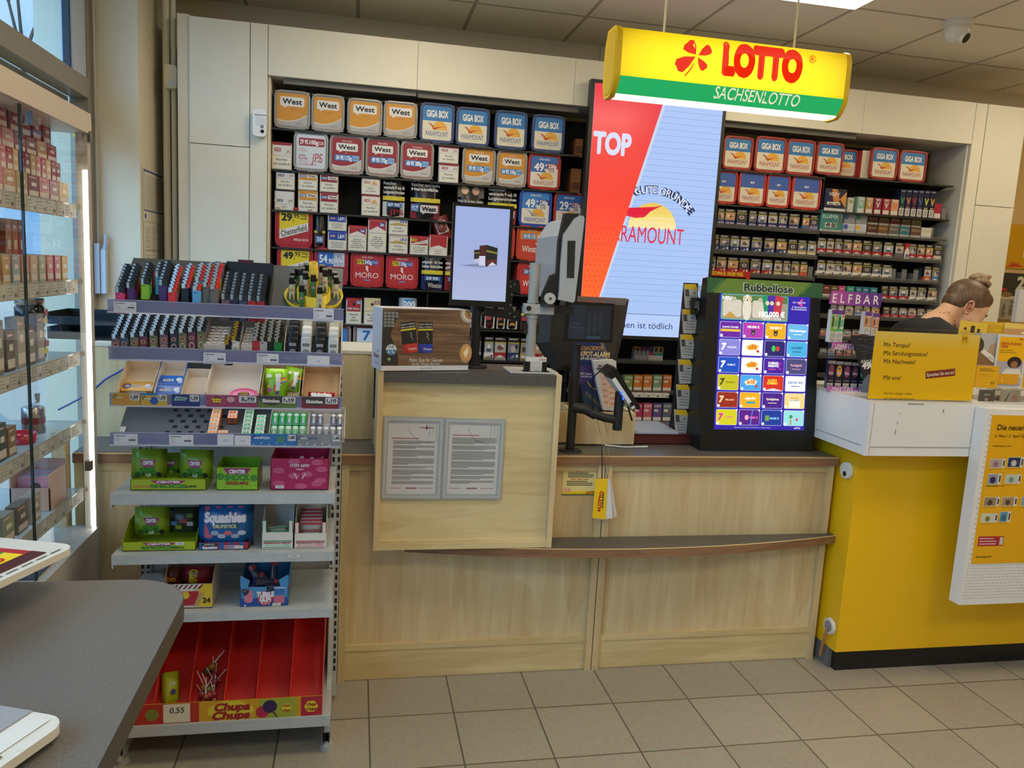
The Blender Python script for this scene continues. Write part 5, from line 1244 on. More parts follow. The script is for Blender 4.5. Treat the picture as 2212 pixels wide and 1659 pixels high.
def _hair(nt, b):
    tc = nt.nodes.new('ShaderNodeTexCoord'); mp = nt.nodes.new('ShaderNodeMapping'); mp.inputs['Scale'].default_value = (260, 60, 18); mp.inputs['Rotation'].default_value = (0, .5, 0)
    nz = nt.nodes.new('ShaderNodeTexNoise'); nz.inputs['Scale'].default_value = 1.0; nz.inputs['Detail'].default_value = 3
    r = nt.nodes.new('ShaderNodeValToRGB'); r.color_ramp.elements[0].position = .3; r.color_ramp.elements[0].color = (*hexc('3e2d1e'), 1); r.color_ramp.elements[1].position = .75; r.color_ramp.elements[1].color = (*hexc('75593b'), 1)
    L = nt.links.new; L(tc.outputs['Object'], mp.inputs[0]); L(mp.outputs[0], nz.inputs['Vector']); L(nz.outputs['Fac'], r.inputs[0]); L(r.outputs[0], b.inputs['Base Color']); b.inputs['Roughness'].default_value = .45
node_mat('hair', _hair)
def _hair2(nt, b):
    _hair(nt, b)
    e = [n for n in nt.nodes if n.type == 'VALTORGB'][0].color_ramp.elements; e[0].color = (*hexc('7a6044'), 1); e[1].color = (*hexc('b59a78'), 1)
node_mat('hair_light', _hair2)
th, ps, sc_ = math.radians(31), math.radians(20), 1.06
fv = Vector((math.cos(th)*math.cos(ps), -math.sin(ps), -math.sin(th)*math.cos(ps))); uv_ = Vector((math.sin(th), 0, math.cos(th))); yv = uv_.cross(fv)
hc = atY(2094, 664, HY-.08*yv.y)+yv*.08
HM = Matrix(((fv.x, yv.x, uv_.x, hc.x), (fv.y, yv.y, uv_.y, hc.y), (fv.z, yv.z, uv_.z, hc.z), (0, 0, 0, 1))) @ Matrix.Scale(sc_, 4)
def H(f, u): return HM @ Vector((f, 0, u))
person = thing('person', 'woman in black top with blonde hair bun bending over the postal counter', 'person', (0, 0, 0))
b = MB(); K = 'skin'
b.m = HM
b.ell((.004, 0, .052), (.098, .076, .092), K, 24, 16).ell((.05, 0, -.02), (.056, .058, .085), K, 20, 14).ell((.06, 0, -.075), (.038, .036, .034), K, 16, 10).ell((.072, 0, .03), (.032, .06, .045), K, 16, 10)
b.ell((.096, 0, .022), (.010, .042, .010), K, 12, 8)                       # brow
b.loft([[(.098, .012, .012), (.098, -.012, .012), (.088, 0, .02)], [(.108, .012, -.02), (.108, -.012, -.02), (.128, 0, -.024)], [(.098, .012, -.034), (.098, -.012, -.034), (.106, 0, -.036)]], K)   # nose
b.ell((.102, 0, -.056), (.010, .022, .007), K, 10, 6).ell((.100, 0, -.068), (.011, .020, .008), K, 10, 6)
for s_ in (-1, 1):
    b.ell((.052, s_*.052, -.03), (.035, .014, .03), K, 12, 8)
    b.ell((.088, s_*.032, -.002), (.012, .014, .010), K, 10, 8)
b.m = Matrix.Identity(4)
nb = atY(2022, 700, HY); ch = Vector((nb.x-.10, HY+.0, nb.z-.16)); pv = Vector((ch.x-.16, HY+.02, .96))
b.tube([tuple(H(-.03, .0)), tuple(H(-.045, -.06)), tuple((H(-.06, -.1)+nb)/2), tuple(nb)], [.056, .058, .062, .07], K, 16)
b.ell(tuple(nb), (.072, .078, .07), K, 18, 12).ell(tuple(nb+Vector((-.05, 0, -.03))), (.08, .12, .06), K, 18, 12)
for p_, q_, r0, r1 in ((nb, ch, .075, .13), (ch, (ch+pv)/2, .13, .12), ((ch+pv)/2, pv, .12, .15)):
    b.tube([tuple(p_), tuple((p_+q_)/2), tuple(q_)], [r0, (r0+r1)/2, r1], K, 18)
sh = {}
for s_ in (-1, 1):
    S_ = nb+Vector((-.055, s_*.165, -.065)); El = S_+Vector((.10, s_*.05, -.27)); Wr = El+Vector((.22, -s_*.08, -.02)); sh[s_] = (S_, El, Wr)
    b.tube([tuple(nb+Vector((-.03, 0, -.05))), tuple(S_)], [.07, .055], K, 14).tube([tuple(S_), tuple((S_+El)/2), tuple(El)], [.052, .046, .038], K, 14).tube([tuple(El), tuple((El+Wr)/2), tuple(Wr)], [.038, .036, .026], K, 14)
    pc = Wr+Vector((.05, 0, -.005)); b.ell(tuple(pc), (.05, .038, .014), K, 12, 8)
    for k, ln in enumerate((.062, .072, .068, .054)):
        o_ = pc+Vector((.04, (k-1.5)*.018, 0)); b.tube([tuple(o_), tuple(o_+Vector((ln*.5, 0, .004))), tuple(o_+Vector((ln, 0, -.014)))], [.0095, .0085, .007], K, 8)
    o_ = pc+Vector((-.015, -s_*.034, 0)); b.tube([tuple(o_), tuple(o_+Vector((.03, -s_*.022, 0))), tuple(o_+Vector((.055, -s_*.026, -.006)))], [.011, .0095, .008], K, 8)
    hp = pv+Vector((0, s_*.085, -.04)); kn = Vector((hp.x+.04, hp.y, .5)); an = Vector((hp.x, hp.y, .09))
    b.tube([tuple(hp), tuple((hp+kn)/2), tuple(kn)], [.085, .075, .052], K, 14).tube([tuple(kn), tuple((kn*.6+an*.4)), tuple(an)], [.05, .052, .034], K, 14).ell((an.x+.06, an.y, .04), (.12, .04, .035), K, 12, 8)
body = remesh(b, 'body', .0055, 4, person)
# clothing a little outside the body
c = MB(); K = '0e0f11:r.8'
for p_, q_, r0, r1 in ((nb+Vector((-.045, 0, -.055)), ch, .098, .145), (ch, (ch+pv)/2, .145, .135), ((ch+pv)/2, pv, .135, .165)):
    c.tube([tuple(p_), tuple((p_+q_)/2), tuple(q_)], [r0, (r0+r1)/2, r1], K, 18)
c.ell(tuple(nb+Vector((-.075, 0, -.045))), (.10, .15, .075), K, 18, 12)
for s_ in (-1, 1):
    S_, El, Wr = sh[s_]
    c.tube([tuple(nb+Vector((-.045, s_*.03, -.03))), tuple(S_)], [.075, .066], K, 14).tube([tuple(S_), tuple(S_*.45+El*.55)], [.064, .06], K, 14).ell(tuple(S_), (.068, .066, .066), K)
remesh(c, 'top', .008, 3, person)
c = MB()
for s_ in (-1, 1):
    hp = pv+Vector((0, s_*.085, -.04)); kn = Vector((hp.x+.04, hp.y, .5)); an = Vector((hp.x, hp.y, .12))
    c.tube([tuple(pv), tuple(hp)], [.15, .1], '1c2230:r.8', 14).tube([tuple(hp), tuple((hp+kn)/2), tuple(kn), tuple(kn*.5+an*.5), tuple(an)], [.1, .088, .066, .064, .055], '1c2230:r.8', 14)
remesh(c, 'trousers', .01, 3, person)
c = MB()
for s_ in (-1, 1):
    hp = pv+Vector((0, s_*.085, 0)); c.ell((hp.x+.06, hp.y, .045), (.135, .048, .044), '202020:r.5', 14, 8)
c.build('shoes', person)
# hair
c = MB(HM); K = 'hair'
c.ell((-.004, 0, .062), (.103, .083, .092), K, 28, 18).ell((-.045, 0, .012), (.058, .068, .05), K, 20, 12).ell((.055, 0, .088), (.045, .062, .04), K, 18, 12).ell((.03, .0, .05), (.03, .081, .03), K, 16, 10)
remesh(c, 'hair', .005, 3, person)
c = MB(HM); K = 'hair_light'
r = random.Random(3)
for k, (cx, cz, R0, tilt) in enumerate(((.0, .172, .03, 0), (-.022, .168, .02, .6), (.02, .17, .022, -.5), (.002, .186, .02, .3), (.008, .158, .034, .1))):
    pts = [(cx+R0*math.cos(a_*.7), R0*1.0*math.sin(a_*.7), cz+tilt*.02*math.cos(a_*.7)+.006*math.sin(a_*1.4+k)) for a_ in range(0, 10)]
    c.tube(pts, [.008+.007*math.sin(math.pi*i/9) for i in range(10)], K, 10)
c.build('hair_bun', person)
# ears with inner hollow, eyes, brows, moles
for s_ in (1, -1):
    e_ = MB(HM @ Matrix.Translation((0, -s_*.074, 0)))
    pts = [(.014*math.cos(t_)-.004, -s_*.006-.004*s_*math.cos(t_*.5), .028*math.sin(t_)+.002) for t_ in [math.radians(-60+i*25) for i in range(14)]]
    e_.tube(pts, [.0045]*13+[.006], 'c98a70:r.5', 8).ell((0, -s_*.002, 0), (.012, .004, .022), 'b87a62:r.5', 10, 8).ell((.002, -s_*.005, -.003), (.005, .002, .008), '6a3a30', 8, 6).ell((.001, -s_*.006, -.03), (.007, .004, .007), 'd09a80:r.5', 8, 6)
    e_.build('ear', person)
e_ = MB(HM)
for s_ in (1, -1):
    e_.tube([(.096, -s_*.022, .0), (.098, -s_*.03, -.004), (.092, -s_*.042, -.003)], .0022, '5a4438', 6).tube([(.104, -s_*.016, .02), (.104, -s_*.032, .025), (.094, -s_*.048, .02)], .0026, '6a5038', 6)
e_.build('eyelashes', person)
e_ = MB()
for px, py, rr_ in ((2031, 675, .003), (2039, 676, .0025), (2050, 675, .0025), (2062, 692, .0035), (2057, 702, .0025), (2091, 679, .0035)):
    p = atY(px, py, HY-.056 if px < 2080 else HY-.07); e_.ell(tuple(p), (rr_, .003, rr_), '6a4030', 8, 6)
e_.build('moles', person)
# ------------------------------------------------------------------ tobacco shelving
BK = '17171688'[:6]+':r.6'
SF = 4.45
BAYS = {'A': (-.462, .392, (2.278, 2.065, 1.853, 1.657, 1.462, 1.253, 1.05)), 'B': (.396, 1.232, (2.268, 2.062, 1.851, 1.658, 1.463, 1.252, 1.075, .97)),
        'C': (1.236, 2.046, (1.098, .912, .725)), 'D': (2.05, 2.79, (2.262, 2.059, 1.934, 1.78, 1.65, 1.52)), 'E': (2.794, 3.69, (2.278, 2.066, 1.94, 1.803, 1.668, 1.538, 1.424, 1.29, 1.17, 1.05))}
BN = {'A': 'black tobacco shelf bay at the far left of the alcove', 'B': 'black tobacco shelf bay left of the advertising screen', 'C': 'black tobacco shelf bay below the advertising screen', 'D': 'black tobacco shelf bay right of the advertising screen', 'E': 'black tobacco shelf bay at the far right of the alcove'}
for k, (x0, x1, zs) in BAYS.items():
    t = thing('tobacco_shelf', BN[k], 'shelf', (x0, SF, 0)); w = x1-x0
    MB().box(0, w, .262, .272, .1, 2.50, BK).build('back_panel', t)
    MB().box(-.002, .004, .02, .262, .1, 2.45 if k != 'C' else 1.2, BK).build('side_panel', t)
    for i, z in enumerate(zs):
        m = MB().box(.005, w-.002, 0, .26, z-.011, z-.001, '23241f:r.4')
        if k in 'DE' and i > 1 or k == 'C': m.box(.005, w-.002, -.006, -.001, z-.016, z+.012, 'clear_plastic')
        for bx in (.015, w-.03): m.prism([(.03, z-.011), (.25, z-.011), (.25, z-.05), (.1, z-.03)], 'x', bx, bx+.006, '2a2b29')
        m.build('shelf', t)
SHELFNAME = {0: 'top shelf', 1: 'second shelf', 2: 'third shelf', 3: 'fourth shelf', 4: 'fifth shelf', 5: 'sixth shelf', 6: 'seventh shelf', 7: 'eighth shelf', 8: 'ninth shelf', 9: 'lowest shelf'}
FY = SF+.008
def span(px0, px1, py, y=FY):
    a, b = atY(px0, py, y), atY(px1, py, y); return a.x, b.x
def ztop(px, py, y=FY): return atY(px, py, y).z

# ---- round-cornered tobacco tubs
TW, TH, TD = .192, .186, .17
_TUB = {}
def sunbird(m, u, v, s, y, wordcol, word='PARAMOUNT', birdcol='b8452c'):
    m.disc(u+.1*s, v, .27*s, y, 'dfa53c', a0=0, a1=180).rect(u-.1*s, u+.36*s, v+.04*s, v+.055*s, y-.0002, 'e6bf6c').rect(u-.08*s, u+.33*s, v+.1*s, v+.11*s, y-.0002, 'd8963a')
    m.flat([(u-.34*s, v+.2*s), (u-.2*s, v+.17*s), (u-.1*s, v+.06*s), (u+.02*s, v+.08*s), (u+.2*s, v+.1*s), (u+.02*s, v+.045*s), (u-.08*s, v-.01*s), (u-.12*s, v+.0*s), (u-.2*s, v+.11*s)], y-.0004, birdcol)
    m.text(word, u, v-.12*s, .15*s, y-.0004, wordcol, w=.82*s).text('VOLUME TOBACCO', u, v-.245*s, .025*s, y-.0004, 'b9a27a')
def bubble(m, u, v, w, h, y, txtw=None):
    m.rr(u-w/2, u+w/2, v-h/2, v+h/2, h*.2, y, 'd9d4cd').flat([(u-w*.36, v-h/2), (u-w*.36, v-h*.72), (u-w*.2, v-h/2)], y, 'd9d4cd')
    m.text('West', u, v+h*.02, h*.55, y-.0003, '14141a', w=w*.82, bold=.035)
def wave(m, w, h, y, top, mid, low):
    n = 12; f = lambda x: -h*.30-h*.06+h*.12*((x+.1)**2)+h*.07*x
    P1 = [(-w/2+w*i/n, f(-1+2*i/n)) for i in range(n+1)]
    m.flat([(-w/2, -h/2+.012), (-w/2+.012, -h/2), (w/2-.012, -h/2), (w/2, -h/2+.012)]+P1[::-1], y, low)
    for (a, b), (c, d) in zip(P1, P1[1:]): m.add([(a, y-.0002, b), (c, y-.0002, d), (c, y-.0002, d+.0035), (a, y-.0002, b+.0035)], [(0, 1, 2, 3)], mid)
def art(kind, m, w, h, y, a):
    R = lambda key: m.rr(-w/2, w/2, -h/2, h/2, .012, y, key)
    y1 = y-.0004
    if kind == 'fair':
        R('c98a2c'); wave(m, w, h, y1, '', 'd8d4ce', 'a9a6a2'); bubble(m, 0, h*.25, w*.8, h*.29, y1); m.text('FAIRWIND', w*.02, h*.02, h*.03, y1, '7a4a1c').lines(w*.1, w*.4, -h*.4, 2, h*.035, h*.012, y1-.0004, '8a6a6a')
    elif kind in ('wr', 'wy'):
        R('8e2430' if kind == 'wr' else 'c98a2c'); wave(m, w, h, y1, '', 'd8d4ce', 'b9b6b0'); m.text(a[0], 0, h*.41, h*.05, y1, 'd8b8b4', bold=.02); bubble(m, 0, h*.23, w*.74, h*.24, y1); m.text('RED' if kind == 'wr' else 'YELLOW', -w*.02, h*.05, h*.03, y1, 'd8b8b4' if kind == 'wr' else '8a4a20')
        m.rect(-w*.42, w*.42, -h*.19, -h*.01, y1, '2a78b8').rect(w*.2, w*.42, -h*.18, -h*.02, y1-.0002, '8fbade').text(a[1], -w*.24, -h*.1, h*.12, y1-.0005, 'e8eaee', w=w*.26, bold=.04).text(a[2], w*.05, -h*.1, h*.12, y1-.0005, 'e8eaee', w=w*.24, bold=.04).text(a[3], w*.31, -h*.1, h*.09, y1-.0005, '1c5a9c', bold=.02).lines(w*.22, w*.4, -h*.38, 2, h*.03, h*.01, y1-.0004, '8a5a5a').flat([(w*.17, -h*.43), (w*.2, -h*.35), (w*.2, -h*.43)], y1-.0004, '8a2a34')
    elif kind == 'jps':
        R('c9ccd2'); m.rr(-w*.42, w*.46, h*.16, h*.4, .006, y1, '8e2834').text('29 95', -w*.24, h*.28, h*.13, y1-.0004, 'e6e2e0', w=w*.28, bold=.03).text('100g', w*.1, h*.28, h*.12, y1-.0004, 'e6e2e0', bold=.04).text('220', w*.34, h*.27, h*.09, y1-.0004, 'd8b8bc', bold=.03)
        for i, s_ in enumerate(('JOHN', 'PLAYER', 'SPECIAL')): m.text(s_, -w*.42, -h*.13-i*h*.09, h*.065, y1, 'a03a40' if i < 2 else 'b9a2a2', al='l', bold=.02)
        m.text('JPS', w*.2, -h*.18, h*.26, y1, 'a8303a', w=w*.36, shear=.12).ring(w*.2, -h*.2, h*.1, h*.085, y1-.0002, 'a8303a', a0=-120, a1=60).rect(-w*.46, w*.2, -h*.4, -h*.385, y1, 'a8303a').lines(-w*.43, -w*.1, h*.08, 2, h*.06, h*.02, y1, 'b98a8a')
    elif kind == 'giga':
        R('d8d0b8'); m.rr(-w/2, w/2, h*.06, h/2, .012, y1, '2f74b0').rect(-w/2, w/2, h*.06, h*.2, y1-.0001, '2f74b0').text('GIGA BOX', 0, h*.27, h*.19, y1-.0004, 'e6e2d6', w=w*.74, bold=.04); sunbird(m, 0, -h*.2, w*.95, y1, a[0])
    elif kind == 'box':
        R('d8d0bc'); m.rr(-w/2, w/2, h*.02, h/2, .012, y1, '3a5ca8').rect(-w/2, w/2, h*.02, h*.2, y1-.0001, '3a5ca8').text('BOX', 0, h*.2, h*.06, y1-.0004, 'e6e2d6', bold=.05); sunbird(m, 0, -h*.22, w*.95, y1, 'a83a30')
    elif kind == 'price':
        R('dcd6c6'); m.rr(-w/2, w/2, h*.1, h/2, .012, y1, a[4]).rect(-w/2, w*.06, -h*.02, h*.2, y1, a[4]).text(a[0], 0, h*.41, h*.06, y1-.0004, 'c9d2e0', bold=.03).text(a[1], -w*.2, h*.15, h*.25, y1-.0004, 'ece8e2', w=w*.36, bold=.03).text('95', w*.06, h*.22, h*.06, y1-.0004, 'ece8e2', bold=.03).text('€', w*.04, h*.06, h*.1, y1-.0004, 'ece8e2')
        m.rect(w*.1, w*.5, h*.11, h*.28, y1-.0003, a[5]).text(a[2], w*.29, h*.195, h*.12, y1-.0006, 'ece8e2', w=w*.3, bold=.04).rect(w*.1, w*.5, -h*.03, h*.1, y1-.0003, 'dcd6c6').text(a[3], w*.27, h*.035, h*.09, y1-.0006, a[5], bold=.03)
        sunbird(m, 0, -h*.26, w*.92, y1, a[6], birdcol=a[7])
    elif kind == 'win':
        R(a[0]); m.rect(-w*.46, w*.46, h*.12, h*.42, y1, a[1]).text('MEGA BOX', 0, h*.42, h*.05, y1-.0004, 'f0d8a0', bold=.02).rr(-w*.36, w*.14, h*.13, h*.32, .006, y1-.0003, '5a88b0').text('34 95 115', -w*.11, h*.225, h*.12, y1-.0006, 'ece8e2', w=w*.44, bold=.03).text('255', w*.28, h*.225, h*.1, y1-.0006, 'ece8d8', bold=.01).ring(w*.28, h*.225, h*.1, h*.09, y1-.0006, 'e8c090') if a[2] else m.rect(-w*.46, w*.46, h*.12, h*.42, y1, a[1]).text('MEGA BOX', 0, h*.42, h*.05, y1-.0004, 'e8c0b0', bold=.02).rr(-w*.36, -w*.0, h*.13, h*.32, .006, y1-.0003, '3a68b0').text('34 95', -w*.18, h*.225, h*.12, y1-.0006, 'ece8e2', w=w*.3, bold=.03).text('255', w*.3, h*.225, h*.1, y1-.0006, 'ece8d8', bold=.01).ring(w*.3, h*.225, h*.1, h*.09, y1-.0006, 'e8c090')
        m.text('Winston', w*.0, -h*.2, h*.2, y1-.0004, 'ece6dc', w=w*.74, bold=.015).flat([(w*.12, h*.03), (w*.18, -h*.06), (w*.3, -h*.09), (w*.42, -h*.07), (w*.28, -h*.04), (w*.2, h*.0)], y1-.0004, 'ece6dc').text('VOLUME RED', w*.25, -h*.35, h*.03, y1-.0004, 'ece6dc')
    elif kind == 'che':
        R('a8222a'); m.flat([(-w*.46, h*.46), (w*.46, h*.46), (w*.46, h*.17), (-w*.46, -h*.1)], y1, 'd8c21c').flat([(-w*.46, -h*.1), (w*.46, h*.17), (w*.46, -h*.08), (-w*.46, -h*.36)], y1-.0002, 'd9d4cc')
        m.text(a[0], -w*.23, h*.3, h*.2, y1-.0004, '18181a', w=w*.34, bold=.045).text('.95', w*.06, h*.35, h*.13, y1-.0004, '18181a', bold=.02).text('€', -w*.02, h*.2, h*.07, y1-.0004, '18181a').text(a[1], w*.3, h*.38, h*.08, y1-.0004, 'a0502a', bold=.03).rect(w*.2, w*.42, h*.26, h*.29, y1-.0004, '5a4a14')
        m.text('Chesterfield', 0, -h*.09, h*.17, y1-.0005, '141828', w=w*.84, rot=.28, bold=.012).text(a[2], w*.24, -h*.36, h*.065, y1-.0004, 'e0c8c4', bold=.03)
    elif kind == 'lm':
        R('8a242e'); m.rect(-w*.46, w*.46, h*.02, h*.46, y1, 'c9ccd6').rect(-w*.46, w*.08, h*.02, h*.46, y1-.0002, '2a66b4').text('54', -w*.28, h*.25, h*.24, y1-.0005, 'e6e8ec', w=w*.28, bold=.03).text('.95', -w*.03, h*.18, h*.15, y1-.0005, 'e6e8ec', w=w*.2, bold=.03).text('195,', w*.26, h*.34, h*.15, y1-.0005, '3a5a9a', w=w*.28).text('435 ZIG.*', w*.27, h*.1, h*.09, y1-.0005, '3a5a9a', w=w*.32).text('L&M', w*.12, -h*.2, h*.3, y1-.0005, 'e0d6d4', w=w*.44, bold=.02).text('RED LABEL', w*.12, -h*.4, h*.04, y1-.0005, 'e0b8b4')
    elif kind == 'moro':
        R('b3272c'); m.text(a[0], 0, h*.4, h*.06, y1, 'dcc0b8', bold=.02).rect(-w*.36, -w*.12, h*.16, h*.32, y1, 'd8c020').rect(-w*.12, w*.38, h*.16, h*.32, y1, '2a4a98').text(a[1], -w*.25, h*.24, h*.11, y1-.0004, '201c14', w=w*.2, bold=.03).text(a[2], w*.03, h*.24, h*.12, y1-.0004, 'e0e2ea', w=w*.26, bold=.04).text(a[3], w*.28, h*.24, h*.1, y1-.0004, '9ab0dc', bold=.03)
        m.flat([(-w*.06, h*.1), (0, h*.12), (w*.04, h*.06), (w*.02, 0), (w*.06, -h*.05), (w*.01, -h*.08), (-w*.02, -h*.02), (-w*.06, -h*.02), (-w*.03, h*.04)], y1, 'e6dcd6').text('MORO', 0, -h*.2, h*.17, y1, 'e6dcd6', w=w*.82).rect(-w*.11, w*.11, -h*.39, -h*.34, y1, '3a68a8').text('VOLUME', 0, -h*.365, h*.035, y1-.0003, 'c9d6e6')
    elif kind == 'big':
        R('8a242e'); m.rect(-w*.46, w*.46, -h*.02, h*.44, y1, a[1]).text(a[0], 0, h*.2, h*.3, y1-.0004, a[2], w=w*.5, bold=.03).text('zum', -w*.3, -h*.16, h*.1, y1-.0004, 'e0d6d4', bold=.03).text('Winston', -w*.1, -h*.32, h*.14, y1-.0004, 'e0d6d4', bold=.03)
RIM = {'fair': ('tub_clear', '8f8a80'), 'wr': ('tub_clear', 'a06a68'), 'wy': ('tub_clear', '9a8068'), 'jps': ('tub_clear', '8a8d94'), 'big': ('tub_clear', '8a8d94')}
def tub_mesh(kind, a, rim):
    k = (kind, a, rim)
    if k not in _TUB:
        body = rim or RIM[kind][0]; side = rim or RIM[kind][1]
        def lp(s, y, r=.034): return [(p*s, y, q*s+TH/2) for p, q in rloop(-TW/2, TW/2, -TH/2, TH/2, r, 5)][::-1]
        m = MB().loft([lp(.9, TD), lp(.95, .03), lp(.955, .014)], side, sm=False)
        sh1 = m.mesh('tub')
        m = MB()
        m.loft([lp(.98, .02), lp(1, .016), lp(1, .006), lp(.985, .001), lp(.9, .0), lp(.885, .005)], body, False, False)
        m.loft([lp(.885, .005), lp(.884, .0052)], side, False, True)
        for sx in (-1, 1):
            for k_ in (-1, 1): m.box(sx*TW*.42-.012, sx*TW*.42+.012, -.0005, .004, TH/2+k_*TH*.455-.002, TH/2+k_*TH*.455+.002, body)
        m.box(-.02, .02, -.001, .01, -.002, .006, body)
        sh2 = m.mesh('lid')
        m = MB(Matrix.Translation((0, 0, TH/2))); art(kind, m, TW*.83, TH*.83, .0045, a)
        sh3 = m.mesh('label')
        _TUB[k] = (sh1, sh2, sh3)
    return _TUB[k]
def tub(kind, a, rim, px0, px1, py0, py1, zs, label, group, y=FY, dy=0.0):
    pm = (py0+py1)/2; x0, x1 = span(px0, px1, pm, y); h = ztop((px0+px1)/2, py0, y)-zs
    t = thing('tobacco_tub', label, 'tobacco tub', ((x0+x1)/2, y, zs+.0005), group=group)
    t.scale = ((x1-x0)*.985/TW, 1, h/TH)
    for n_, me in zip(('tub', 'lid', 'label'), tub_mesh(kind, a, rim)): obj(n_, me, t)
    return t
za, zb_, zd, ze = BAYS['A'][2], BAYS['B'][2], BAYS['D'][2], BAYS['E'][2]
G1 = 'square tobacco tubs on the shelves'
for i, (a, b, c, d) in enumerate(((591, 671, 195, 275), (671.5, 745, 204, 284), (749, 827, 213, 291.6), (827.5, 903, 219, 299))):
    tub('fair', (), None, a, b, c, d, za[0], 'clear tub with plain amber label, %s on the top left shelf' % nth(i, 4), G1)
for i, (a, b, c, d) in enumerate(((906, 983, 222, 307), (984, 1059, 232, 315), (1068, 1140, 239, 323), (1148.5, 1221, 248, 329))):
    tub('giga', ('2f5a94',), '3a4a70', a, b, c, d, zb_[0], 'blue rimmed cream and blue tub, %s of four on the top left shelf' % nth(i, 4), G1)
tub('jps', (), None, 633, 710, 284, 366, za[1], 'clear tub with silver white label on the second shelf at far left', G1)
tub('wr', ('MEGA BOX', '34 95', '115g', '255'), None, 710.5, 788, 291.6, 376, za[1], 'clear tub with red label priced 34 on the second shelf', G1)
tub('wr', ('GIGA BOX', '49 95', '170g', '375'), None, 788.7, 863.5, 296.5, 379.5, za[1], 'clear tub with red label priced 49 on the second shelf', G1)
tub('wr', ('TITAN BOX', '68 95', '280g', '620'), None, 864, 938, 305, 386, za[1], 'clear tub with red label priced 68 on the second shelf', G1)
tub('wy', ('MEGA BOX', '29 95', '115g', '295'), None, 998, 1071.5, 316, 395, zb_[1], 'clear tub with amber label priced 29 on the second shelf', G1)
tub('wy', ('GIGA BOX', '64 95', '245g', '540'), None, 1072, 1139.5, 325, 402, zb_[1], 'clear tub with amber label priced 64 on the second shelf', G1)
PR_ = ('GIGA BOX', '49', '230g', '510')
tub('price', PR_+('3a66a8', 'a83a34', 'a83a30', 'b8452c'), 'a82c26', 1140, 1212, 332, 406, zb_[1], 'red rimmed tub priced 49 at the right end of the second shelf', G1)
tub('price', PR_+('3a7ac0', '2f3f8a', '2f5a94', '7a90a8'), '24489c', 1121, 1193, 409, 485, zb_[2], 'blue rimmed tub priced 49 right above the portrait screen', G1)
tub('price', ('MEGA BOX', '29', '125g', '275', '2f60a8', '7a2440', 'a83a30', 'b8452c'), 'a82c26', 1196, 1262, 415, 489, zb_[2], 'red rimmed tub priced 29 half behind the silver monitor', G1)
W_O = ('c4402a', 'd8802a', 1); W_R = ('c43428', 'b82c26', 0)
for i, (a, b) in enumerate(((1044, 1113), (1115, 1184), (1185.5, 1254))):
    tub('win', W_O, 'b83a24', a, b, 487, 561, zb_[3], 'orange red tub with eagle label, %s of three on the fourth shelf' % nth(i, 3), G1)
for i, (a, b) in enumerate(((1116, 1185.6), (1187, 1256))):
    tub('win', W_R, 'b02c24', a, b, 565, 636, zb_[4], 'bright red tub with eagle label, %s one on the fifth shelf behind the grey column' % ('left', 'right')[i], G1)
tub('che', ('29', '125g', 'MEGA BOX'), 'a02028', 593, 676, 448, 529, za[3], 'red tub with yellow corner priced 29 on the fourth shelf', G1)
tub('che', ('49', '230g', 'GIGA BOX'), 'a02028', 597, 677, 532, 612, za[4], 'red tub with yellow corner priced 49 behind the lighters', G1)
tub('lm', (), '9a2430', 677.5, 753, 536, 614, za[4], 'red tub with blue price field 54 behind the yellow lighter stand', G1)
tub('moro', ('GIGA BOX', '47 95', '245g', '545'), 'a8242a', 756, 830, 543, 617.5, za[4], 'round cornered red tub with lion priced 47', G1)
tub('moro', ('MEGA BOX', '27 95', '130g', '265'), 'a8242a', 832.5, 904.5, 547, 621, za[4], 'round cornered red tub with lion priced 27', G1)
tub('big', ('20g', '3a78b8', 'e0e4ea'), None, 690, 759, 699, 760, zb_[6]-.02, 'clear tub with blue price half hidden by the candy rack', G1)
tub('big', ('71', 'c4d4e6', '2a68ac'), None, 762, 832, 699, 760, zb_[6]-.02, 'clear tub with large 71 behind the advertising box', G1)
for i, (a, b, c, d, dy) in enumerate(((1562, 1628, 294, 363, 0), (1630.5, 1700, 295, 369, 0), (1698.7, 1762, 301, 374, 0), (1763, 1823, 307, 377.5, 0), (1800, 1868, 318, 382, .03), (1881, 1941, 319, 388, 0), (1942, 2003, 325, 392, 0))):
    t_ = tub('giga', ('a8382c',), 'a03a30', a, b, c, d, (zd if i < 4 and b < 1770 else ze)[0], 'red rimmed cream and blue tub, %s of seven on the top right shelf' % nth(i, 7), G1)
    if i == 4:
        t_.location.y += .06
for i, (a, b, c, d) in enumerate(((1534, 1594, 367, 436), (1595, 1655.5, 369, 441), (1656, 1708, 375, 444.5), (1710, 1775, 379, 448))):
    tub('box', (), 'b8382a', a, b, c, d, zd[1], 'bright red rimmed tub with small label word, %s of four' % nth(i, 4), G1)
x0, x1 = span(1868, 1886, 350)
tag(MB().box(0, x1-x0, 0, .14, 0, .17, 'c9bfa8').box(-.003, 0, .0, .14, 0, .17, 'a83a30').build('tobacco_carton', None, (x0, FY+.03, ze[0])), 'pale carton seen edge-on between the red tubs on the top right shelf', 'carton')
for i, (a, b, c, zz, l) in enumerate(((1250, 1266, 296, zb_[0], 'brown carton at the dark end of the top shelf beside the screen'), (1241, 1262, 361, zb_[1], 'brown carton at the dark end of the second shelf beside the screen'))):
    x0, x1 = span(a, b, c); tag(MB().box(0, x1-x0, 0, .12, 0, ztop(a, c)-zz, '8a5630').box(.004, x1-x0-.004, -.001, 0, .02, .06, '5f3a22').build('tobacco_carton', None, (x0, FY+.06, zz)), l, 'carton')

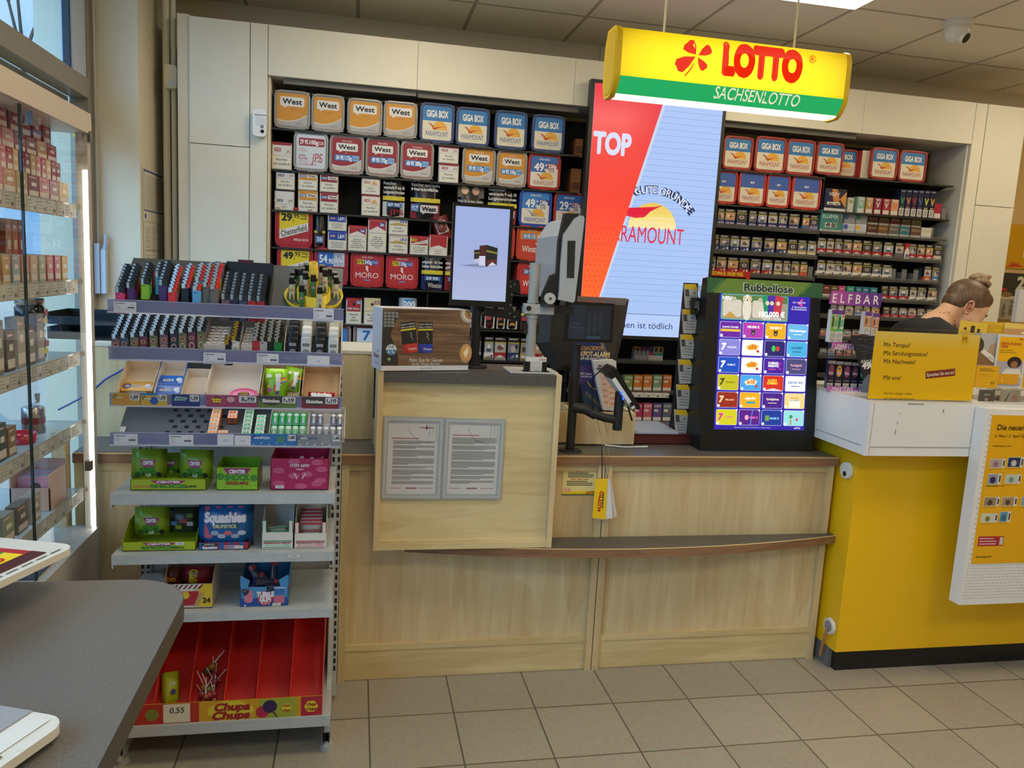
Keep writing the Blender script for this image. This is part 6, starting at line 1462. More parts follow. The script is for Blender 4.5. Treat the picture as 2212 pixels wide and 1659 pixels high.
# ---- small tins with text warnings
_SM = {}
def tin_mesh(k, w, h, d=.05):
    key = (k, round(w, 3), round(h, 3))
    if key in _SM: return _SM[key]
    top, accent, price, brand, lines_, lowc, split = k
    m = MB(); y = -.0004
    m.prism([(p, q) for p, q in rloop(-w/2, w/2, 0, d, .008, 3)], 'z', 0, h*.93, 'c9c4bb:r.35', cap=True)
    m.prism([(p, q) for p, q in rloop(-w/2-.001, w/2+.001, -.001, d+.001, .009, 3)], 'z', h*.93, h, top+':r.35')
    zs = h*split
    m.rect(-w/2+.007, w/2-.007, zs, h*.92, y, top if lowc != 'w' else 'd2c9bc')
    if lowc == 'w': m.rect(-w/2+.007, w/2-.007, h*.89, h*.93, y-.0002, top)
    if accent == 'roof': m.flat([(-w/2+.007, zs), (w/2-.007, zs), (w/2-.007, zs+h*.07), (0, zs+h*.2), (-w/2+.007, zs+h*.07)], y-.0002, 'd6d0c6')
    elif accent == 'roofg': m.rect(-w/2+.007, w/2-.007, zs, h*.92, y-.0001, 'd2cdc2').flat([(-w/2+.007, zs), (w/2-.007, zs), (w/2-.007, zs+h*.05), (w*.1, zs+h*.16), (-w*.1, zs+h*.16), (-w/2+.007, zs+h*.05)], y-.0002, 'b39a5a')
    elif accent == 'bub': bubble(m, w*.18, zs+h*.22, w*.5, h*.17, y-.0002)
    elif accent == 'sun': m.rect(-w/2+.007, w/2-.007, zs, h*.92, y-.0001, 'd8d2c6'); m.disc(w*.18, zs+h*.12, w*.14, y-.0002, 'd8a050', a0=0, a1=180).rect(w*.02, w*.36, zs+h*.07, zs+h*.11, y-.0002, 'c87a50')
    elif accent == 'jps': m.rect(-w/2+.007, w/2-.007, zs, h*.92, y-.0001, 'd2cfca'); m.text('JPS', w*.3, zs+h*.16, h*.13, y-.0004, top, w=w*.2, shear=.15)
    elif accent == 'lm': m.text('L&M', w*.2, zs+h*.2, h*.2, y-.0004, 'e2e2e6', w=w*.32, bold=.02)
    elif accent == 'bull': m.disc(0, zs+h*.27, w*.09, y-.0002, '241a18').text(brand, 0, zs+h*.1, h*.075, y-.0004, 'e0d2cc', w=w*.74, bold=.03)
    elif accent == 'chest': m.flat([(-w/2+.007, zs+h*.05), (w/2-.007, zs+h*.3), (w/2-.007, zs+h*.1), (-w/2+.007, zs-.0)], y-.0002, 'd8d2ca').text('Chesterfield', w*.14, zs+h*.17, h*.09, y-.0004, '1c1c28', w=w*.42, rot=.12)
    if price:
        pc, tx, px_, pz = price
        m.rect(px_*w-w*.15, px_*w+w*.15, zs+h*pz-h*.065, zs+h*pz+h*.065, y-.0003, pc).text(tx, px_*w, zs+h*pz, h*.08, y-.0006, 'e8e4e0' if pc != 'd8c21c' else '1a1a14', w=w*.22, bold=.03)
    m.rect(-w/2+.006, w/2-.006, h*.015, zs, y, 'd8d4c6').rect(-w/2+.006, w/2-.006, h*.015, h*.022, y-.0002, '1c1a18').rect(-w/2+.006, w/2-.006, zs-h*.008, zs, y-.0002, '1c1a18')
    n = len(lines_); lh = split*.66/n*(.62 if n > 2 else .5)
    for i, s_ in enumerate(lines_): m.text(s_, 0, zs*(.82-.66*(i+.25)/n) if n > 1 else zs/2, h*lh, y-.0003, '23201d', w=min(w*.8, len(s_)*h*lh*.68), bold=.012)
    m.rect(-w/2, -w/2+.006, h*.4, h*.5, y, 'd0c030')
    _SM[key] = m.mesh('tobacco_tin'); return _SM[key]
RT = ('Rauchen', 'ist tödlich'); TR = ('Tabakrauch enthält', 'über 70 Stoffe, die', 'erwiesenermaßen', 'krebserregend sind.')
def tin(k, px0, px1, py0, py1, zs, label, group=None, lift=0, name='tobacco_tin'):
    x0, x1 = span(px0, px1, (py0+py1)/2); z1 = ztop((px0+px1)/2, py0); z0 = zs+lift if lift == 0 else ztop((px0+px1)/2, py1)
    o = obj(name, tin_mesh(k, (x1-x0)*.97, z1-z0-.001), None, ((x0+x1)/2, FY, z0+.0005)); tag(o, label, 'tobacco tin', group); return o
JR = ('8e2430', 'jps', ('8e2834', '12 95', -.22, .17), '', RT, 'w', .58); JB = ('2a3468', 'jps', ('26345c', '15 95', -.22, .17), '', RT, 'w', .58)
WYt = ('c98a2c', 'bub', ('2a78b8', '12 95', -.25, .2), '', RT, '', .55); WRt = ('8e2430', 'bub', ('2a78b8', '12 95', -.25, .2), '', RT, '', .55)
tin(('8e2430', 'jps', ('8e2834', '19 95', -.2, .22), '', RT, 'w', .5), 586, 631, 307, 359, za[1], 'small white tin priced 19 at the left end of the second shelf')
tin(JR, 947, 992, 316, 353, zb_[1], 'white red tin with price 12, upper of two stacked on the second shelf', lift=1)
tin(JR, 947, 992, 353.5, 390, zb_[1], 'white red tin with price 12, lower of two stacked on the second shelf')
tin(JB, 595, 637, 369, 409.5, za[2], 'white and navy tin stacked on top at the left of the third shelf', lift=1)
tin(WYt, 643, 687, 371, 411, za[2], 'amber tin stacked upper on the third shelf', lift=1); tin(WYt, 643, 687, 411.5, 448, za[2], 'amber tin stacked lower on the third shelf')
tin(WRt, 690, 731.5, 375.5, 415, za[2], 'dark red tin stacked upper on the third shelf', lift=1); tin(WRt, 690, 731.5, 415.5, 452, za[2], 'dark red tin stacked lower on the third shelf')
SU = ('8e2834', 'sun', ('a03038', '9 60', -.2, .2), '', RT, '', .52)
tin(SU, 780, 822, 421, 458, za[2], 'white tin with orange sun, lower of two on the third shelf')
LMt = ('24409c', 'lm', ('7a3060', '13 95', -.24, .2), '', TR, '', .53)
tin(LMt, 707, 750, 462, 498.5, za[3], 'blue tin with white letters, upper of two on the fourth shelf', lift=1); tin(LMt, 707, 750, 499, 534, za[3], 'blue tin with white letters, lower of two on the fourth shelf')
tin(('a8222c', 'roof', ('243a8c', '26', .26, .22), '', ('Tabakrauch', 'enthält über 70', 'Stoffe, die', 'erwiesenermaßen', 'krebserregend sind.'), '', .58), 751, 793, 487, 538, za[3], 'short red and white tin with blue price diamond 26')
tin(('a8222c', 'roof', ('243a8c', '36', .24, .25), '', ('Tabakrauch', 'enthält über', '70 Stoffe, die', 'erwiesenermaßen', 'krebserregend', 'sind.'), '', .56), 794, 836, 471, 540, za[3], 'tall red and white tin with blue price diamond 36')
GO = ('bcb39a', 'roofg', ('2a4a98', '19', .26, .24), '', RT, 'w', .54)
tin(GO, 839, 882, 470, 507.5, za[3], 'white and gold tin, upper of two on the fourth shelf', lift=1); tin(GO, 839, 882, 508, 542, za[3], 'white and gold tin, lower of two on the fourth shelf')
tin(('a8222c', 'chest', ('d8c21c', '9 95', -.3, .25), '', TR, '', .52), 885, 926, 509.5, 546, za[3], 'low red and white tin with yellow price at the fourth shelf')
tin(('a4242c', 'bull', ('3a5a98', '22', .28, .34), 'RED BULL', ('Rauchen', 'ist', 'tödlich'), '', .5), 746.6, 782, 643.6, 696, zb_[5], 'dark red tobacco tin with round emblem on the sixth shelf')
tin(('d0c494', 'bull', ('8a3a34', '22', .28, .34), 'RED BULL', ('Rauchen', 'ist', 'tödlich'), '', .5), 785.5, 822, 644, 697, zb_[5], 'cream tobacco tin beside the dark red one on the sixth shelf')

# ---- picture warning packs and pouches
PHOTO = [('8f8478', [('d0a890', .1, .1, .26, .34), ('4a3a34', -.2, -.1, .2, .3)]), ('a9a4a0', [('6a4a44', 0, .0, .3, .26), ('c9c4c0', .2, .2, .12, .14)]), ('6a7078', [('c4b0a0', -.05, .05, .28, .22), ('3a4a60', .22, -.2, .2, .2)]),
         ('b9906c', [('5a4030', .05, 0, .14, .14), ('e0c8b0', -.2, .1, .16, .24)]), ('7a7c84', [('b8a8a0', .0, -.1, .24, .36), ('2a2a30', .25, .15, .14, .24)]), ('9a9ca4', [('d8d0cc', 0, .1, .18, .24), ('44505c', 0, -.28, .3, .18)]), ('3a3838', [('b4aeaa', 0, 0, .26, .26), ('5a3a34', 0, 0, .14, .14)])]
_PK = {}
def photo(m, u0, u1, v0, v1, y, i):
    bg, sh_ = PHOTO[i % 7]; w, h = u1-u0, v1-v0; m.rect(u0, u1, v0, v1, y, bg)
    for c_, a, b, r0, r1 in sh_: m.disc(u0+w*(.5+a), v0+h*(.5+b), w*r0, y-.0003, c_, rv=h*min(r1, .5-abs(b)), n=10)
def pack_mesh(base, deco, ph, w, h):
    key = (base, deco, ph % 7, round(w, 3), round(h, 3))
    if key in _PK: return _PK[key]
    m = MB(); y = -.0004; d = .024
    m.box(-w/2, w/2, 0, d, 0, h, '1d1b1a:r.35').box(-w/2-.0004, w/2+.0004, -.0003, d+.0003, 0, h*.3, base+':r.35')
    m.lines(-w/2+.004, w/2-.004, h-.005, 2, .006, .003, y, 'b9b6b0', ph).rect(-w/2, w/2, h*.76, h*.79, y, 'c4b628')
    photo(m, -w/2+.001, w/2-.001, h*.34, h*.75, y, ph)
    m.rect(-w/2, w/2, 0, h*.33, y-.0001, base)
    if deco == 'roof': m.flat([(-w/2, 0), (w/2, 0), (w/2, h*.1), (0, h*.24), (-w/2, h*.1)], y-.0004, 'd6cfc4')
    elif deco == 'roofg': m.rect(-w/2, w/2, 0, h*.33, y-.0002, 'd8d2c8').flat([(-w/2, 0), (w/2, 0), (w/2, h*.08), (0, h*.2), (-w/2, h*.08)], y-.0004, 'a9925a').rect(w*.2, w*.42, h*.12, h*.24, y-.0006, '3a5a98')
    elif deco == 'bird': m.flat([(-w*.3, h*.12), (-w*.05, h*.2), (w*.1, h*.28), (w*.06, h*.14), (-w*.1, h*.08)], y-.0004, '8fa0c0' if base[0] in '12' else 'd8b070').rect(w*.24, w*.42, h*.14, h*.27, y-.0004, 'c9ccd4')
    elif deco == 'word': m.rect(-w*.4, w*.4, h*.1, h*.2, y-.0004, 'a8b4cc').rect(-w*.06, w*.06, h*.08, h*.26, y-.0006, 'b03038')
    elif deco == 'band': m.rect(-w*.4, w*.4, h*.1, h*.22, y-.0004, 'cfcac2')
    elif deco == 'lm': m.text('L&M', w*.05, h*.15, h*.16, y-.0004, 'd8d0cc', w=w*.6, bold=.02)
    m.box(-w/2-.001, w/2+.001, -.006, -.0045, -.0004, h*.14, 'clear_plastic')
    _PK[key] = m.mesh('cigarette_pack'); return _PK[key]
CN = {'1e2a5a': 'navy', '22407a': 'blue', 'b39a5c': 'gold', 'a3222c': 'red', '8e2028': 'dark red', 'c9c4bc': 'white', '4a5a80': 'slate blue', '8a789c': 'lilac', 'c0502c': 'orange', '3a6aa0': 'light blue', 'b02838': 'crimson', '8a7038': 'dull gold', 'a89468': 'beige', 'c0a8a0': 'pale', '5a5a60': 'grey'}
def row(items, zs, place, y=FY, h=None):
    n = len(items)
    for i, (px0, px1, pt, pb, base, deco) in enumerate(items):
        x0, x1 = span(px0, px1, (pt+pb)/2, y); w = min((x1-x0)*.95, .068); hh = h or max(.05, min(.098, ztop((px0+px1)/2, pt, y)-zs))
        o = obj('cigarette_pack', pack_mesh(base, deco, i*3+int(zs*100), round(w, 3), round(hh, 3)), None, ((x0+x1)/2, y, zs+.0006))
        tag(o, '%s cigarette pack, %s on %s' % (CN.get(base, 'dark'), nth(i, n), place), 'cigarette pack', 'cigarette packs with picture warnings')
S = 4.254
def Rr(xs, tops, bots, bases, ox=1540, oy=280, s=S):
    n = len(xs); out = []
    for i, (a, b) in enumerate(xs):
        f = i/max(1, n-1); out.append((ox+a/s, ox+b/s, oy+(tops[0]+(tops[1]-tops[0])*f)/s, oy+(bots[0]+(bots[1]-bots[0])*f)/s)+bases[min(i, len(bases)-1)])
    return out
NV = ('1e2a5a', 'word'); BL = ('22407a', 'word')
row(Rr([(-50, 40), (45, 108), (110, 208), (212, 318), (330, 405), (412, 498), (507, 596), (603, 687), (692, 805), (822, 890), (893, 970)], (720, 765), (860, 910), [BL, BL, NV, NV, NV, NV, NV, NV, NV, ('4a5a80', ''), ('8a789c', '')]), zd[2], 'the third shelf right of screen')
NB = ('1e2a5a', 'bird'); GD = ('b39a5c', 'band')
row(Rr([(-60, 18), (20, 58), (62, 156), (160, 247), (251, 340), (347, 465), (470, 576), (582, 688), (693, 780), (783, 868), (872, 956)], (940, 985), (1080, 1110), [NB, NB, NB, NB, NB, NB, NB, NB, GD, GD, GD]), zd[3], 'the fourth shelf right of screen')
DB = ('8e2028', 'bird'); DG = ('8a7038', 'band')
row(Rr([(-60, 28), (32, 128), (134, 236), (240, 336), (344, 442), (446, 556), (562, 640), (644, 717), (720, 798), (802, 872)], (1150, 1190), (1290, 1320), [DB, DB, DB, DB, DB, DB, DG, DG, DG, ('c0502c', '')]), zd[4], 'the fifth shelf right of screen')
RD = ('a3222c', 'roof')
row(Rr([(960, 1042), (1046, 1114), (1118, 1194), (1198, 1280), (1284, 1370), (1375, 1460), (1465, 1556), (1560, 1668), (1674, 1756), (1800, 1872), (1876, 1952), (1956, 2026), (2030, 2106)], (980, 1060), (1130, 1185), [RD, ('a3222c', 'band'), RD, RD, RD, RD, RD, RD, ('5a5a60', ''), RD, RD, ('b02838', 'roof'), ('c0a8a0', 'roof')]), ze[3], 'the fourth shelf at far right')
GR = ('c9c4bc', 'roofg')
row(Rr([(957, 1036), (1040, 1122), (1116, 1192), (1192, 1277), (1281, 1371), (1373, 1457), (1461, 1551), (1552, 1648), (1940, 2008), (2012, 2080)], (1175, 1262), (1325, 1375), [GR, GR, GR, GR, GR, GR, GR, GR, ('c0502c', 'roof'), ('3a6aa0', 'roof')]), ze[4], 'the fifth shelf at far right')
row(Rr([(1545, 1612), (1616, 1698), (1702, 1800), (1806, 1872), (1876, 1958), (1962, 2068)], (330, 345), (450, 485), [('b02838', 'roof'), ('b02838', 'roof'), ('b02838', 'roof'), GR, GR, GR], oy=540), ze[5], 'the sixth shelf at far right')
LM = ('b02838', 'lm')
row(Rr([(1075, 1140), (1144, 1205), (1210, 1290), (1294, 1375), (1378, 1445), (1450, 1530), (1560, 1628), (1632, 1702), (1706, 1786), (1790, 1868), (1872, 1952), (1956, 2040)], (500, 540), (630, 660), [('a89468', 'band'), ('a89468', 'band'), GD, ('3a6aa0', 'band'), ('c0502c', 'band'), GD, LM, LM, LM, LM, LM, LM], oy=540), ze[6], 'the seventh shelf behind the purple display')
row(Rr([(980, 1050), (1054, 1120), (1124, 1190), (1194, 1270), (1274, 1360)], (718, 730), (830, 850), [('b02838', 'band'), ('c9c4bc', 'band'), ('b02838', 'band'), ('c0a8a0', ''), ('a3222c', '')], oy=540), ze[7], 'the eighth shelf behind the purple display')
row(Rr([(975, 1045), (1050, 1120), (1124, 1190), (1194, 1270), (1274, 1330)], (910, 925), (1010, 1030), [('5a5a60', ''), ('22407a', 'band'), ('a3222c', 'band'), ('a3222c', 'band'), ('5a5a60', '')], oy=540), ze[8], 'the ninth shelf behind the purple display')
# B bay lower packs
pk = [(1010, 1043, 719, 771, 'c9c4bc', 'roofg'), (1046, 1067, 719, 771, 'c9c4bc', 'roofg'), (1068, 1094, 720, 772, 'a3222c', 'roof'), (1096, 1123, 720, 772, '1e2a5a', 'bird'), (1124, 1150, 721, 773, 'b39a5c', 'band'), (1152, 1180, 722, 774, '8e2028', 'bird')]
row(pk, zb_[6], 'the shelf between the black and grey columns', h=.135)
tin(SU, 780, 822, 384, 420.5, za[2], 'white tin with a picture and orange sun, upper of two on the third shelf', lift=1)
tin(('2a2826', 'jps', ('26345c', '15 95', -.22, .17), '', ('Rauchen', 'schadet Ihren', 'Nächsten'), '', .3), 592, 636, 410, 446, za[2], 'black tin with picture warning stacked below the navy one on the third shelf')
tin(('a8222c', 'roof', None, '', ('Kinder von', 'Rauchern'), '', .3), 926.5, 968, 507, 548, za[3], 'red lidded tin with picture warning right of the yellow priced one')

# ---- soft pouches
def pouch(px0, px1, py0, py1, zs, label, art_, base, y=FY+.02, lean=0.0):
    x0, x1 = span(px0, px1, (py0+py1)/2, y); w = x1-x0; h = ztop((px0+px1)/2, py0, y)-zs
    t = thing('tobacco_pouch', label, 'tobacco pouch', ((x0+x1)/2, y, zs+.0005), (0, lean, 0))
    n = 8; F = []; B_ = []
    L = []
    for j in range(n+1):
        v = h*j/n; bul = .022*math.sin(math.pi*min(1, (j+.6)/(n+.2)))*(1 if j < n else .15); wid = w/2*(1-.06*math.sin(math.pi*j/n)+(.02 if j in (0, n) else 0))
        L.append([(-wid, .004, v), (-wid*.5, -bul*.9, v), (0, -bul, v), (wid*.5, -bul*.9, v), (wid, .004, v), (wid*.5, bul*.6+.008, v), (0, bul*.7+.008, v), (-wid*.5, bul*.6+.008, v)])
    MB().loft(L, base+':r.25', sm=True).build('bag', t)
    m = MB(); art_(m, w, h)
    m.v = [(x, -(.024*math.sin(math.pi*min(1, (z/h*n+.6)/(n+.2))))*(1-.35*abs(2*x/w)**2.2)-.0012+yy, z) for x, yy, z in m.v]
    m.build('print', t)
def warn(lines_, low, word=None, wc='e0d8d4', price=None):
    def f(m, w, h):
        n = 10
        m.rect(-w*.46, w*.46, h*.02, h*.4, 0, low)
        for i in range(len(lines_)): m.text(lines_[i], -w*.44, h*(.9-.12*i), h*.08, -.0006, 'd8d6d2', w=w*min(.88, .075*len(lines_[i])), al='l', bold=.015)
        for i in range(6): m.rect(-w*.46+w*.153*i, -w*.46+w*.153*(i+1), h*.44, h*.55, -.0003, 'c9ba2c')
        m.lines(-w*.42, w*.42, h*.535, 2, h*.05, h*.02, -.0008, '5a5218')
        if word == 'West': bubble(m, w*.12, h*.27, w*.56, h*.2, -.0008); m.rect(-w*.44, -w*.2, h*.2, h*.38, -.0006, '3a78b8').text(price, -w*.32, h*.31, h*.07, -.001, 'e6e8ec', w=w*.2, bold=.03).text('195g', -w*.32, h*.24, h*.05, -.001, 'e6e8ec')
        elif word: m.text(word, w*.12, h*.14, h*.13, -.0008, wc, w=w*.6, bold=.02).rect(-w*.3, w*.36, h*.27, h*.38, -.0006, '4a80b8').text(price, 0, h*.325, h*.075, -.001, 'e6e8ec', w=w*.5, bold=.03)
    return f
pouch(825, 876, 388, 460, za[2], 'white tobacco pouch with black warning top on the third shelf', warn(('Rauchen', 'verursacht 9 von 10', 'Lungenkarzinomen'), 'c9c6c2', 'JPS', 'a03038', '47 95'), '1a1a1a')
pouch(884, 953, 392, 467, za[2], 'red and white tobacco pouch with speech bubble on the third shelf', warn(('Rauchen verursacht', 'Herzanfälle'), '7a2430', 'West', price='54 95'), '181a1c')
pouch(984, 1048, 395, 470, zb_[2], 'black tobacco pouch with two faces above the portrait screen', lambda m, w, h: (m.rect(-w*.44, w*.44, h*.62, h*.96, 0, '4a4640').disc(-w*.2, h*.8, w*.12, -.0006, 'c9a084', rv=h*.1).disc(w*.16, h*.8, w*.12, -.0006, 'b98a70', rv=h*.11).disc(-w*.22, h*.86, w*.11, -.0008, 'b49a74', rv=h*.05), [m.text(s_, -w*.44, h*(.53-.1*i), h*.065, -.0006, 'd0cdc8', w=w*.86, al='l', bold=.01) for i, s_ in enumerate(('Wenn Sie rauchen, schaden', 'Sie Ihren Kindern, Ihrer', 'Familie, Ihren Freunden.'))]), '2a2622')
pouch(1050, 1118, 402, 478, zb_[2], 'black tobacco pouch with yellow band right above the portrait screen', warn(('Rauchen', 'verursacht 9 von 10', 'Lungenkarzinomen'), '8a2430', 'West', price='29 95'), '1a1a1a')
pouch(677, 705, 462, 531, za[3], 'narrow dark pouch beside the yellow corner tub on the fourth shelf', lambda m, w, h: (m.rect(-w*.4, w*.4, h*.05, h*.42, 0, '8a2430').rect(-w*.3, w*.3, h*.18, h*.36, -.0006, '5a90b8').text('26', 0, h*.28, h*.1, -.001, 'e6e8ec', w=w*.4, bold=.03), m.rect(-w*.42, w*.42, h*.45, h*.52, -.0004, 'c9ba2c')), '1c1a1a')
pouch(908, 958, 549, 624, za[4], 'blue pouch with white quitting warning left of the portrait screen', warn(('Das Rauchen', 'aufgeben – für Ihre', 'Lieben weiterleben'), '1e2a6a', 'Winston', price='29 95'), '171a2c')
pouch(945, 985, 466, 512, zb_[3]+.09, 'crumpled red white pouch lying high behind the portrait screen', lambda m, w, h: m.rect(-w*.3, w*.3, h*.3, h*.8, 0, 'a89a90'), '6a2a28', lean=-.4)
pouch(959, 1000, 552, 626, zb_[4], 'red pouch half hidden behind the left edge of the portrait screen', warn(('Rauchen', 'das ist', 'gefährlich'), '8a2430', 'Winston', price='29 95'), '6a1a20')
for i, (a, b, bc) in enumerate(((1012, 1042, 'JPS'), (1044, 1070, 'JPS'), (1064+7, 1092, 'SUN'), (1093, 1119, 'SUN'), (1122, 1146, 'DARK'))):
    pouch(a, b, 662, 711, zb_[5], 'small pouch, %s in the row behind the black pole' % nth(i, 5), (lambda bc: (lambda m, w, h: (m.rect(-w*.42, w*.42, h*.05, h*.62, 0, 'cfcac4' if bc != 'DARK' else '5a3a30'), m.rect(-w*.42, w*.42, h*.62, h*.72, -.0004, 'b9a838'), m.rect(-w*.36, w*.1, h*.42, h*.58, -.0006, 'a03038'), m.disc(0, h*.2, w*.26, -.0008, 'd8964a', a0=0, a1=180) if bc == 'SUN' else m.text('JPS', 0, h*.22, h*.2, -.0008, 'a8303a', w=w*.5))))(bc), '1c1a18')
c0 = atY(881, 697, FY); tag(MB().lathe([(.052, 0), (.052, .155), (.048, .16)], (0, 0, 0), 'a8aab0:r.3').box(-.022, .03, -.053, -.0515, .045, .155, '3a88c0').rect(-.022, .03, .02, .085, -.0537, 'd4d8dc').text('200', .004, .125, .03, -.0537, 'e6e8ec', bold=.04).text('18,-', .004, .055, .03, -.054, '2a68ac', bold=.04).build('tobacco_can', None, (c0.x, FY+.06, zb_[5])), 'round grey tobacco can with blue 200 label on the sixth shelf', 'tobacco can')
c0 = atY(958, 690, FY); tag(MB().lathe([(.03, 0), (.03, .09), (.028, .095)], (0, 0, 0), '5a7a68:r.3').rect(-.02, .02, .01, .06, -.031, 'b8b4a8').build('tobacco_can', None, (c0.x, FY+.06, zb_[5])), 'small green can beside the foot of the portrait screen', 'tobacco can')
c0 = atY(1105, 645, FY); tag(MB().lathe([(.032, 0), (.032, .05), (.034, .05), (.034, .062)], (0, 0, 0), '2a3a80:r.3').lathe([(.034, .062), (.034, .07), (.03, .072)], (0, 0, 0), 'd0cec8:r.3').build('tobacco_can', None, (c0.x, FY+.1, zb_[4]-.0)), 'small blue can with white lid behind the monitor arm', 'tobacco can')

# ---- heated tobacco and vape shelves (far right)
def carton(name, px0, px1, pt, pb, zs, label, cat, fn, base, d=.05, group=None, y=FY, lift=None):
    x0, x1 = span(px0, px1, (pt+pb)/2, y); w = (x1-x0)*.96; z1 = ztop((px0+px1)/2, pt, y); z0 = zs if lift is None else zs+lift; h = max(.02, z1-z0)
    m = MB().box(-w/2, w/2, 0, d, 0, h, base+':r.35'); fn(m, w, h, -.0004)
    o = m.build(name, None, ((x0+x1)/2, y, z0+.0006)); tag(o, label, cat, group); return o
carton('vape_kit_box', 1781, 1829, 408, 451.6, ze[1], 'navy and orange vape starter kit box on the second shelf', 'box', lambda m, w, h, y: (m.rect(-w/2, w/2, 0, h*.12, y, 'c9c6c0').flat([(-w*.2, h*.98), (w*.05, h*.98), (w*.2, h*.5), (w*.05, h*.2), (-w*.1, h*.45)], y, 'c87834').flat([(w*.5, h*.9), (w*.2, h*.55), (w*.5, h*.15)], y, 'c88a3a').text('VEEV', -w*.08, h*.75, h*.16, y-.0004, 'd8d4d0', w=w*.5, bold=.02).text('one', w*.06, h*.58, h*.1, y-.0004, 'd09a50').rect(-w*.38, w*.24, h*.27, h*.4, y-.0004, 'd0ccc6').rect(-w*.3, -w*.1, h*.3, h*.34, y-.0006, '1a1c24').rect(w*.0, w*.18, h*.3, h*.34, y-.0006, '1a1c24')), '1c2440')
carton('pod_pack', 1831.5, 1844, 427, 453, ze[1], 'small white pod pack right of the starter kit', 'pod pack', lambda m, w, h, y: m.rect(-w*.3, w*.3, h*.6, h*.85, y, '8a9a5a'), 'bcb8b0')
VC = ('7fa894', 'a8824a', '8a2440', '9a2430', 'c99070')
for i in range(5):
    carton('pod_pack', 1852+i*18.2, 1868+i*18.2, 425+i*1.5, 455+i*2, ze[1], '%s topped pod pack, %s of five' % (('mint', 'tan', 'wine', 'red', 'peach')[i], nth(i, 5)), 'pod pack', lambda m, w, h, y: (m.rect(-w*.42, w*.42, h*.03, h*.28, y, 'c4c0b8').text('VEEV', 0, h*.88, h*.14, y-.0003, 'd8d4d0', w=w*.8, bold=.02).flat([(-w*.3, h*.75), (0, h*.35), (w*.3, h*.75), (w*.12, h*.75), (0, h*.55), (-w*.12, h*.75)], y-.0003, 'c9c0b8' if i != 4 else 'd87a48')), VC[i], group='coloured pod packs')
VV = ('3f9a70', 'c87858', 'a83040', '5a60a0', 'b8c040', 'd0a040')
for i in range(6):
    carton('disposable_vape_pack', 1943.5+i*13, 1955.5+i*13, 409+i*.6, 458+i*.6, ze[1], 'tall navy vape pack with %s letter, %s of six' % (('green', 'salmon', 'red', 'violet', 'lime', 'amber')[i], nth(i, 6)), 'vape pack', lambda m, w, h, y: (m.rect(-w*.44, w*.44, h*.02, h*.3, y, 'c4c0b8').rect(-w*.3, w*.3, h*.06, h*.26, y-.0003, '9a968e').flat([(-w*.4, h*.7), (0, h*.42), (w*.4, h*.7), (w*.2, h*.7), (0, h*.55), (-w*.2, h*.7)], y-.0003, VV[i]).rect(-w*.4, w*.4, h*.92, h*.95, y-.0003, '9aa0b8').rect(-w*.3, w*.3, h*.33, h*.36, y-.0003, VV[i])), '171c3a', group='tall navy vape packs')
carton('pod_pack', 2018, 2034, 440, 463, ze[1], 'red white pod pack at the right end of the second shelf', 'pod pack', lambda m, w, h, y: m.rect(-w*.42, w*.42, h*.03, h*.35, y, 'c4c0b8'), '9a2438')
carton('heater_display_box', 1771.5, 1821, 455, 497, ze[2], 'teal heater box with digital price 4900', 'box', lambda m, w, h, y: (m.rect(-w/2, w/2, 0, h*.1, y, 'd0ccc4').text('ILUMA', -w*.06, h*.72, h*.17, y-.0004, 'd0d8d4', w=w*.7).rect(-w*.36, w*.1, h*.55, h*.58, y-.0004, '2a5a58').rect(-w*.28, w*.24, h*.2, h*.42, y-.0004, 'd0d0c8').text('49 00', -w*.02, h*.31, h*.18, y-.0007, '141414', w=w*.46, bold=.05).flat([(w*.3, h*.82), (w*.42, h*.85), (w*.46, h*.4), (w*.36, h*.36)], y-.0004, '5a5e60')), '3f8078')
U1 = ('5a7ab8', '3f9a6a', '4f2824', '54342a', '6a2a24', '5a4032', '5a5a2a'); U2 = ('4a4a9a', 'd8a030', '4a2a24', '6a4a28', '5a5a50', '2a6a7a', '5a4430', 'c9c2b4')
HN = ('blue', 'green', 'brown', 'dark brown', 'russet', 'umber', 'olive'); HN2 = ('violet', 'yellow', 'maroon', 'ochre', 'grey', 'petrol', 'tan', 'white')
def hfn(c_, pale):
    def f(m, w, h, y):
        m.rect(-w/2, w/2, 0, h*.2, y, 'd0ccc4')
        if pale: m.disc(-w*.3, h*.62, w*.2, y-.0003, c_).text('LEVIA', w*.14, h*.62, h*.2, y-.0003, '9aa6b8')
        else: m.ring(-w*.28, h*.66, w*.1, w*.06, y-.0003, 'b9a07a').text('TEREA', w*.12, h*.66, h*.18, y-.0003, 'b9a07a')
    return f
for i, (a, b) in enumerate(((1205, 1312), (1315, 1422), (1425, 1522), (1525, 1625), (1630, 1724), (1730, 1820), (1825, 1918))):
    carton('tobacco_stick_pack', 1540+a/S, 1540+b/S, 280+(772+i*8)/S, 280+(850+i*7)/S, ze[2], '%s tobacco stick pack, %s of seven in the upper tier' % (HN[i], nth(i, 7)), 'tobacco stick pack', hfn(U1[i], i < 2), 'b8bcc4' if i < 2 else U1[i], group='tobacco stick packs', lift=.066, y=FY+.045)
for i, (a, b) in enumerate(((1195, 1305), (1310, 1412), (1415, 1512), (1515, 1612), (1615, 1712), (1715, 1810), (1815, 1910), (1915, 2010))):
    carton('tobacco_stick_pack', 1540+a/S, 1540+b/S, 280+(862+i*6)/S, 280+(932+i*6)/S, ze[2], '%s tobacco stick pack, %s of eight in the lower tier' % (HN2[i], nth(i, 8)), 'tobacco stick pack', hfn(U2[i], i < 2), 'b8bcc4' if i < 2 else U2[i], d=.04, group='tobacco stick packs')
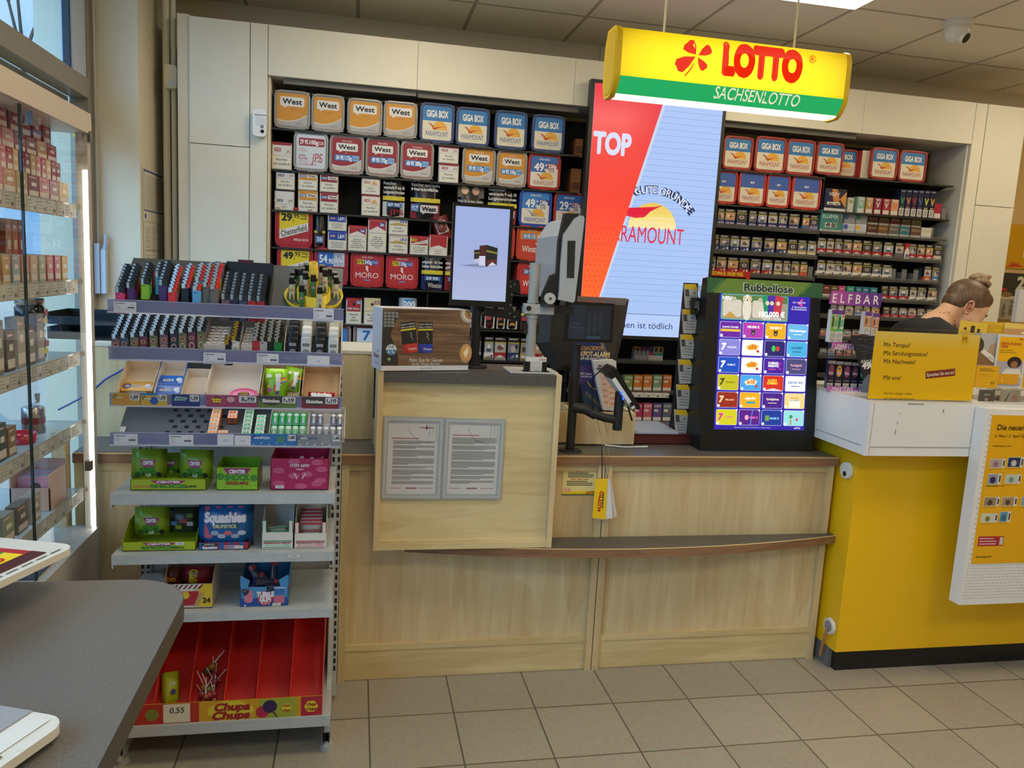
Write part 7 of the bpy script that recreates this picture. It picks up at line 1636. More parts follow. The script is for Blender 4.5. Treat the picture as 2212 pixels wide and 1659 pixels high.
tag(MB().box(0, .56, 0, .12, 0, .06, '2a2a28').build('shelf_riser', None, (span(1823, 1823, 480)[0], FY+.043, ze[2]+.0004)), 'black riser under the upper tier of tobacco stick packs', 'riser')
EV = ('6a2a28', '5a4a30', 'b8487a', '2f8f80', '2a6a80', '2f7486', '2a7a8a')
for i, (a, b) in enumerate(((1010, 1076), (1080, 1150), (1155, 1215), (1230, 1300), (1310, 1368), (1374, 1434), (1445, 1512))):
    carton('tobacco_stick_pack', 1540+a/S, 1540+b/S, 540+(322+i*4)/S, 540+420/S, ze[5], '%s tobacco stick pack, %s of seven above the purple display' % (('brown', 'olive', 'pink', 'green', 'petrol', 'teal', 'turquoise')[i], nth(i, 7)), 'tobacco stick pack', lambda m, w, h, y: (m.rect(-w/2, w/2, 0, h*.25, y, 'c9c4bc').text('evo', 0, h*.78, h*.15, y-.0003, 'd8d0cc', w=w*.55, bold=.02)), EV[i], group='coloured tobacco stick packs')
# clear pushers
for i, (px, py, zz, l) in enumerate(((1995, 485, ze[2], 'left of two clear pushers on the third shelf'), (2016, 487, ze[2], 'right of two clear pushers on the third shelf'), (1932, 594, ze[4], 'first clear pusher after the white packs'), (1955, 596, ze[4], 'second clear pusher in the empty stretch'), (1980, 598, ze[4], 'third clear pusher before the orange pack'), (1754, 573, zd[4], 'clear pusher at the end of the fifth shelf'), (2042, 455, ze[1], 'clear pusher at the right end of the second shelf'))):
    x0, x1 = span(px-5, px+5, py); tag(MB().box(0, x1-x0, 0, .004, 0, .07, 'divider_plastic').box(0, .002, .004, .15, 0, .05, 'divider_plastic').box(x1-x0-.002, x1-x0, .004, .15, 0, .05, 'divider_plastic').build('pack_pusher', None, (x0, FY+.01, zz)), l, 'pack pusher', 'clear pack pushers')
x0, x1 = span(1757, 1764, 540); tag(MB().box(0, .034, 0, .055, 0, .098, 'a3222c:r.35').rect(0, .034, 0, .05, -.0005, 'cfc9c0').flat([(0, .05), (.034, .05), (.017, .075)], -.0005, 'cfc9c0').rect(.01, .026, .012, .03, -.0009, '3a5a98').build('cigarette_pack', None, (span(1954, 1962, 544)[0], FY, ze[3]+.0006)), 'red and white pack turned sideways with blue mark on the fourth shelf', 'cigarette pack', 'cigarette packs with picture warnings')
a, b = span(1532, 1622, 584, SF-.012); tag(MB().box(0, b-a, 0, .003, 0, .036, 'b02420:r.35').box(b-a-.025, b-a, .0, .003, -.014, 0, 'b02420:r.35').text('GESCHMACK. NEUER PREIS.', (b-a)*.42, .018, .02, -.0006, 'd8c020', w=(b-a)*.82, bold=.04).build('price_banner', None, (a, SF-.012, zd[4]-.02)), 'red price banner with yellow words below the dark red packs', 'banner')
# below the advertising screen
zc_ = BAYS['C'][2]
for i in range(4): carton('pack_pusher', 1370+i*8.5, 1376+i*8.5, 757, 777, zc_[0], 'grey clear pusher, %s of four under the big screen' % nth(i, 4), 'pack pusher', lambda m, w, h, y: None, '7a7b7a', group='clear pushers under the screen')
for i in range(6): carton('pod_pack', 1374+10*i-2+.0, 1382.5+10*i, 749+i*.3, 778, zc_[0], '%s and white pod pack, %s of six under the big screen' % (('ochre', 'plum', 'violet', 'blue', 'gold', 'amber')[i], nth(i, 6)), 'pod pack', lambda m, w, h, y: (m.rect(-w/2, w/2, 0, h*.4, y, 'b9b6ae').rect(-w/2, w/2, h*.4, h*.6, y, ('a02848', '2f7a6a', '2f7a6a', 'a02848', '2f7a6a', '2f7a6a')[i]).rect(-w*.3, w*.3, h*.66, h*.94, y-.0003, '2a241c' if i in (0, 4, 5) else '4a2450')), ('a8742a', '4a1c44', '44204c', '2a4a80', 'b8a468', 'b89a4a')[i], group='pod packs under the screen', y=FY+.005) if i < 6 else None
for (zz, y0, y1, cols, nm) in ((zc_[1], 811, 840, ('7a9a50', 'c87a34', 'c87a34', '7a9a80', 'c06a2c'), ('green', 'orange', 'light orange', 'pale green', 'rust')), (zc_[2], 872, 897, ('7aa050', 'a83a5a', 'b85a6a', '5a4a80', '5a6474'), ('lime', 'pink', 'rose', 'violet', 'grey blue'))):
    for i in range(5): carton('vape_carton', 1350+i*21-2, 1369+i*21-2, y0, y1, zz, '%s vape carton, %s on the %s low shelf under the screen' % (nm[i], nth(i, 5), 'upper' if zz > .8 else 'lower'), 'vape carton', lambda m, w, h, y: (m.rect(-w*.46, w*.46, h*.05, h*.25, y, 'd0cac0').text('ELFBAR', 0, h*.86, h*.12, y-.0003, 'd8d4cc', w=w*.8, bold=.02).rect(-w*.4, w*.1, h*.55, h*.68, y-.0003, 'cfc8be').disc(w*.3, h*.5, w*.08, y-.0003, 'b04040')), cols[i], group='vape cartons under the screen')
    q = [span(1364, 1445, y1+14, SF-.008), ]; x0, x1 = q[0]; m = MB().box(0, x1-x0, 0, .002, -.034, -.004, 'c9c4ba')
    for k in range(4): m.rect(.004+k*(x1-x0)/4, (k+1)*(x1-x0)/4-.003, -.031, -.007, -.0004, 'd4d0c6').lines(.008+k*(x1-x0)/4, (k+.6)*(x1-x0)/4, -.011, 3, .006, .002, -.0008, '8a8680').rect((k+.68)*(x1-x0)/4, (k+.94)*(x1-x0)/4, -.028, -.02, -.0008, '5a5650')
    tag(m.build('price_strip', None, (x0, SF-.008, zz)), 'white price strip under the %s row of vape cartons' % ('upper' if zz > .8 else 'lower'), 'price strip')
# ------------------------------------------------------------------ candy rack
RY, RX0, RX1 = 2.40, -.69, -.054
PK_ = Plane((0, RY, 0))
rk = thing('candy_rack', 'grey steel shop rack with lit plastic bins for lighters and candy', 'rack', (0, 0, 0))
for x in (-.072, -.70):
    m = MB().box(x, x+.034, 2.735, 2.80, .02, 1.25, 'steel_grey')
    for i in range(38):
        z = .12+i*.029
        m.box(x+.004, x+.012, 2.7335, 2.736, z, z+.017, '101112').box(x+.022, x+.030, 2.7335, 2.736, z, z+.017, '101112')
    m.build('upright', rk)
    m = MB().prism([(2.42, .02), (2.75, .02), (2.75, .42), (2.71, .42), (2.62, .16), (2.42, .10)], 'x', x+.004, x+.02, 'steel_grey').cyl((x+.012, 2.45, 0), (x+.012, 2.45, .02), .022, .018, 16, 'a9aaa6')
    for d in (0, .012): m.box(x+.0, x+.0215, 2.418, 2.4195, .045+.0, .075, 'steel_grey').box(x+.004+d, x+.008+d, 2.4165, 2.4195, .04, .075, '141414')
    m.build('base_leg', rk)
MB().box(-.668, -.072, 2.752, 2.762, .1, .98, 'steel_grey').build('back_panel', rk)
MB().box(-.30, -.05, 2.70, 2.71, 1.30, 1.475, '8f9598:r.4').box(-.668, -.30, 2.735, 2.74, .98, 1.2, '8b8f90:r.4').box(-.62, -.60, 2.72, 2.735, 1.15, 1.22, '1c1e20').box(-.5, -.3, 2.71, 2.735, 1.16, 1.185, '24282a').build('back_plate', rk)
m = MB()
for a, b, c, d in ((-.235, -.19, 1.405, 1.413), (-.22, -.205, 1.375, 1.382), (-.225, -.208, 1.345, 1.353), (-.25, -.235, 1.365, 1.368), (-.255, -.235, 1.338, 1.342), (-.19, -.175, 1.33, 1.34), (-.085, -.06, 1.40, 1.45)): m.box(a, b, 2.698, 2.70, c, d, '33393c')
m.build('slot', rk)
SZ = []
for k, ((xa, ya), (xb, yb), nm) in enumerate((((719, 1065), (718, 1088), 'upper'), ((718, 1192), (716, 1211.5), 'middle'), ((712, 1315), (711, 1333.5), 'lower'), ((706, 1547), (704.6, 1568.5), 'base'))):
    z1, z0 = atY(xa, ya, RY).z, atY(xb, yb, RY).z; SZ.append(z1)
    MB().box(RX0, RX1, RY+.003, 2.735, z1-.02, z1-.001, 'steel_grey').box(RX0, RX1, RY, RY+.003, z0, z1, 'steel_grey').box(RX0-.004, RX0, RY, RY+.06, z0-.012, z1, 'steel_grey').box(RX1, RX1+.004, RY, RY+.06, z0-.012, z1, 'steel_grey').build('shelf', rk)
def tagcard(x0, x1, z0, z1, y, blank=None):
    m = MB()
    m.box(x0, x1, y-.001, y, z0, z1, 'c9c8cc')
    w = x1-x0; h = z1-z0; yy = y-.0014
    if blank is not None:
        m.text(blank, (x0+x1)/2, (z0+z1)/2, h*.12, yy, '4a4a48').build('price_tag', rk); return
    m.rect(x0+w*.06, x0+w*.5, z1-h*.2, z1-h*.13, yy, '5a5868').lines(x0+w*.06, x0+w*.3, z1-h*.33, 3, h*.14, h*.03, yy, '8a8894').rect(x0+w*.06, x0+w*.94, z0+h*.22, z0+h*.24, yy, '8a8894').rect(x0+w*.62, x0+w*.92, z0+h*.38, z0+h*.52, yy, '4a4a50').text('1,30', x0+w*.82, z0+h*.7, h*.1, yy, '5a5a60').build('price_tag', rk)
BIN = []
for k, (zt, zb) in enumerate((((742, 667), (740, 694)), ((740, 763), (739, 791)), ((739, 858), (737.6, 885)), ((739, 938.5), (737.6, 965)))):
    z1, z0 = atY(*zt, RY-.012).z, atY(*zb, RY-.012).z; BIN.append((z0, z1))
    MB().box(RX0+.004, -.036, RY-.014, RY-.011, z0, z1, 'violet_plastic').box(RX0+.004, -.036, RY-.0145, RY-.01, z1-.002, z1, 'b4b4cc:r.2:t.3').box(RX0+.004, -.036, RY-.02, RY-.01, z0-.001, z0+.003, 'c9c9d6:r.2:t.3').build('price_strip', rk)
    TA = math.radians(33)
    g = MB(Matrix.Translation((0, RY+.002, z0+.006)) @ Matrix.Rotation(TA, 4, 'X'))
    g.box(RX0+.012, -.044, 0, .27, -.004, 0, '4a5054:r.45' if k < 3 else '565e66:r.45').box(RX0+.012, -.044, -.002, 0, -.004, .014, '4a5054:r.45')
    if k == 3:
        for j in range(5):
            for i in range(5):
                if (i+j) % 1 == 0:
                    u = -.55+i*.033+(j % 2)*.016+(j*.002); g.box(u, u+.013, .035+j*.024, .047+j*.024, .0002, .0006, '15181a:r.9')
        g.box(RX0+.014, RX0+.03, .02, .06, .001, .003, 'd2d2cc')
    g.build('tray', rk)
    # led strip under the front of each bin
    if k < 3:
        g = MB().box(RX0+.02, -.05, RY+.03, RY+.042, z0-.004, z0-.001, 'f4f0e6:e6')
        g.build('led_strip', rk)
    yy = RY-.0145
    def X_(px, py): return atY(px, py, RY-.012).x
    if k == 0: tagcard(X_(246, 662), X_(295, 662), z0+.002, z1-.006, yy); tagcard(X_(677, 680), X_(721, 680), z0-.004, z1-.002, yy)
    if k == 1: tagcard(X_(440, 772), X_(488, 772), z0-.004, z1-.01, yy); tagcard(X_(555, 775), X_(602, 775), z0-.002, z1-.008, yy); tagcard(X_(664, 778), X_(712, 778), z0-.004, z1-.01, yy, '4,95')
    if k == 2:
        def card(a, b, bg, art_, price):
            x0, x1 = X_(a, 868), X_(b, 868); w = x1-x0; h = z1-z0; m = MB(); m.box(x0, x1, yy-.001, yy, z0+.001, z1-.001, bg); art_(m, x0, w, h, yy-.0014)
            m.rr(x1-w*.36, x1-w*.02, z0+h*.45, z1-.002, .003, yy-.0018, 'c4c4c2').text(price, x1-w*.19, z0+h*.74, h*.22, yy-.0022, '1a1a1c', w=w*.27, bold=.04).rect(x1-w*.32, x1-w*.06, z0+h*.53, z0+h*.58, yy-.0022, '6a6a68').build('price_tag', rk)
        ex = lambda m, x0, w, h, y: m.ring(x0+w*.12, z0+h*.72, h*.14, h*.08, y, '26305a').text('extra', x0+w*.26, z0+h*.68, h*.16, y-.0003, 'd0c9b0', bold=.03).disc(x0+w*.5, z0+h*.5, h*.28, y-.0002, 'b87a34')
        ex2 = lambda m, x0, w, h, y: m.rect(x0, x0+w, z0+h*.86, z0+h, y, '2a68a8').ring(x0+w*.12, z0+h*.66, h*.14, h*.08, y, '26305a').text('extra', x0+w*.26, z0+h*.62, h*.16, y-.0003, 'd0c9b0', bold=.03).disc(x0+w*.5, z0+h*.46, h*.3, y-.0002, '2a4a90')
        card(243, 303, 'b48a24', ex, '1,50'); card(305, 362, 'b8962c', ex2, '1,50')
        card(372, 432, '1c2460', lambda m, x0, w, h, y: m.flat([(x0+w*.06, z0+h*.5), (x0+w*.14, z0+h*.82), (x0+w*.56, z0+h*.74), (x0+w*.5, z0+h*.52)], y, '7fa89a').text('airwaves', x0+w*.32, z0+h*.66, h*.13, y-.0003, '1c3a50', bold=.03), '1,30')
        hb = lambda m, x0, w, h, y: m.ring(x0+w*.2, z0+h*.3, h*.7, h*.66, y, 'b8506a', a0=0, a1=180).ring(x0+w*.2, z0+h*.3, h*.54, h*.5, y, 'b8506a', a0=0, a1=180).disc(x0+w*.2, z0+h*.6, h*.36, y-.0003, '3a2040', rv=h*.26).text('Hubba', x0+w*.2, z0+h*.68, h*.17, y-.0006, 'd8b020', bold=.06).text('Bubba', x0+w*.21, z0+h*.5, h*.17, y-.0006, 'd8b020', bold=.06).disc(x0+w*.48, z0+h*.66, h*.3, y-.0003, 'b88a8a', rv=h*.22)
        card(446, 556, '8a3450', hb, '2,70')
        sk = lambda m, x0, w, h, y: m.disc(x0+w*.36, z0+h, w*.36, y, '3a3434', rv=h*.72, a0=180, a1=360).text('Skittles', x0+w*.34, z0+h*.62, h*.24, y-.0004, 'd4cfc4', w=w*.46, bold=.05)
        card(557, 640, '566a28', sk, '1,10'); card(652, 731, '74242c', sk, '1,10')
    if k == 3:
        tagcard(X_(247, 955), X_(298, 955), z0+.001, z1-.005, yy); tagcard(X_(366, 955), X_(418, 955), z0, z1-.006, yy); tagcard(X_(470, 955), X_(505, 955), z0, z1-.003, yy, '1,30 €'); tagcard(X_(507, 955), X_(542, 955), z0, z1-.006, yy, '1,30 €')
        for a, b, bg, s2, c2 in ((543, 641, '2a68a0', 'FRESH', '4a7a68'), (643, 737, '7a7d80', 'WHITE', '8a8488')):
            x0, x1 = X_(a, 955), X_(b, 955); w = x1-x0; h = z1-z0; m = MB(); m.box(x0, x1, yy-.001, yy, z0, z1, bg); y = yy-.0014
            m.ring(x0+w*.06, z0+h*.72, h*.14, h*.08, y, '1c3060').text('extra', x0+w*.14, z0+h*.7, h*.17, y-.0003, 'd0d4dc', bold=.04).text(s2, x0+w*.31, z0+h*.68, h*.18, y-.0003, 'c9d4e0' if bg[0] == '2' else '3a4a78', bold=.03).disc(x0+w*.64, z0+h*.56, h*.3, y, c2).rr(x1-w*.2, x1-w*.02, z0+h*.45, z1-.002, .003, y-.0006, 'c4c4c2').text('1,60', x1-w*.11, z0+h*.74, h*.22, y-.001, '1a1a1c', w=w*.14, bold=.04)
            for q in range(5): m.disc(x0+w*(.05+.17*q), z0+h*(.15+.12*(q % 2)), h*.08, y, '6a9ac4' if bg[0] == '2' else 'b0b2b4', n=8)
            m.build('price_tag', rk)

# ---- lighters
_LG = {}
def lighter_mesh(col, head):
    k = (col, head)
    if k in _LG: return _LG[k]
    W2, D2 = .0122, .0062
    if head == 'flat':
        b = MB(); b.loft([[(p*s, q*s, z) for p, q in rloop(-.0155, .0155, -.0075, .0075, .006, 4)] for z, s in ((0, .96), (.05, 1), (.062, .99), (.068, .92), (.0705, .7))], col+':r.3', sm=True)
        fg = 'c9c9c6' if col[0] in '12' else '2a2a2a'
        b.rect(-.0095, .0095, .044, .052, -.0081, fg).text('ORIGINAL', 0, .048, .0045, -.0084, '2a2a2a' if fg[0] == 'c' else 'c9c9c6', w=.016, bold=.02).ring(0, .026, .0085, .0065, -.0081, fg).disc(0, .026, .0035, -.0081, fg)
        me = (b.mesh('lighter'), MB().ell((0, 0, .0692), (.009, .004, .0022), '0a0a0a' if col[0] in '12' else 'd8d8d4').mesh('cap'))
    elif head == 'clip':
        b = MB().cyl((0, 0, 0), (0, 0, .052), .0068, .0068, 14, col+':r.3'); b.flat([(-.004, .01), (.0, .03), (.004, .02), (.002, .006)], -.0069, '3a5a3a').rect(-.0035, .0035, .034, .04, -.0069, 'b08a8a')
        h = MB().cyl((0, 0, .052), (0, 0, .066), .007, .0068, 14, '0d0d0d:r.25').cyl((-.006, 0, .069), (.006, 0, .069), .0045, .0045, 12, '9a9a98:m:r.25').box(.006, .011, -.004, .004, .054, .058, '0d0d0d:r.25')
        me = (b.mesh('lighter'), h.mesh('lighter_head'))
    else:
        b = MB().prism(rloop(-W2, W2, -D2, D2, .004, 3), 'z', 0, .062, col+':r.3'); b.rect(-.007, .001, .0555, .0575, -D2-.0003, '2a2420')
        if head == 'pat': b.disc(0, .022, .008, -D2-.0003, 'b09a80', rv=.011).disc(0, .022, .005, -D2-.0005, col, rv=.007).disc(0, .045, .007, -D2-.0003, 'b07a5a', rv=.006).disc(0, .045, .0035, -D2-.0005, '3a2a30', rv=.003)
        if head == 'gold': b.rect(-.008, .008, .01, .045, -D2-.0003, 'b8b4ac').text('Raucher', 0, .028, .008, -D2-.0006, '7a5a3a', w=.03, rot=1.57)
        if head == 'blk':
            h = MB().prism(rloop(-W2, -.001, -D2, D2, .003, 3), 'z', .062, .078, 'b0aea8:m:r.3').prism([(-.002, .060), (W2, .060), (W2, .071), (.006, .079), (-.002, .080)], 'y', -D2, D2, '1b1c1d:r.4').prism(rloop(-.009, .004, -.004, .004, .002, 2), 'z', .078, .081, '2e2f30:r.3')
        else:
            ch = 'c9a04a:m:r.2' if head == 'gold' else 'c9c9c6:m:r.18'
            h = MB().prism(rloop(-W2, .003, -D2, D2, .004, 3), 'z', .062, .076, ch).cyl((.0, -.004, .077), (.0, .004, .077), .0045, .0045, 12, ch).ell((-.007, 0, .077), (.004, .004, .003), '1a1a1a', 8, 6)
            if head == 'red': h.prism([(.003, .062), (W2, .064), (W2+.001, .071), (.005, .075)], 'y', -D2*.8, D2*.8, 'd8382c:r.3')
            else: h.prism([(.003, .060), (W2, .060), (W2, .070), (.005, .075)], 'y', -D2, D2, '171718:r.35')
        me = (b.mesh('lighter'), h.mesh('lighter_head'))
    _LG[k] = me; return me
def lighter(loc, col, head, label, group, sc=1.0, rz=0):
    a, b = lighter_mesh(col, head)
    o = obj('lighter', a, None, loc, (0, 0, rz)); o.scale = (sc,)*3; tag(o, label, 'lighter', group); obj(b.name.split('.')[0], b, o); return o
RWN = ['front', 'second', 'third', 'fourth', 'fifth', 'sixth', 'seventh', 'rear']
LCN = {'d83a78': 'pink', '4a1f6a': 'purple', '8cc81e': 'green', '4aa8c8': 'blue', 'd82a30': 'red', '101112': 'black', '6a665e': 'grey', '5aa8d8': 'light blue', 'c8b820': 'yellow', '22388a': 'navy', '7a5a60': 'mauve', '3f5468': 'slate', '6f6a4e': 'khaki', '6a2a44': 'burgundy', '6a7048': 'olive', '1f2c40': 'dark blue', '2a2426': 'dark', '3a3f4a': 'smoke', 'b02a2c': 'scarlet', 'a9a8a2': 'silver', '0e7a30': 'emerald', 'd6cfc4': 'white', '3f7a4a': 'leaf green'}
def tiers(pxs, py, zoff, rows, head, front, rest, place, skip=(), dy=.0118, dz=.0088, y0=RY+.016, lightness=1.0, hh=.0815):
    n = len(pxs)
    for i, px in enumerate(pxs):
        p = atY(px, py[0]+(py[1]-py[0])*i/max(1, n-1), y0-.006)
        for r_ in range(rows):
            if (i, r_) in skip: continue
            c_ = front[i] if r_ == 0 or (i, r_-1) in skip else rest[(i*3+r_*5) % len(rest)]
            hn = {'blk': 'black capped', 'red': 'chrome topped', 'pat': 'patterned', 'chr': 'chrome topped', 'gold': 'brass topped', 'flat': 'flat'}[head]
            lighter((p.x, y0+r_*dy*lightness, p.z-hh+r_*dz), c_, head, '%s %s lighter, column %s, %s row, %s' % (LCN.get(c_, 'dark'), hn, nth(i, n), 'rear' if r_ == rows-1 else RWN[min(r_, 6)], place), 'lighters in the rack bins')
RB_ = ['d83a78', '4a1f6a', '8cc81e', '4aa8c8', 'c8b820', 'd82a30']
tiers((258, 279, 308, 335, 350), (617, 609), 0, 8, 'blk', ['d83a78', '4a1f6a', '8cc81e', '4aa8c8', '4a1f6a'], RB_, 'upper left tray', skip={(1, 0), (2, 0), (2, 1), (3, 0), (3, 1), (3, 2), (3, 3), (4, 0)}, hh=.081)
tiers((371, 398, 424, 444, 462), (619, 612), 0, 8, 'red', ['d82a30', '101112', '5aa8d8', '6a665e', '6a665e'], ['6a665e', '22388a', '8cc81e', 'c8b820', 'd82a30', '5aa8d8'], 'upper middle tray', skip={(1, 0), (2, 2), (3, 0)}, hh=.0785)
tiers((487, 506, 525, 544, 563), (632, 637), 0, 8, 'blk', ['7a5a60', '1f2c40', '3f5468', 'b02a2c', 'b02a2c'], ['2a2426', '1f2c40'], 'dark display tray', hh=.081)
p = atY(528, 660, RY+.006); x0, x1 = span(478, 578, 640, RY+.01)
m = MB(); ang = math.atan2(.0088, .0118)
m.prism([(RY+.0, p.z-.03), (RY+.13, p.z+.07), (RY+.13, p.z+.125), (RY+.126, p.z+.125), (RY+.12, p.z+.06), (RY+.0, p.z-.034)], 'x', x0-.003, x1+.003, '0c0c0d:r.4').prism([(RY+.06, p.z+.0), (RY+.13, p.z+.06), (RY+.13, p.z+.12), (RY+.1, p.z+.11)], 'x', x0-.006, x0-.003, '0c0c0d:r.4').prism([(RY+.0, p.z-.03), (RY+.13, p.z+.06), (RY+.13, p.z+.12), (RY+.03, p.z+.03)], 'x', x1+.003, x1+.006, '0c0c0d:r.4').box(x0+.03, x0+.075, RY+.124, RY+.128, p.z+.122, p.z+.132, '4a1a20:r.4')
tag(m.build('lighter_display', None), 'black stepped lighter display with dark red badge on top bin', 'display')
for nm, a, b, l in (('left', 247, 360, 'black stepped tray under the coloured lighters at upper left'), ('mid', 362, 475, 'black stepped tray under the red button lighters')):
    x0, x1 = span(a, b, 650, RY+.01); z0 = BIN[0][0]+.008
    tag(MB().prism([(RY+.004, z0), (RY+.125, z0+.075), (RY+.125, z0+.085), (RY+.004, z0+.012)], 'x', x0, x1-.004, '111213:r.5').build('lighter_tray', None), l, 'tray')
tiers((249, 268, 289, 309, 331, 353, 375, 394, 414, 434), (717, 701), 0, 8, 'pat', ['7a5a60', '3f5468', '6f6a4e', '6a2a44', '6a7048', '7a5a60', '1f2c40', '6f6a4e', '6a2a44', '6a7048'], ['7a5a60', '3f5468', '6f6a4e', '6a2a44'], 'second bin left', dz=.0074, hh=.0815)
x0, x1 = span(241, 446, 750, RY+.01); z0 = BIN[1][0]+.008
tag(MB().prism([(RY+.004, z0), (RY+.125, z0+.066), (RY+.125, z0+.078), (RY+.004, z0+.012)], 'x', x0, x1, '111213:r.5').build('lighter_tray', None), 'black stepped tray under the patterned lighters in the second bin', 'tray')
tiers((508,), (721, 721), 0, 7, 'gold', ['d6cfc4'], ['d6cfc4'], 'clear tray', dz=.0085, hh=.083); tiers((493,), (729, 729), 0, 2, 'gold', ['101112'], ['101112'], 'clear tray left', dz=.0085, hh=.083)
tiers((554, 569, 585, 600), (723, 726), 0, 6, 'chr', ['b02a2c', 'a9a8a2', '101112', '0e7a30'], ['b02a2c', '101112', '0e7a30', 'a9a8a2'], 'second bin right', dz=.0085, hh=.080)
for a, b, l in ((441, 487, 'clear blister tray mostly empty left of the brass topped lighters'), (521, 545, 'clear blister tray right of the brass topped lighters')):
    x0, x1 = span(a, b, 745, RY+.01); z0 = BIN[1][0]+.01; m = MB().prism([(RY+.004, z0), (RY+.12, z0+.075), (RY+.12, z0+.085), (RY+.004, z0+.04)], 'x', x0, x1, 'd0c8c0:r.15:t.25')
    for i in range(6):
        for j in range(3): m.ell((x0+(x1-x0)*(j+.5)/3, RY+.014+i*.018, z0+.045+i*.0075), ((x1-x0)*.13, .007, .003), 'd8d2cc:r.1', 8, 5)
    tag(m.build('blister_tray', None), l, 'tray')
for i, px in enumerate((632, 661, 691, 720)):
    for r_ in range(4):
        p = atY(px, 728+i*1.2, RY+.012); col = ('17181a', 'd0d0cc', '1d1e20', 'cfcec8')[i]
        lighter((p.x, RY+.022+r_*.022, p.z-.0705+r_*.0155), col, 'flat', '%s flat lighter, %s column, %s row of the white box' % (('black', 'white', 'dark', 'pale')[i], nth(i, 4), ('front', 'second', 'third', 'rear')[r_]), 'flat lighters in the white box')
x0, x1 = span(615, 737, 730, RY+.01); z0 = BIN[1][0]+.01
tag(MB().prism([(RY+.008, z0), (RY+.115, z0+.05), (RY+.115, z0+.115), (RY+.112, z0+.115), (RY+.11, z0+.053), (RY+.008, z0+.003)], 'x', x0, x1, 'd6d0cc:r.5').prism([(RY+.008, z0), (RY+.115, z0+.05), (RY+.115, z0+.115), (RY+.02, z0+.05)], 'x', x0-.002, x0, 'd6d0cc:r.5').prism([(RY+.008, z0), (RY+.115, z0+.05), (RY+.115, z0+.115), (RY+.02, z0+.05)], 'x', x1, x1+.002, 'd6d0cc:r.5').build('lighter_box', None), 'white carton with flat black and white lighters in the second bin', 'box')
# yellow round stand
c0 = atY(678, 640, RY+.085); YS = thing('lighter_stand', 'yellow round lighter stand with central tube on the top bin', 'lighter stand', c0, (.5, 0, 0))
Yc = 'd8be1c:r.3'
MB().lathe([(.06, -.03), (.083, -.012), (.088, .006), (.085, .006), (.08, -.008), (.05, -.008), (.05, .024), (.047, .024), (.046, .016), (.0, .016)], (0, 0, 0), Yc, 32).build('tray', YS)
MB().lathe([(.0145, .016), (.013, .115), (.010, .115), (.0105, .03)], (0, 0, 0), 'd8b01c:r.3', 22).build('centre_tube', YS)
SM = Matrix.Translation(c0) @ Matrix.Rotation(.5, 4, 'X')
for ring_, R2, zz, n2, gap in (('outer', .066, -.008, 15, (9, 11, 13, 14)), ('inner', .033, .016, 8, (7,))):
    for i in range(n2):
        a_ = 2*math.pi*i/n2; p = Vector((R2*math.cos(a_), R2*math.sin(a_), zz))
        MB(Matrix.Translation(p)).lathe([(.0085, 0), (.0085, .0005)], (0, 0, 0), '8a7410', 12).build('hole', YS)
        if i in gap: continue
        o = lighter(SM @ (p+Vector((0, 0, -.014))), ('cfc9a8', 'cdd0c4', '3f7a4a', 'c9c4b8')[(i*3) % 4], 'clip', 'round %s lighter with black cap, %s counted around the %s ring of the yellow stand' % (('cream', 'pale', 'green', 'white')[(i*3) % 4], ORD[i], ring_), 'round lighters on the yellow stand', 1.2); o.rotation_euler = (.2, 0, 0)
# ---- sloped candy boxes in the third bin and packs in the fourth
def sframe(px, k, off=.004, py=None): return Matrix.Translation((0, RY+.004, BIN[k][0]+.009)) @ Matrix.Rotation(TA, 4, 'X')
def sbox(name, a, b, d, hs, base, inner, label, lip=None, k=2, back=None):
    x0, x1 = span(a, b, 850, RY+.01); t = thing(name, label, 'box', (x0, RY+.004, BIN[k][0]+.009), (TA, 0, 0)); w = x1-x0; bk = back or hs
    m = MB().box(0, w, 0, d, .0005, .002, inner).box(0, .0015, 0, d, .002, hs, base).box(w-.0015, w, 0, d, .002, hs, base).box(.0015, w-.0015, d-.0015, d, .002, bk, inner)
    m.box(.0016, .0019, .001, d-.0016, .002, hs-.0005, inner).box(w-.0019, w-.0016, .001, d-.0016, .002, hs-.0005, inner).build('carton', t)
    if lip: MB().box(0, w, -.0015, 0, .002, hs*.7, lip).build('front_flap', t)
    return t, w
def put(t, name, label, cat, loc, mb, rot=(0, 0, 0), group=None):
    M_ = t.matrix_basis if hasattr(t, 'matrix_basis') else Matrix.Identity(4)
    o = mb.build(name); o.matrix_world = M_ @ Matrix.Translation(loc) @ Matrix.Rotation(rot[2], 4, 'Z') @ Matrix.Rotation(rot[1], 4, 'Y') @ Matrix.Rotation(rot[0], 4, 'X'); tag(o, label, cat, group); return o
def gum(w, d, c1, wc='f0f0f4'):
    m = MB().prism(rloop(-w/2, w/2, 0, d, .004, 3), 'z', 0, .012, c1+':r.25').rect(-w*.3, w*.3, .002, .010, -.0004, wc); q = MB()
    q.text('extra', -w*.12, d*.55, d*.34, 0, wc, w=w*.44, bold=.06).ring(-w*.34, d*.5, d*.28, d*.16, 0, '26409a').disc(w*.3, d*.58, d*.2, 0, 'e0e6f0').disc(w*.36, d*.35, d*.16, 0, 'c0d4f0')
    o = len(m.v); m.v += [(v[0], v[2], .0124) for v in q.v]; m.f += [tuple(k+o for k in f) for f in q.f]; m.mi += [m.mid(q.mats[x]) for x in q.mi]
    return m
t1, w1 = sbox('candy_box', 258, 334, .145, .045, 'd2b890', 'dcc6a4', 'cream open box with yellow gum packs, leftmost in the candy bin')
t2, w2 = sbox('candy_box', 336, 394, .145, .045, '3a70b8', 'e4d6c4', 'open box with blue gum packs, second in the candy bin')
t3, w3 = sbox('candy_box', 394, 446, .115, .035, 'dccbb6', 'e0d0bc', 'small cream open box, third in the candy bin')
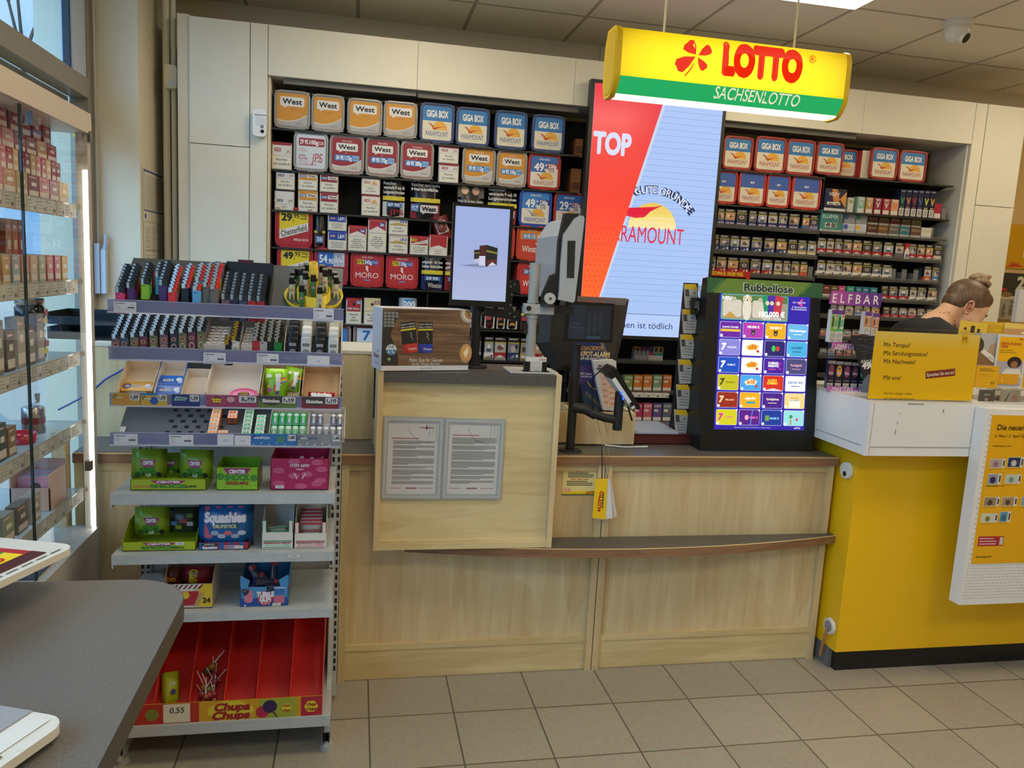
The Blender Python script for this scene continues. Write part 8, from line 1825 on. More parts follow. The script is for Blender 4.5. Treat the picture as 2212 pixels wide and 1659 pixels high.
t4, w4 = sbox('candy_box', 448, 562, .15, .045, 'd6cabc', 'dacfc2', 'wide pale open box with one pink gum disc', lip='6a2030')
t5, w5 = sbox('candy_box', 565, 648, .15, .045, 'a8b060', 'c4a880', 'brown lined box with green fruit candy bags')
t6, w6 = sbox('candy_box', 653, 735, .15, .045, 'c9ac88', 'b8946c', 'brown lined box with red candy bag at the right end of the bin')
for i in range(2): put(t1, 'gum_pack', 'yellow gum pack, %s in the leftmost cream box' % ('front' if i == 0 else 'rear'), 'gum pack', (w1/2, .004+i*.014, .004+.012*i), gum(w1*.92, .04, 'c9962a'), group='yellow gum packs')
for i in range(4): put(t2, 'gum_pack', 'blue gum pack, %s from the front in the blue sided box' % ORD[i], 'gum pack', (w2/2, .003+(i//2)*.043, .004+.013*(i % 2)), gum(w2*.93, .041, '2a6ac8'), group='blue gum packs')
put(t3, 'gum_pack', 'purple and mint gum pack in the small cream box', 'gum pack', (w3/2, .001, .004), gum(w3*.9, .02, '4a2a7a', '8fd0b8'))
m = MB().prism([(.041*math.cos(math.radians(a_)), .028*math.sin(math.radians(a_))) for a_ in range(0, 360, 15)], 'z', 0, .012, 'e0508c:r.25').prism([(.03*math.cos(math.radians(a_)), .019*math.sin(math.radians(a_))) for a_ in range(0, 360, 15)], 'z', .012, .0135, 'e87aa4:r.25').prism([(.017*math.cos(math.radians(a_)), .009*math.sin(math.radians(a_))) for a_ in range(0, 360, 20)], 'z', .0136, .0142, '3a2050')
q = MB(); q.text('Hubba', 0, .004, .006, 0, 'e8c820', bold=.06).text('Bubba', .002, -.004, .006, 0, 'e8c820', bold=.06); o_ = len(m.v); m.v += [(v[0], v[2], .0146) for v in q.v]; m.f += [tuple(k+o_ for k in f)[::-1] for f in q.f]; m.mi += [m.mid('e8c820')]*len(q.f)
put(t4, 'gum_disc', 'pink round gum tape disc in the wide pale box', 'gum', (w4*.68, .025, .004), m)
def bag(w, h, c1, fn, th=.016):
    L = []; n = 7
    for j in range(n+1):
        v = h*j/n; b = th*math.sin(math.pi*j/n)**.7*.5+.0006; L.append([(-w/2, 0, v), (-w*.25, -b, v), (w*.0, -b*1.1, v), (w*.25, -b, v), (w/2, 0, v), (w*.25, b, v), (0, b, v), (-w*.25, b, v)])
    m = MB().loft(L, c1+':r.25', sm=True); q = MB(); fn(q, w, h)
    o = len(m.v)
    for x, y, z in q.v: m.v.append((x, -(th*math.sin(math.pi*max(.02, min(.98, z/h)))**.7*.5)*(1.1-.5*abs(2*x/w)**2)-.0022+y, z))
    for f, mi in zip(q.f, q.mi): m.f.append(tuple(k+o for k in f)); m.mi.append(m.mid(q.mats[mi]))
    return m
def skit(q, w, h): q.text('Skittles', w*.1, h*.5, w*.2, -.0006, 'f0eee8', w=h*.62, rot=-1.5, bold=.08); [q.ring(w*.5, h*.2, w*(.62-.05*i), w*(.56-.05*i), 0, c_, a0=95, a1=185) for i, c_ in enumerate(('d8402a', 'e8a020', 'e8d020', '4a70c0'))]; q.disc(-w*.28, h*.2, w*.09, 0, 'd860a0').disc(-w*.3, h*.34, w*.08, 0, 'e8c020').disc(w*.05, h*.12, w*.08, 0, '6a3a8a').rr(-w*.42, -w*.2, h*.66, h*.78, .003, 0, 'd8e0c8')
put(t5, 'candy_bag', 'upright lime green fruit candy bag in the brown lined box', 'candy bag', (w5*.36, .03, .006), bag(w5*.6, .085, '8cc020', skit), (-.3-TA, 0, 0))
put(t5, 'candy_bag', 'tilted lime green candy bag half behind the upright one', 'candy bag', (w5*.74, .055, .006), bag(w5*.5, .075, '86b828', skit), (-.35-TA, .25, 0))
for t_, w_, c_ in ((t5, w5, '4a7a1c'), (t6, w6, '7a1820')):
    for u in (0, .8): MB().box(w_*u, w_*(u+.2), -.003, -.001, 0, .028, c_).build('front_flap', t_)
put(t6, 'candy_bag', 'red candy bag lying flat at the front of the right box', 'candy bag', (w6*.5, .012, .008), bag(w6*.7, .03, 'c02030', lambda q, w, h: q.text('Skittles', 0, h*.5, h*.5, 0, 'f0eee8', w=w*.8, bold=.08)), (-.7-TA, 0, 0))
# tic tac stacks (each small box a thing)
def mints(px, n, c1, c2, nm, r0):
    x0, x1 = span(px, px+21, 925, RY+.01); w = x1-x0
    for i in range(n):
        m = MB().prism(rloop(0, w, 0, .016, .003, 3), 'z', 0, .024, c1+':r.2').box(.001, w-.001, .0005, .0155, .024, .0255, 'd8d6d0').rect(w*.12, w*.88, .004, .02, -.0004, c2).disc(w/2, .012, w*.3, -.0007, '20241c', rv=.006).text('tic tac', w/2, .012, .0055, -.001, 'e0ded8', w=w*.42, bold=.03)
        r = MB(); [r.box(w*.15+w*.36*k, w*.45+w*.36*k, .003, .012, .0256, .026, c2) for k in range(2)]; o_ = len(m.v); m.v += r.v; m.f += [tuple(k+o_ for k in f) for f in r.f]; m.mi += [m.mid(r.mats[0])]*len(r.f)
        o = m.build('mint_box', None); o.matrix_world = sframe(0, 3) @ Matrix.Translation((x0, .006+(i+r0)*.0172, .001)); tag(o, '%s mint box, %s from the front' % (nm, ORD[i]), 'mint box', 'mint boxes')
mints(449, 7, 'e8702a', 'f09040', 'orange, left stack', 0); mints(472, 1, 'e8702a', 'f09040', 'orange, lone front', 0); mints(486, 2, 'e85a1a', 'f07830', 'bright orange, rear pair', 4)
mints(522, 7, '1c7a4c', '3aa878', 'dark green, left stack', 0); mints(550, 5, '2a9a60', '5ac090', 'bright green, right stack', 0)
def gums(a, b, rows, c1, c2, fr, nm, skip=()):
    x0, x1 = span(a, b, 920, RY+.01); w = (x1-x0)/5.2
    t = thing('gum_tray', 'white gum carton holding %s stick packs in the lowest bin' % nm, 'box', (x0-.004, RY+.004, BIN[3][0]+.0095), (TA, 0, 0)); W5 = x1-x0+.008
    MB().box(0, W5, 0, .125, 0, .002, 'd4cec6').box(0, .0015, 0, .125, .002, .022, 'd4cec6').box(W5-.0015, W5, 0, .125, .002, .022, 'd4cec6').box(0, W5, .1235, .125, .002, .03, 'd4cec6').build('carton', t)
    for r_ in range(rows):
        for i in range(5):
            if (i, r_) in skip: continue
            m = MB().prism(rloop(0, w*.9, 0, .052, .003, 3), 'z', 0, .012, c1+':r.25'); q = MB(); q.text('extra', w*.42, .02, w*.4, 0, 'eceef2', w=.026, rot=1.57, bold=.06).disc(w*.45, .042, w*.34, 0, c2).ring(w*.4, .008, w*.26, w*.16, 0, '26509a')
            o_ = len(m.v); m.v += [(v[0], v[2], .0124+(.0002 if 0 else 0)) for v in q.v]; m.f += [tuple(k+o_ for k in f)[::-1] for f in q.f]; m.mi += [m.mid(q.mats[x]) for x in q.mi]
            o = m.build('gum_pack', None); o.matrix_world = Matrix.Translation(t.location) @ Matrix.Rotation(TA, 4, 'X') @ Matrix.Translation((.004+i*w*1.03, .004+r_*.05, .0025+.006*r_)) @ Matrix.Rotation(.06, 4, 'X'); tag(o, '%s gum stick pack, %s in the %s row' % (nm, nth(i, 5), ('front', 'rear')[r_]), 'gum pack', nm+' gum packs')
gums(584, 662, 2, '1f9a4c', 'c4dccc', '', 'green'); gums(669, 742, 2, '5a5c66', 'd8d6da', '', 'silver grey', {(2, 1)})

# ---- lower shelves
def qx(a, b, py, y): return span(a, b, py, y)
CS = lambda q, w, h: (q.flat([(-w*.24, h*.9), (w*.24, h*.9), (w*.14, h*.55), (-w*.14, h*.55)], 0, '9a2468').text('CENTER', 0, h*.76, h*.17, -.0006, 'e8e0e4', w=w*.32, bold=.06).text('SHOCK', 0, h*.36, h*.28, -.0006, '3a8a2a', w=w*.5, bold=.08))
def tray(a, b, pt, pb, z, d, label, fn, c1, y=RY+.035, hb=None, name='candy_carton', cat='candy box', price=None, front=True):
    x0, x1 = qx(a, b, pb, y); w = x1-x0; h = ztop((a+b)/2, pt, y)-z; hb = hb or h
    t = thing(name, label, cat, (x0, y, z+.0005)); m = MB()
    m.box(0, w, 0, .0015, 0, h, c1).box(0, w, d-.0015, d, 0, hb, c1).prism([(0, 0), (d, 0), (d, hb), (d*.5, hb), (0, h)], 'x', 0, .0015, c1).prism([(0, 0), (d, 0), (d, hb), (d*.5, hb), (0, h)], 'x', w-.0015, w, c1).box(0, w, 0, d, 0, .0015, c1).build('carton', t)
    q = MB(Matrix.Translation((w/2, -.0006, 0))); fn(q, w, h)
    if price: q.rect(price[0]*w-.013, price[0]*w+.013, price[1]*h-.005, price[1]*h+.005, -.002, 'd0cfc8').text(price[2], price[0]*w, price[1]*h, .004, -.0024, '5a5a58')
    q.build('front_print', t); return t, x0, w, h
def standbag(a, b, pt, z, y, label, c1, fn, lean=-.15, rz=0, th=.03):
    x0, x1 = qx(a, b, pt+30, y); w = x1-x0; h = (ztop((a+b)/2, pt, y)-z)*1.0
    o = bag(w, h, c1, fn, th).build('candy_bag', None, ((x0+x1)/2, y, z+.002), (lean, 0, rz)); tag(o, label, 'candy bag'); return o
z1_, z2_, z3_, z4_ = SZ
lime = 'a4b81c'
tray(282, 445, 1036, 1068, z1_, .15, 'lime green candy carton with bags on the upper steel shelf', lambda q, w, h: (CS(q, w, h), q.text('SAUERMIX', w*.3, h*.35, h*.14, -.001, '2a2a14', w=w*.16, bold=.04).lines(-w*.46, -w*.18, h*.45, 2, h*.12, h*.07, -.001, 'c88a3a')), lime+':r.4')
gb = lambda q, w, h: (CS(q, w*.95, h*.7), [q.disc(w*(-.3+.15*i), h*(.12+.06*(i % 2)), w*.08, 0, ('3a5a2a', '242a1c', 'c8d0b8')[i % 3]) for i in range(5)])
standbag(283, 360, 972, z1_+.03, RY+.06, 'crumpled lime candy bag at the left of the upper carton', '7a9a24', gb)
standbag(345, 396, 980, z1_+.03, RY+.11, 'lime candy bag in the middle rear of the upper carton', '6f8f20', gb)
standbag(386, 460, 974, z1_+.025, RY+.07, 'lime candy bag at the right of the upper carton', '86a428', gb, rz=-.1)
tray(467, 557, 1010, 1065, z1_, .12, 'lime apple candy box with pale flap on the upper steel shelf', lambda q, w, h: (q.flat([(-w*.34, h*.97), (w*.34, h*.97), (w*.22, h*.7), (-w*.22, h*.7)], 0, '9a2468').text('CENTER', 0, h*.82, h*.15, -.0006, 'ece4e8', w=w*.4, bold=.06).text('SHOCK', 0, h*.55, h*.22, -.0006, '3a8a2a', w=w*.6, bold=.08).text('HIDDEN APPLE', 0, h*.3, h*.13, -.0006, 'a02c2c', w=w*.54, bold=.05).disc(-w*.4, h*.6, h*.16, 0, '4a8a28').disc(w*.4, h*.52, h*.16, 0, '4a8a28'), [q.flat([(w*u, h*v), (w*u+.003, h*v+.005), (w*u+.004, h*v)], 0, '5a8a1c') for u, v in ((-.44, .2), (-.3, .1), (.1, .1), (.3, .15), (.42, .2), (-.42, .85), (.43, .85))]), '8fbf28:r.4', hb=.075)
lips = lambda q, w, h: ([q.disc(w*u, h*v, w*.1, 0, 'c85a80', rv=h*.09) for u, v in ((-.36, .62), (-.36, .2), (-.1, .9), (.12, .5), (.3, .88), (.38, .66), (.02, .12), (.3, .2), (.36, .3), (-.1, .45))], [q.rect(w*u-w*.1, w*u+w*.1, h*v-.0006, h*v+.0006, -.0004, 'a83058') for u, v in ((-.36, .62), (-.36, .2), (.3, .88), (.4, .66), (.3, .2))], q.text('ITEM 6593', 0, h*.78, h*.09, -.0008, 'e4ccd4', bold=.04), [q.flat([(h*.2*math.cos(a_), h*.52+h*.2*math.sin(a_)), (h*.2*math.cos(a_+1.3), h*.52+h*.2*math.sin(a_+1.3)), (h*.15*math.cos(a_+1.3), h*.52+h*.15*math.sin(a_+1.3)), (h*.15*math.cos(a_), h*.52+h*.15*math.sin(a_))], -.0008, 'e0b8c4') for a_ in (.9, 3.0, 5.1)])
tray(584, 709, 991, 1060, z1_, .14, 'pink carton with pale lip pattern on the upper steel shelf', lips, 'b02458:r.4', price=(-.34, .1, '0,40'))
for i in range(4):
    x0, x1 = qx(610+i*22, 622+i*22, 990, RY+.08); tag(MB().tube([(x0, RY+.06, z1_+.066), (x1+.012, RY+.1+.01*(i % 2), z1_+.085)], .006, ('a02048', 'c9c4c4', 'b8b4b0', '9a1c40')[i]+':r.3').build('candy_stick', None), '%s candy stick inside the pink carton, %s' % (('crimson', 'white', 'pale', 'dark pink')[i], nth(i, 4)), 'candy')
tray(264, 423, 1171, 1205, z2_, .16, 'lime green candy carton with lid tab on the middle steel shelf', lambda q, w, h: (CS(q, w, h), q.text('SAUERMIX', w*.26, h*.32, h*.14, -.001, '2a2a14', w=w*.18, bold=.04).lines(-w*.46, -w*.2, h*.2, 1, h*.1, h*.07, -.001, 'c88a3a')), lime+':r.4', hb=.07, price=(.28, .8, '1,99'))
standbag(290, 366, 1098, z2_+.03, RY+.09, 'lime candy bag standing left in the middle carton', '86a024', gb)
standbag(364, 430, 1098, z2_+.03, RY+.11, 'dark candy bag with coloured sweets right in the middle carton', '2c3226', lambda q, w, h: [q.rect(w*u, w*u+w*.2, h*v, h*v+h*.16, 0, c_) for u, v, c_ in ((-.4, .3, '3a6aa0'), (-.1, .4, 'a02a34'), (.12, .28, 'b0a8b0'), (-.25, .15, '8a9a30'), (.1, .6, '6a7a1c'))])
tray(430, 537, 1172, 1199, z2_, .09, 'red and blue striped candy carton on the middle steel shelf', lambda q, w, h: ([q.rect(-w*.5+w*.2*i, -w*.5+w*.2*i+w*.1, 0, h, 0, '2a5a9a') for i in range(5)], q.rr(-w*.46, -w*.12, h*.6, h*.9, .004, -.0004, '1c4a3a').text('DRUMSTICK', -w*.29, h*.75, h*.16, -.0008, 'd8d0b8', bold=.04).text('Squashies', -w*.28, h*.32, h*.3, -.0008, 'dcd8dc', w=w*.3, bold=.1).lines(-.0, w*.4, h*.6, 3, h*.2, h*.1, -.0006, 'd8b0b8')), 'a02c3c:r.4', price=(.3, .35, '1,49'))
standbag(428, 548, 1093, z2_+.005, RY+.06, 'blue and pink striped bag of soft sweets on the middle shelf', '1f66a8', lambda q, w, h: ([q.rect(-w*.38+w*.2*i, -w*.29+w*.2*i, h*.3, h*.97, 0, 'b84a5a') for i in range(4)], q.text('Squashies', 0, h*.72, h*.22, -.0012, '5a6ab0', w=w*.78, bold=.11).text('Squashies', 0, h*.72, h*.21, -.002, 'e4e2e6', w=w*.74, bold=.07).rr(-w*.26, w*.24, h*.45, h*.57, .004, -.001, '245a44').text('DRUMSTICK', 0, h*.51, h*.08, -.0016, 'd8d8c8', w=w*.42, bold=.04), [q.disc(w*(-.3+.12*i), h*(.26+.08*(i % 2)), w*.075, -.0008-.0002*i, ('c86a7a', '9ab0c4', 'b4c0cc')[i % 3], rv=h*.06) for i in range(6)]), lean=-.1, th=.05)
ff = lambda c1, c2: (lambda q, w, h: (q.rect(-w*.5, w*.5, 0, h, 0, 'd8d4cc'), q.rect(-w*.46, w*.46, h*.06, h*.1, -.0004, c1).rect(-w*.46, w*.46, h*.44, h*.5, -.0004, c1).text("FISHERMAN'S FRIEND", 0, h*.36, h*.09, -.0006, 'a02430', w=w*.88, bold=.04).rect(-w*.4, w*.4, h*.17, h*.25, -.0004, c2).lines(-w*.3, w*.3, h*.22, 1, .01, h*.03, -.0008, 'e0dcd4')))
for a, b, pt, pb, nm, c1, c2 in ((566, 632, 1150, 1189.5, 'green', '2a8a60', '7fc0a4'), (636, 704, 1152, 1190.7, 'red', 'a82c38', 'd87a88')):
    t, x0, w, h = tray(a, b, pt, pb, z2_, .12, '%s striped white lozenge box on the middle steel shelf' % nm, ff(c1, c2), 'cfcbc4:r.4', hb=.115)
    for u in (0, w*.86): MB().box(u, u+w*.14, -.001, 0, h, h*1.75, c1).rect(u+w*.02, u+w*.12, h, h*1.7, -.0014, 'd8d4cc').build('front_flap', t)
    for i in range(2 if nm == 'green' else 5):
        o = bag(w*.72, .075 if nm == 'red' else .05, 'a9a7a2', lambda q, w, h: (q.rect(-w*.4, w*.4, h*.2, h*.5, 0, 'c4c0bc').text("FISHERMAN'S FRIEND", 0, h*.62, h*.1, 0, c1, w=w*.8, bold=.03), q.rect(-w*.45, w*.45, h*.86, h*.96, 0, c1)), .008).build('lozenge_bag', None, (x0+w*.5, RY+.05+i*.017, z2_+.004+i*.006), (-.25, 0, .3*(i % 2) if nm == 'green' else 0)); tag(o, '%s lozenge bag, %s from the front in the %s box' % ('silver', ORD[i], nm), 'lozenge bag', 'lozenge bags')
pq = MB().rect(0, 1, 0, 1, 0, 'd0cfc8')
x0, x1 = qx(623, 648, 1202, RY); MB().box(x0, x1, RY-.0015, RY-.0003, z2_-.016, z2_-.007, 'd0cfc8').text('1,99 €', (x0+x1)/2, z2_-.0115, .004, RY-.002, '5a5a58').build('price_tag', rk)
tray(352, 459, 1262, 1321, z3_, .17, 'red and yellow sweets carton numbered 24 on the lower shelf', lambda q, w, h: (q.rect(-w*.5, w*.22, h*.12, h*.7, 0, 'a82430').rect(w*.22, w*.5, h*.05, h, 0, 'd8b82c').text('24', w*.38, h*.32, h*.2, -.0006, '201c18', bold=.04).flat([(-w*.5, h*.7), (-w*.5, h*1), (w*.3, h*1), (w*.1, h*.72)], -.0002, 'dcd4cc').disc(-w*.05, h*.55, h*.16, -.0006, 'd8b82c').flat([(w*.12, h*.1), (w*.2, h*.1), (w*.34, h*.6), (w*.24, h*.66)], -.0006, 'b8945c'), [q.flat([(-w*.5+w*.1*i, h*.8), (-w*.42+w*.1*i, h*.98), (-w*.38+w*.1*i, h*.98), (-w*.46+w*.1*i, h*.8)], -.0006, '6a2028') for i in range(8)]), 'c9b8a8:r.4', hb=.13, price=(-.18, .2, '0,95'))
standbag(393, 459, 1226, z3_+.05, RY+.10, 'red sweets bag with yellow letters standing in the numbered carton', '8a2026', lambda q, w, h: q.text('PEPITO', -w*.1, h*.5, w*.22, 0, 'd8b020', w=h*.8, rot=1.5, bold=.08), lean=-.05)
standbag(353, 392, 1228, z3_+.05, RY+.10, 'brown red sweets bag at the left of the numbered carton', '6a2a1c', lambda q, w, h: q.text('DO', 0, h*.4, h*.2, 0, 'c88a20', bold=.1), lean=-.05)
tray(519, 622, 1268, 1320, z3_, .15, 'blue carton of gum tubes on the lower steel shelf', lambda q, w, h: (q.rect(-w*.5, w*.5, 0, h*.42, 0, '1f4a90').disc(w*.02, h*.42, h*.38, -.0004, 'b03048').text('TUBBLE', w*.02, h*.62, h*.24, -.0008, 'e8e4e8', w=w*.36, bold=.08).text('GUM', w*.02, h*.36, h*.24, -.0008, 'e8e4e8', w=w*.24, bold=.08).text('TUTTI', w*.02, h*.14, h*.1, -.0008, 'e0c0c8', bold=.04).rr(w*.2, w*.42, h*.14, h*.52, .004, -.0006, 'c86a84').rect(w*.2, w*.44, h*.9, h*.96, -.0006, 'c4d4e4').rr(w*.22, w*.42, h*.6, h*.88, .004, -.0006, '3a6ab0').rr(-w*.42, -w*.24, h*.2, h*.85, .01, -.0006, 'c87a90').disc(-w*.4, h*.05, .003, -.0006, 'd8e0ec')), '4a90c4:r.4', hb=.1, price=(.26, .08, '1,40'))
t_ = [o for o in COL.objects if o.get('label') == 'blue carton of gum tubes on the lower steel shelf'][0]
xx0, xx1 = qx(519, 622, 1290, RY+.035); w_ = xx1-xx0; hq = ztop(570, 1268, RY+.035)-z3_
MB().flat([(0, hq), (w_*.16, hq), (w_*.2, hq*1.35), (0, hq*1.62)], -.0003, '4a90c4').build('front_flap', t_)
MB().flat([(w_, hq), (w_*.84, hq), (w_*.8, hq*1.35), (w_, hq*1.62)], -.0003, '4a90c4').build('front_flap', t_)
for i in range(7):
    c0 = Vector((xx0+w_*(.22+.085*i), RY+.05+.05*(i % 3)/2, z3_+.055+.02*(i % 2))); d_ = Vector((.5*math.cos(i*2.2), .25, .4*math.sin(i*1.7)+.2)).normalized()*.03
    tag(MB().cyl(tuple(c0-d_), tuple(c0+d_), .0125, .0125, 14, '2c3050:r.25').cyl(tuple(c0+d_), tuple(c0+d_*1.5), .0125, .011, 14, '9a3a48:r.3').build('gum_tube', None), 'dark gum tube with red end, %s in the blue carton' % nth(i, 7), 'gum tube', 'gum tubes')
# lollipop insert on the base
ly = RY+.012; pa, pb, pc = atY(311, 1531, ly), atY(696, 1502.6, ly), atY(695, 1545, ly); x0, x1 = RX0+.02, pb.x; zb, zt = pc.z, pb.z
t = thing('lollipop_tray', 'red cardboard lollipop tray with slanted compartments on the rack base', 'tray', (0, 0, 0))
MB().prism([(ly+.004, zb+.002), (2.72, zb+.20), (2.72, zb+.36), (2.716, zb+.36), (2.714, zb+.204), (ly+.004, zb+.006)], 'x', x0, x1, 'c01812:r.5').build('floor', t)
for px in (256, 332, 408, 484, 554, 626.5, 696):
    u = atY(px, 1520, ly).x; MB().prism([(ly+.004, zb+.006), (2.714, zb+.204), (2.714, zb+.35), (ly+.004, zt-.002)], 'x', u-.0018, u, 'd83018:r.5').build('divider', t)
m = MB().box(x0, x1, ly, ly+.003, zb, zt, 'c8961c:r.4'); y = ly-.0006; H2 = zt-zb
def LX(px): return atY(px, 1535, ly).x
m.rect(x0, LX(430), zb, zt, y, 'b02a1c').rect(LX(560), LX(640), zb, zt, y-.0001, '9aa02c').rect(LX(650), x1, zb, zt, y-.0002, 'a81c2c')
a = LX(498); 
for dx, dz in ((-.04, 0), (.04, 0), (-.015, .012), (.015, .012), (-.02, -.012), (.02, -.012)): m.disc(a+dx, (zb+zt)/2+dz, .03, y-.0003-abs(dx)*.001, 'd8c42c', rv=.022)
m.text('Chupa', a+.004, zb+H2*.7, H2*.34, y-.0012, '98201c', w=.11, shear=.25, bold=.06).text('Chups', a, zb+H2*.28, H2*.34, y-.0012, '98201c', w=.115, shear=.25, bold=.06)
m.disc(LX(567), zb+H2*.35, .02, y-.0006, 'b01c3c').disc(LX(583), zb+H2*.6, .022, y-.0008, '2c1c48').tube([(LX(588), y-.001, zb+H2*.4), (LX(600), y-.001, zb+H2*.05)], .002, '3a3a40')
for px, s_ in ((619, .014), (672, .019)):
    u = LX(px); [m.disc(u+s_*.6*math.cos(k), zb+H2*.5+s_*.6*math.sin(k), s_*.5, y-.0009, 'd8c42c') for k in (0, 1.05, 2.1, 3.14, 4.19, 5.24)]; m.disc(u, zb+H2*.5, s_*.7, y-.001, 'd8c42c').text('Chupa', u, zb+H2*.62, s_*.5, y-.0014, '98201c', w=s_*1.5, shear=.2, bold=.05).text('Chups', u, zb+H2*.38, s_*.5, y-.0014, '98201c', w=s_*1.5, shear=.2, bold=.05)
m.disc(LX(328), zb+H2*.5, .02, y-.0006, '7a7a24')
m.box(LX(353), LX(411), y-.0018, y-.001, zb+H2*.08, zb+H2*.98, 'd8cfb4').text('0,55', LX(382), zb+H2*.68, H2*.26, y-.0024, '1a1a1c', shear=.1, bold=.01); m.build('front_print', t)
def floorz(y_): return zb+.006+(y_-ly-.004)/(2.714-ly-.004)*.198
r = random.Random(11)
for i in range(16):
    u = LX(448)+r.uniform(-.024, .034); yy = ly+.03+r.uniform(0, .1); zz = floorz(yy)+.016+.012*(i % 3); c_ = ('8a3a24', '8a2a2a', '9a6a20', '5a5a24', '7a2430')[i % 5]
    d_ = Vector((r.uniform(-.7, .7), r.uniform(.0, .8), r.uniform(.3, 1))).normalized()
    o = MB().ell((0, 0, 0), (.0125, .0125, .0125), c_+':r.25', 12, 8).tube([tuple(d_*.012), tuple(d_*.06)], .0017, 'c9c0b8', 6).build('lollipop', None, (u, yy, zz)); tag(o, 'wrapped lollipop in the second compartment, heap number %s from the front' % ORD[i], 'lollipop', 'loose lollipops')
q0 = atY(366, 1500, ly+.05)
o = bag(.055, .095, 'a4a81c', lambda q, w, h: (q.disc(w*.05, h*.35, w*.16, 0, '3a3a6a'), q.disc(w*.12, h*.62, w*.1, 0, 'b8b4a0')), .03).build('candy_bag', None, (q0.x+.005, ly+.05, floorz(ly+.05)+.004), (-.5, .1, .4)); tag(o, 'single lime candy bag dropped in the first lollipop compartment', 'candy bag')
# ------------------------------------------------------------------ glass showcase at the left
SX = -.85
t = thing('glass_showcase', 'lit glass showcase with silver frame along the window at left', 'showcase', (0, 0, 0))
YE = 2.80
MB().box(-1.19, SX+.008, 1.2, YE, 1.955, 2.018, 'cbbfae:r.4').build('top_beam', t)
MB().box(-1.19, SX+.008, 1.2, YE, .02, .66, 'b0aca4:r.4').build('base', t)
m = MB().box(SX-.03, SX+.004, YE-.03, YE, .66, 1.955, 'b4ad9f:r.3').box(-1.19, -1.16, YE-.03, YE, .66, 1.955, 'b4ad9f:r.3'); m.build('post', t)
MB().cyl((SX+.002, YE-.045, .66), (SX+.002, YE-.045, 1.84), .006, .006, 12, 'fffaf2:e5').build('led_tube', t)
y0 = atX(58, 700, SX).y
for a, b in ((y0+.004, YE-.035), (1.7, y0-.002)):
    m = MB().poly([(SX, a, .68), (SX, b, .68), (SX, b, 1.95), (SX, a, 1.95)], 'clear_glass').box(SX-.002, SX+.003, a-.002 if a > 2 else b-.003, a+.001 if a > 2 else b, .68, 1.95, '2c3a36:r.1'); m.build('door', t)
MB().poly([(SX-.02, YE-.015, .68), (-1.16, YE-.015, .68), (-1.16, YE-.015, 1.95), (SX-.02, YE-.015, 1.95)], 'clear_glass').build('side_glass', t)
for (px, py) in ((63, 255), (188, 295), (190, 1005)):
    p = atX(px, py, SX); MB().box(SX-.006, SX+.012, p.y-.012, p.y+.012, p.z-.016, p.z+.016, '8a8480:m:r.25').build('hinge', t)
SS = [atX(157, 439, SX).z, atX(157, 608, SX).z, atX(165, 770, SX).z, atX(160, 930, SX).z, atX(165, 1083, SX).z]
for z in SS:
    MB().box(-1.16, SX-.03, 1.4, YE-.045, z-.008, z-.001, 'a9b6bc:r.1:t.6').build('glass_shelf', t)
    m = MB().box(SX-.03, SX-.027, 1.4, YE-.05, z-.042, z+.002, 'bdb6ae:r.12:t.18')
    q = MB(Matrix.Translation((SX-.0268, 0, 0)) @ Matrix.Rotation(math.pi/2, 4, 'Z'))
    for i in range(9):
        u = 2.08+i*.072; q.rect(u, u+.066, z-.039, z-.003, -.0003, 'b9b4aa').lines(u+.005, u+.04, z-.009, 3, .009, .0025, -.0006, '8a867e').rect(u+.045, u+.06, z-.034, z-.024, -.0006, '6a665e')
    o_ = len(m.v); m.v += q.v; m.f += [tuple(k+o_ for k in f) for f in q.f]; m.mi += [m.mid(q.mats[x]) for x in q.mi]
    m.build('price_strip', t)
    MB().cyl((SX-.02, YE-.05, z-.005), (SX-.02, YE-.035, z-.005), .008, .008, 10, 'c9c9c6:m:r.2').build('shelf_clip', t)
def shop(y, w, h, d, z, c_, label, name='vape_carton', x=SX-.045, price=True, cat='carton', group='cartons in the glass showcase', dx=0):
    m = MB(Matrix.Rotation(math.pi/2, 4, 'Z')).box(0, w, .0, d, 0, h, c_+':r.4')
    m.rect(w*.06, w*.94, h*.08, h*.3, -.0004, 'cfc4bc')
    if price: m.rect(w*.3, w*.75, h*.5, h*.66, -.0004, 'd8d2ca').lines(w*.1, w*.9, h*.9, 1, .01, h*.05, -.0004, 'd8b8b8')
    o = m.build(name, None, (x-dx, y, z+.0006)); tag(o, label, cat, group); return o
PKC = ['a03a50', 'b05868', 'c0707c', '8a3048', 'b88a60', 'c9a878', 'a89a70', 'c08a90', '7a3a50']
zs = SS[0]
for i in range(8):
    y = 2.12+i*.078; nm = ORD[i]
    shop(y, .074, .062, .12, zs, PKC[(i*2) % 9], 'flat pink display carton, %s along the lowest layer of the top showcase shelf' % nm)
    for k in range(2): shop(y+.037*k, .034, .06, .05, zs+.0625, PKC[(i*3+k*5) % 9], '%s e-cigarette pack, %s %s in the middle layer on top showcase shelf' % (('rosy', 'tan')[k], nm, ('near', 'far')[k]), dx=.02)
    if i > 1: shop(y, .072, .05, .1, zs+.123, PKC[(i*5+1) % 9], 'wine pink carton, %s in the third layer on the top showcase shelf' % ORD[i-2], dx=.03)
    if i > 2: shop(y, .06, .062, .06, zs+.1735, ('7a2438', '8a2c40')[i % 2], 'dark red carton with barcode, %s on the uppermost layer of the showcase' % ORD[i-3], dx=.04)
zs = SS[1]
for i in range(10): shop(2.13+i*.06, .046, .075, .1, zs, ('b86a70', 'a85a70', 'b89a60', '8fa0a8', 'b89078', 'c0a898', '9aa890')[i % 7], 'small pastel carton, %s along the front of the second showcase shelf' % ORD[i])
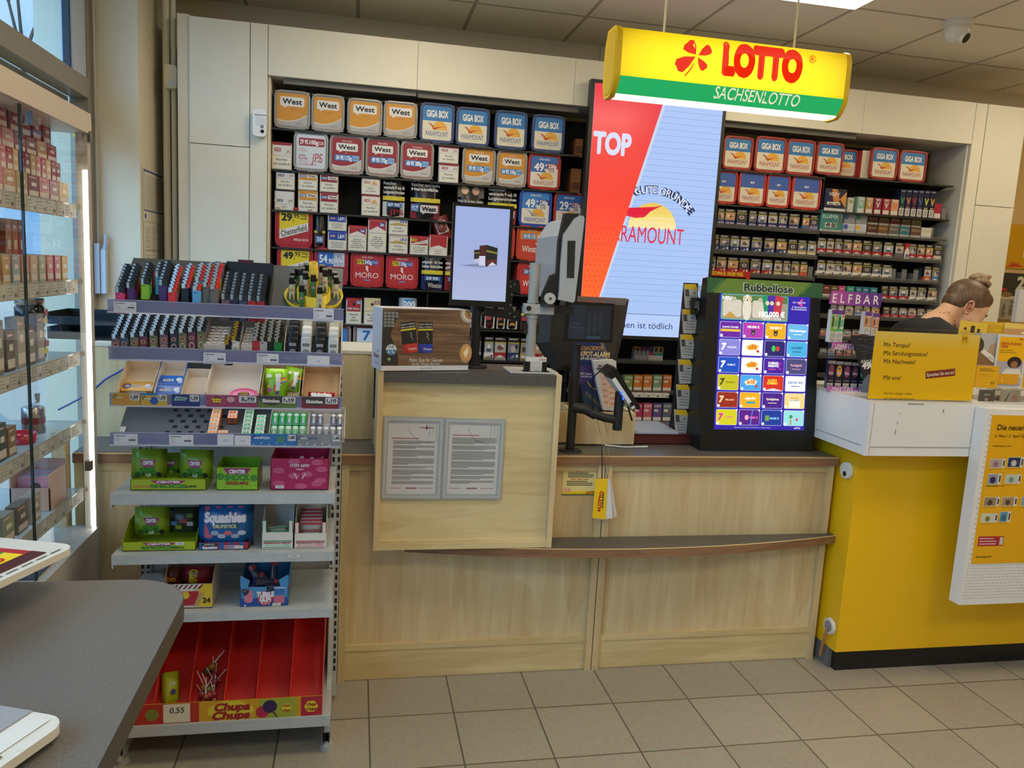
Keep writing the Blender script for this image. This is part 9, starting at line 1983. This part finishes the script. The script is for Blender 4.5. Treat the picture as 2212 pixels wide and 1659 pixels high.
shop(2.36, .16, .17, .06, zs, '4a1f50', 'tall purple tobacco box with lion on the second showcase shelf', dx=.12)
shop(2.20, .14, .16, .06, zs, '1f3060', 'tall dark blue box on the second showcase shelf', dx=.12)
for i, c_ in enumerate(('b06a40', 'a85a30', '8a3a18')): shop(2.53+i*.045, .04, .175, .05, zs, c_, '%s tall orange carton at the right of the second showcase shelf' % nth(i, 3), dx=.1)
zs = SS[2]
for i in range(2):
    t2 = thing('glass_jar', '%s black jar with chrome lid on the third showcase shelf' % ('upper', 'lower')[i], 'jar', (SX-.1, 2.56, zs+.092*(1-i)+.0008)); MB().lathe([(.036, 0), (.04, .006), (.04, .06), (.034, .068)], (0, 0, 0), '17171a:r.1', 24).build('glass', t2); MB().lathe([(.037, .068), (.039, .07), (.039, .086), (.036, .088)], (0, 0, 0), 'a89c90:m:r.25', 24).build('lid', t2)
    MB(Matrix.Rotation(math.pi/2, 4, 'Z')).rect(-.02, .02, .015, .03, -.0405, 'c9b828').disc(.015, .045, .012, -.0405, 'a82a48').build('label', t2)
for i in range(6): shop(2.12+i*.068, .05, .11+.03*(i % 2), .03, zs, ('6a5a50', '8a8078', '5a4a44', '9a938a')[i % 4], 'smoke grey accessory pack, %s on the third showcase shelf' % ORD[i], name='accessory_pack')
zs = SS[3]
g = thing('herb_grinder', 'steel hand grinder with crank on the fourth showcase shelf', 'grinder', (SX-.1, 2.56, zs+.0008)); MB().lathe([(.032, 0), (.032, .075), (.028, .08)], (0, 0, 0), 'a8a09c:m:r.25', 22).build('body', g); MB().lathe([(.0325, .03), (.0325, .05)], (0, 0, 0), '7a2424:r.3', 22).build('band', g); MB().box(-.004, .004, -.01, .04, .084, .088, 'b8b8bc:m:r.2').cyl((0, .034, .088), (0, .034, .115), .006, .009, 12, 'c9c9c6:m:r.2').build('crank', g)
tag(MB().lathe([(.034, 0), (.04, .03), (.037, .03), (.03, .004)], (0, 0, 0), 'b02038:r.2', 20).build('ashtray', None, (SX-.08, 2.42, zs+.0008)), 'small red bowl beside the steel grinder', 'bowl')
for i in range(3): shop(2.12+i*.062, .05, .12-.02*i, .04, zs, ('5a6a3a', '4a4a3a', '8a6a3a')[i], 'green packed accessory, %s on the fourth showcase shelf' % ORD[i], name='accessory_pack')
shop(2.40, .12, .1, .005, zs, 'b8602c', 'orange card leaning at the back of the fourth showcase shelf', name='card', dx=.18, cat='card')
shop(2.22, .2, .16, .005, zs, '7a9a5a', 'green picture card at the rear of the fourth showcase shelf', name='card', dx=.24, cat='card')
zs = SS[4]
m = MB().box(0, .11, 0, .004, 0, .07, 'c9a08c').box(0, .004, 0, .14, 0, .11, 'd0a898').box(.106, .11, 0, .14, 0, .11, 'd0a898').box(0, .11, .136, .14, 0, .13, 'd0a898')
tag(m.build('display_carton', None, (SX-.15, 2.50, zs+.0008)), 'pale pink open display carton with picture cards on the lowest showcase shelf', 'carton')
for i in range(5):
    o = MB().box(0, .09, 0, .002, 0, .095, ('d88a94', '9ab0c0', 'd890a0', 'a8b4c4', 'e0a0a8')[i]+':r.3').disc(.05, .06, .015, -.0004, '4a3a34').build('picture_card', None, (SX-.14, 2.52+i*.02, zs+.006), (-.15, 0, 0)); tag(o, 'pink blue picture card, %s in the pale pink display carton' % ORD[i], 'card', 'picture cards')
for i in range(4): shop(2.10+i*.09, .07, .08, .03, zs, ('55564e', '8a8a80', '6a5a4a', '9a948c')[i], 'silver wrapped accessory, %s on the lowest showcase shelf' % ORD[i], name='accessory_pack')
p = atX(80, 1240, SX-.12)
tag(MB().box(0, .16, 0, .2, 0, .004, '3a4258').box(.03, .06, .03, .16, .0041, .0045, 'd8683a').box(.1, .11, .02, .15, .0041, .0045, 'c9c43a').build('flyer_stack', None, (SX-.18, 2.32, .6612)), 'dark blue flyers lying on the base of the glass showcase', 'flyers')
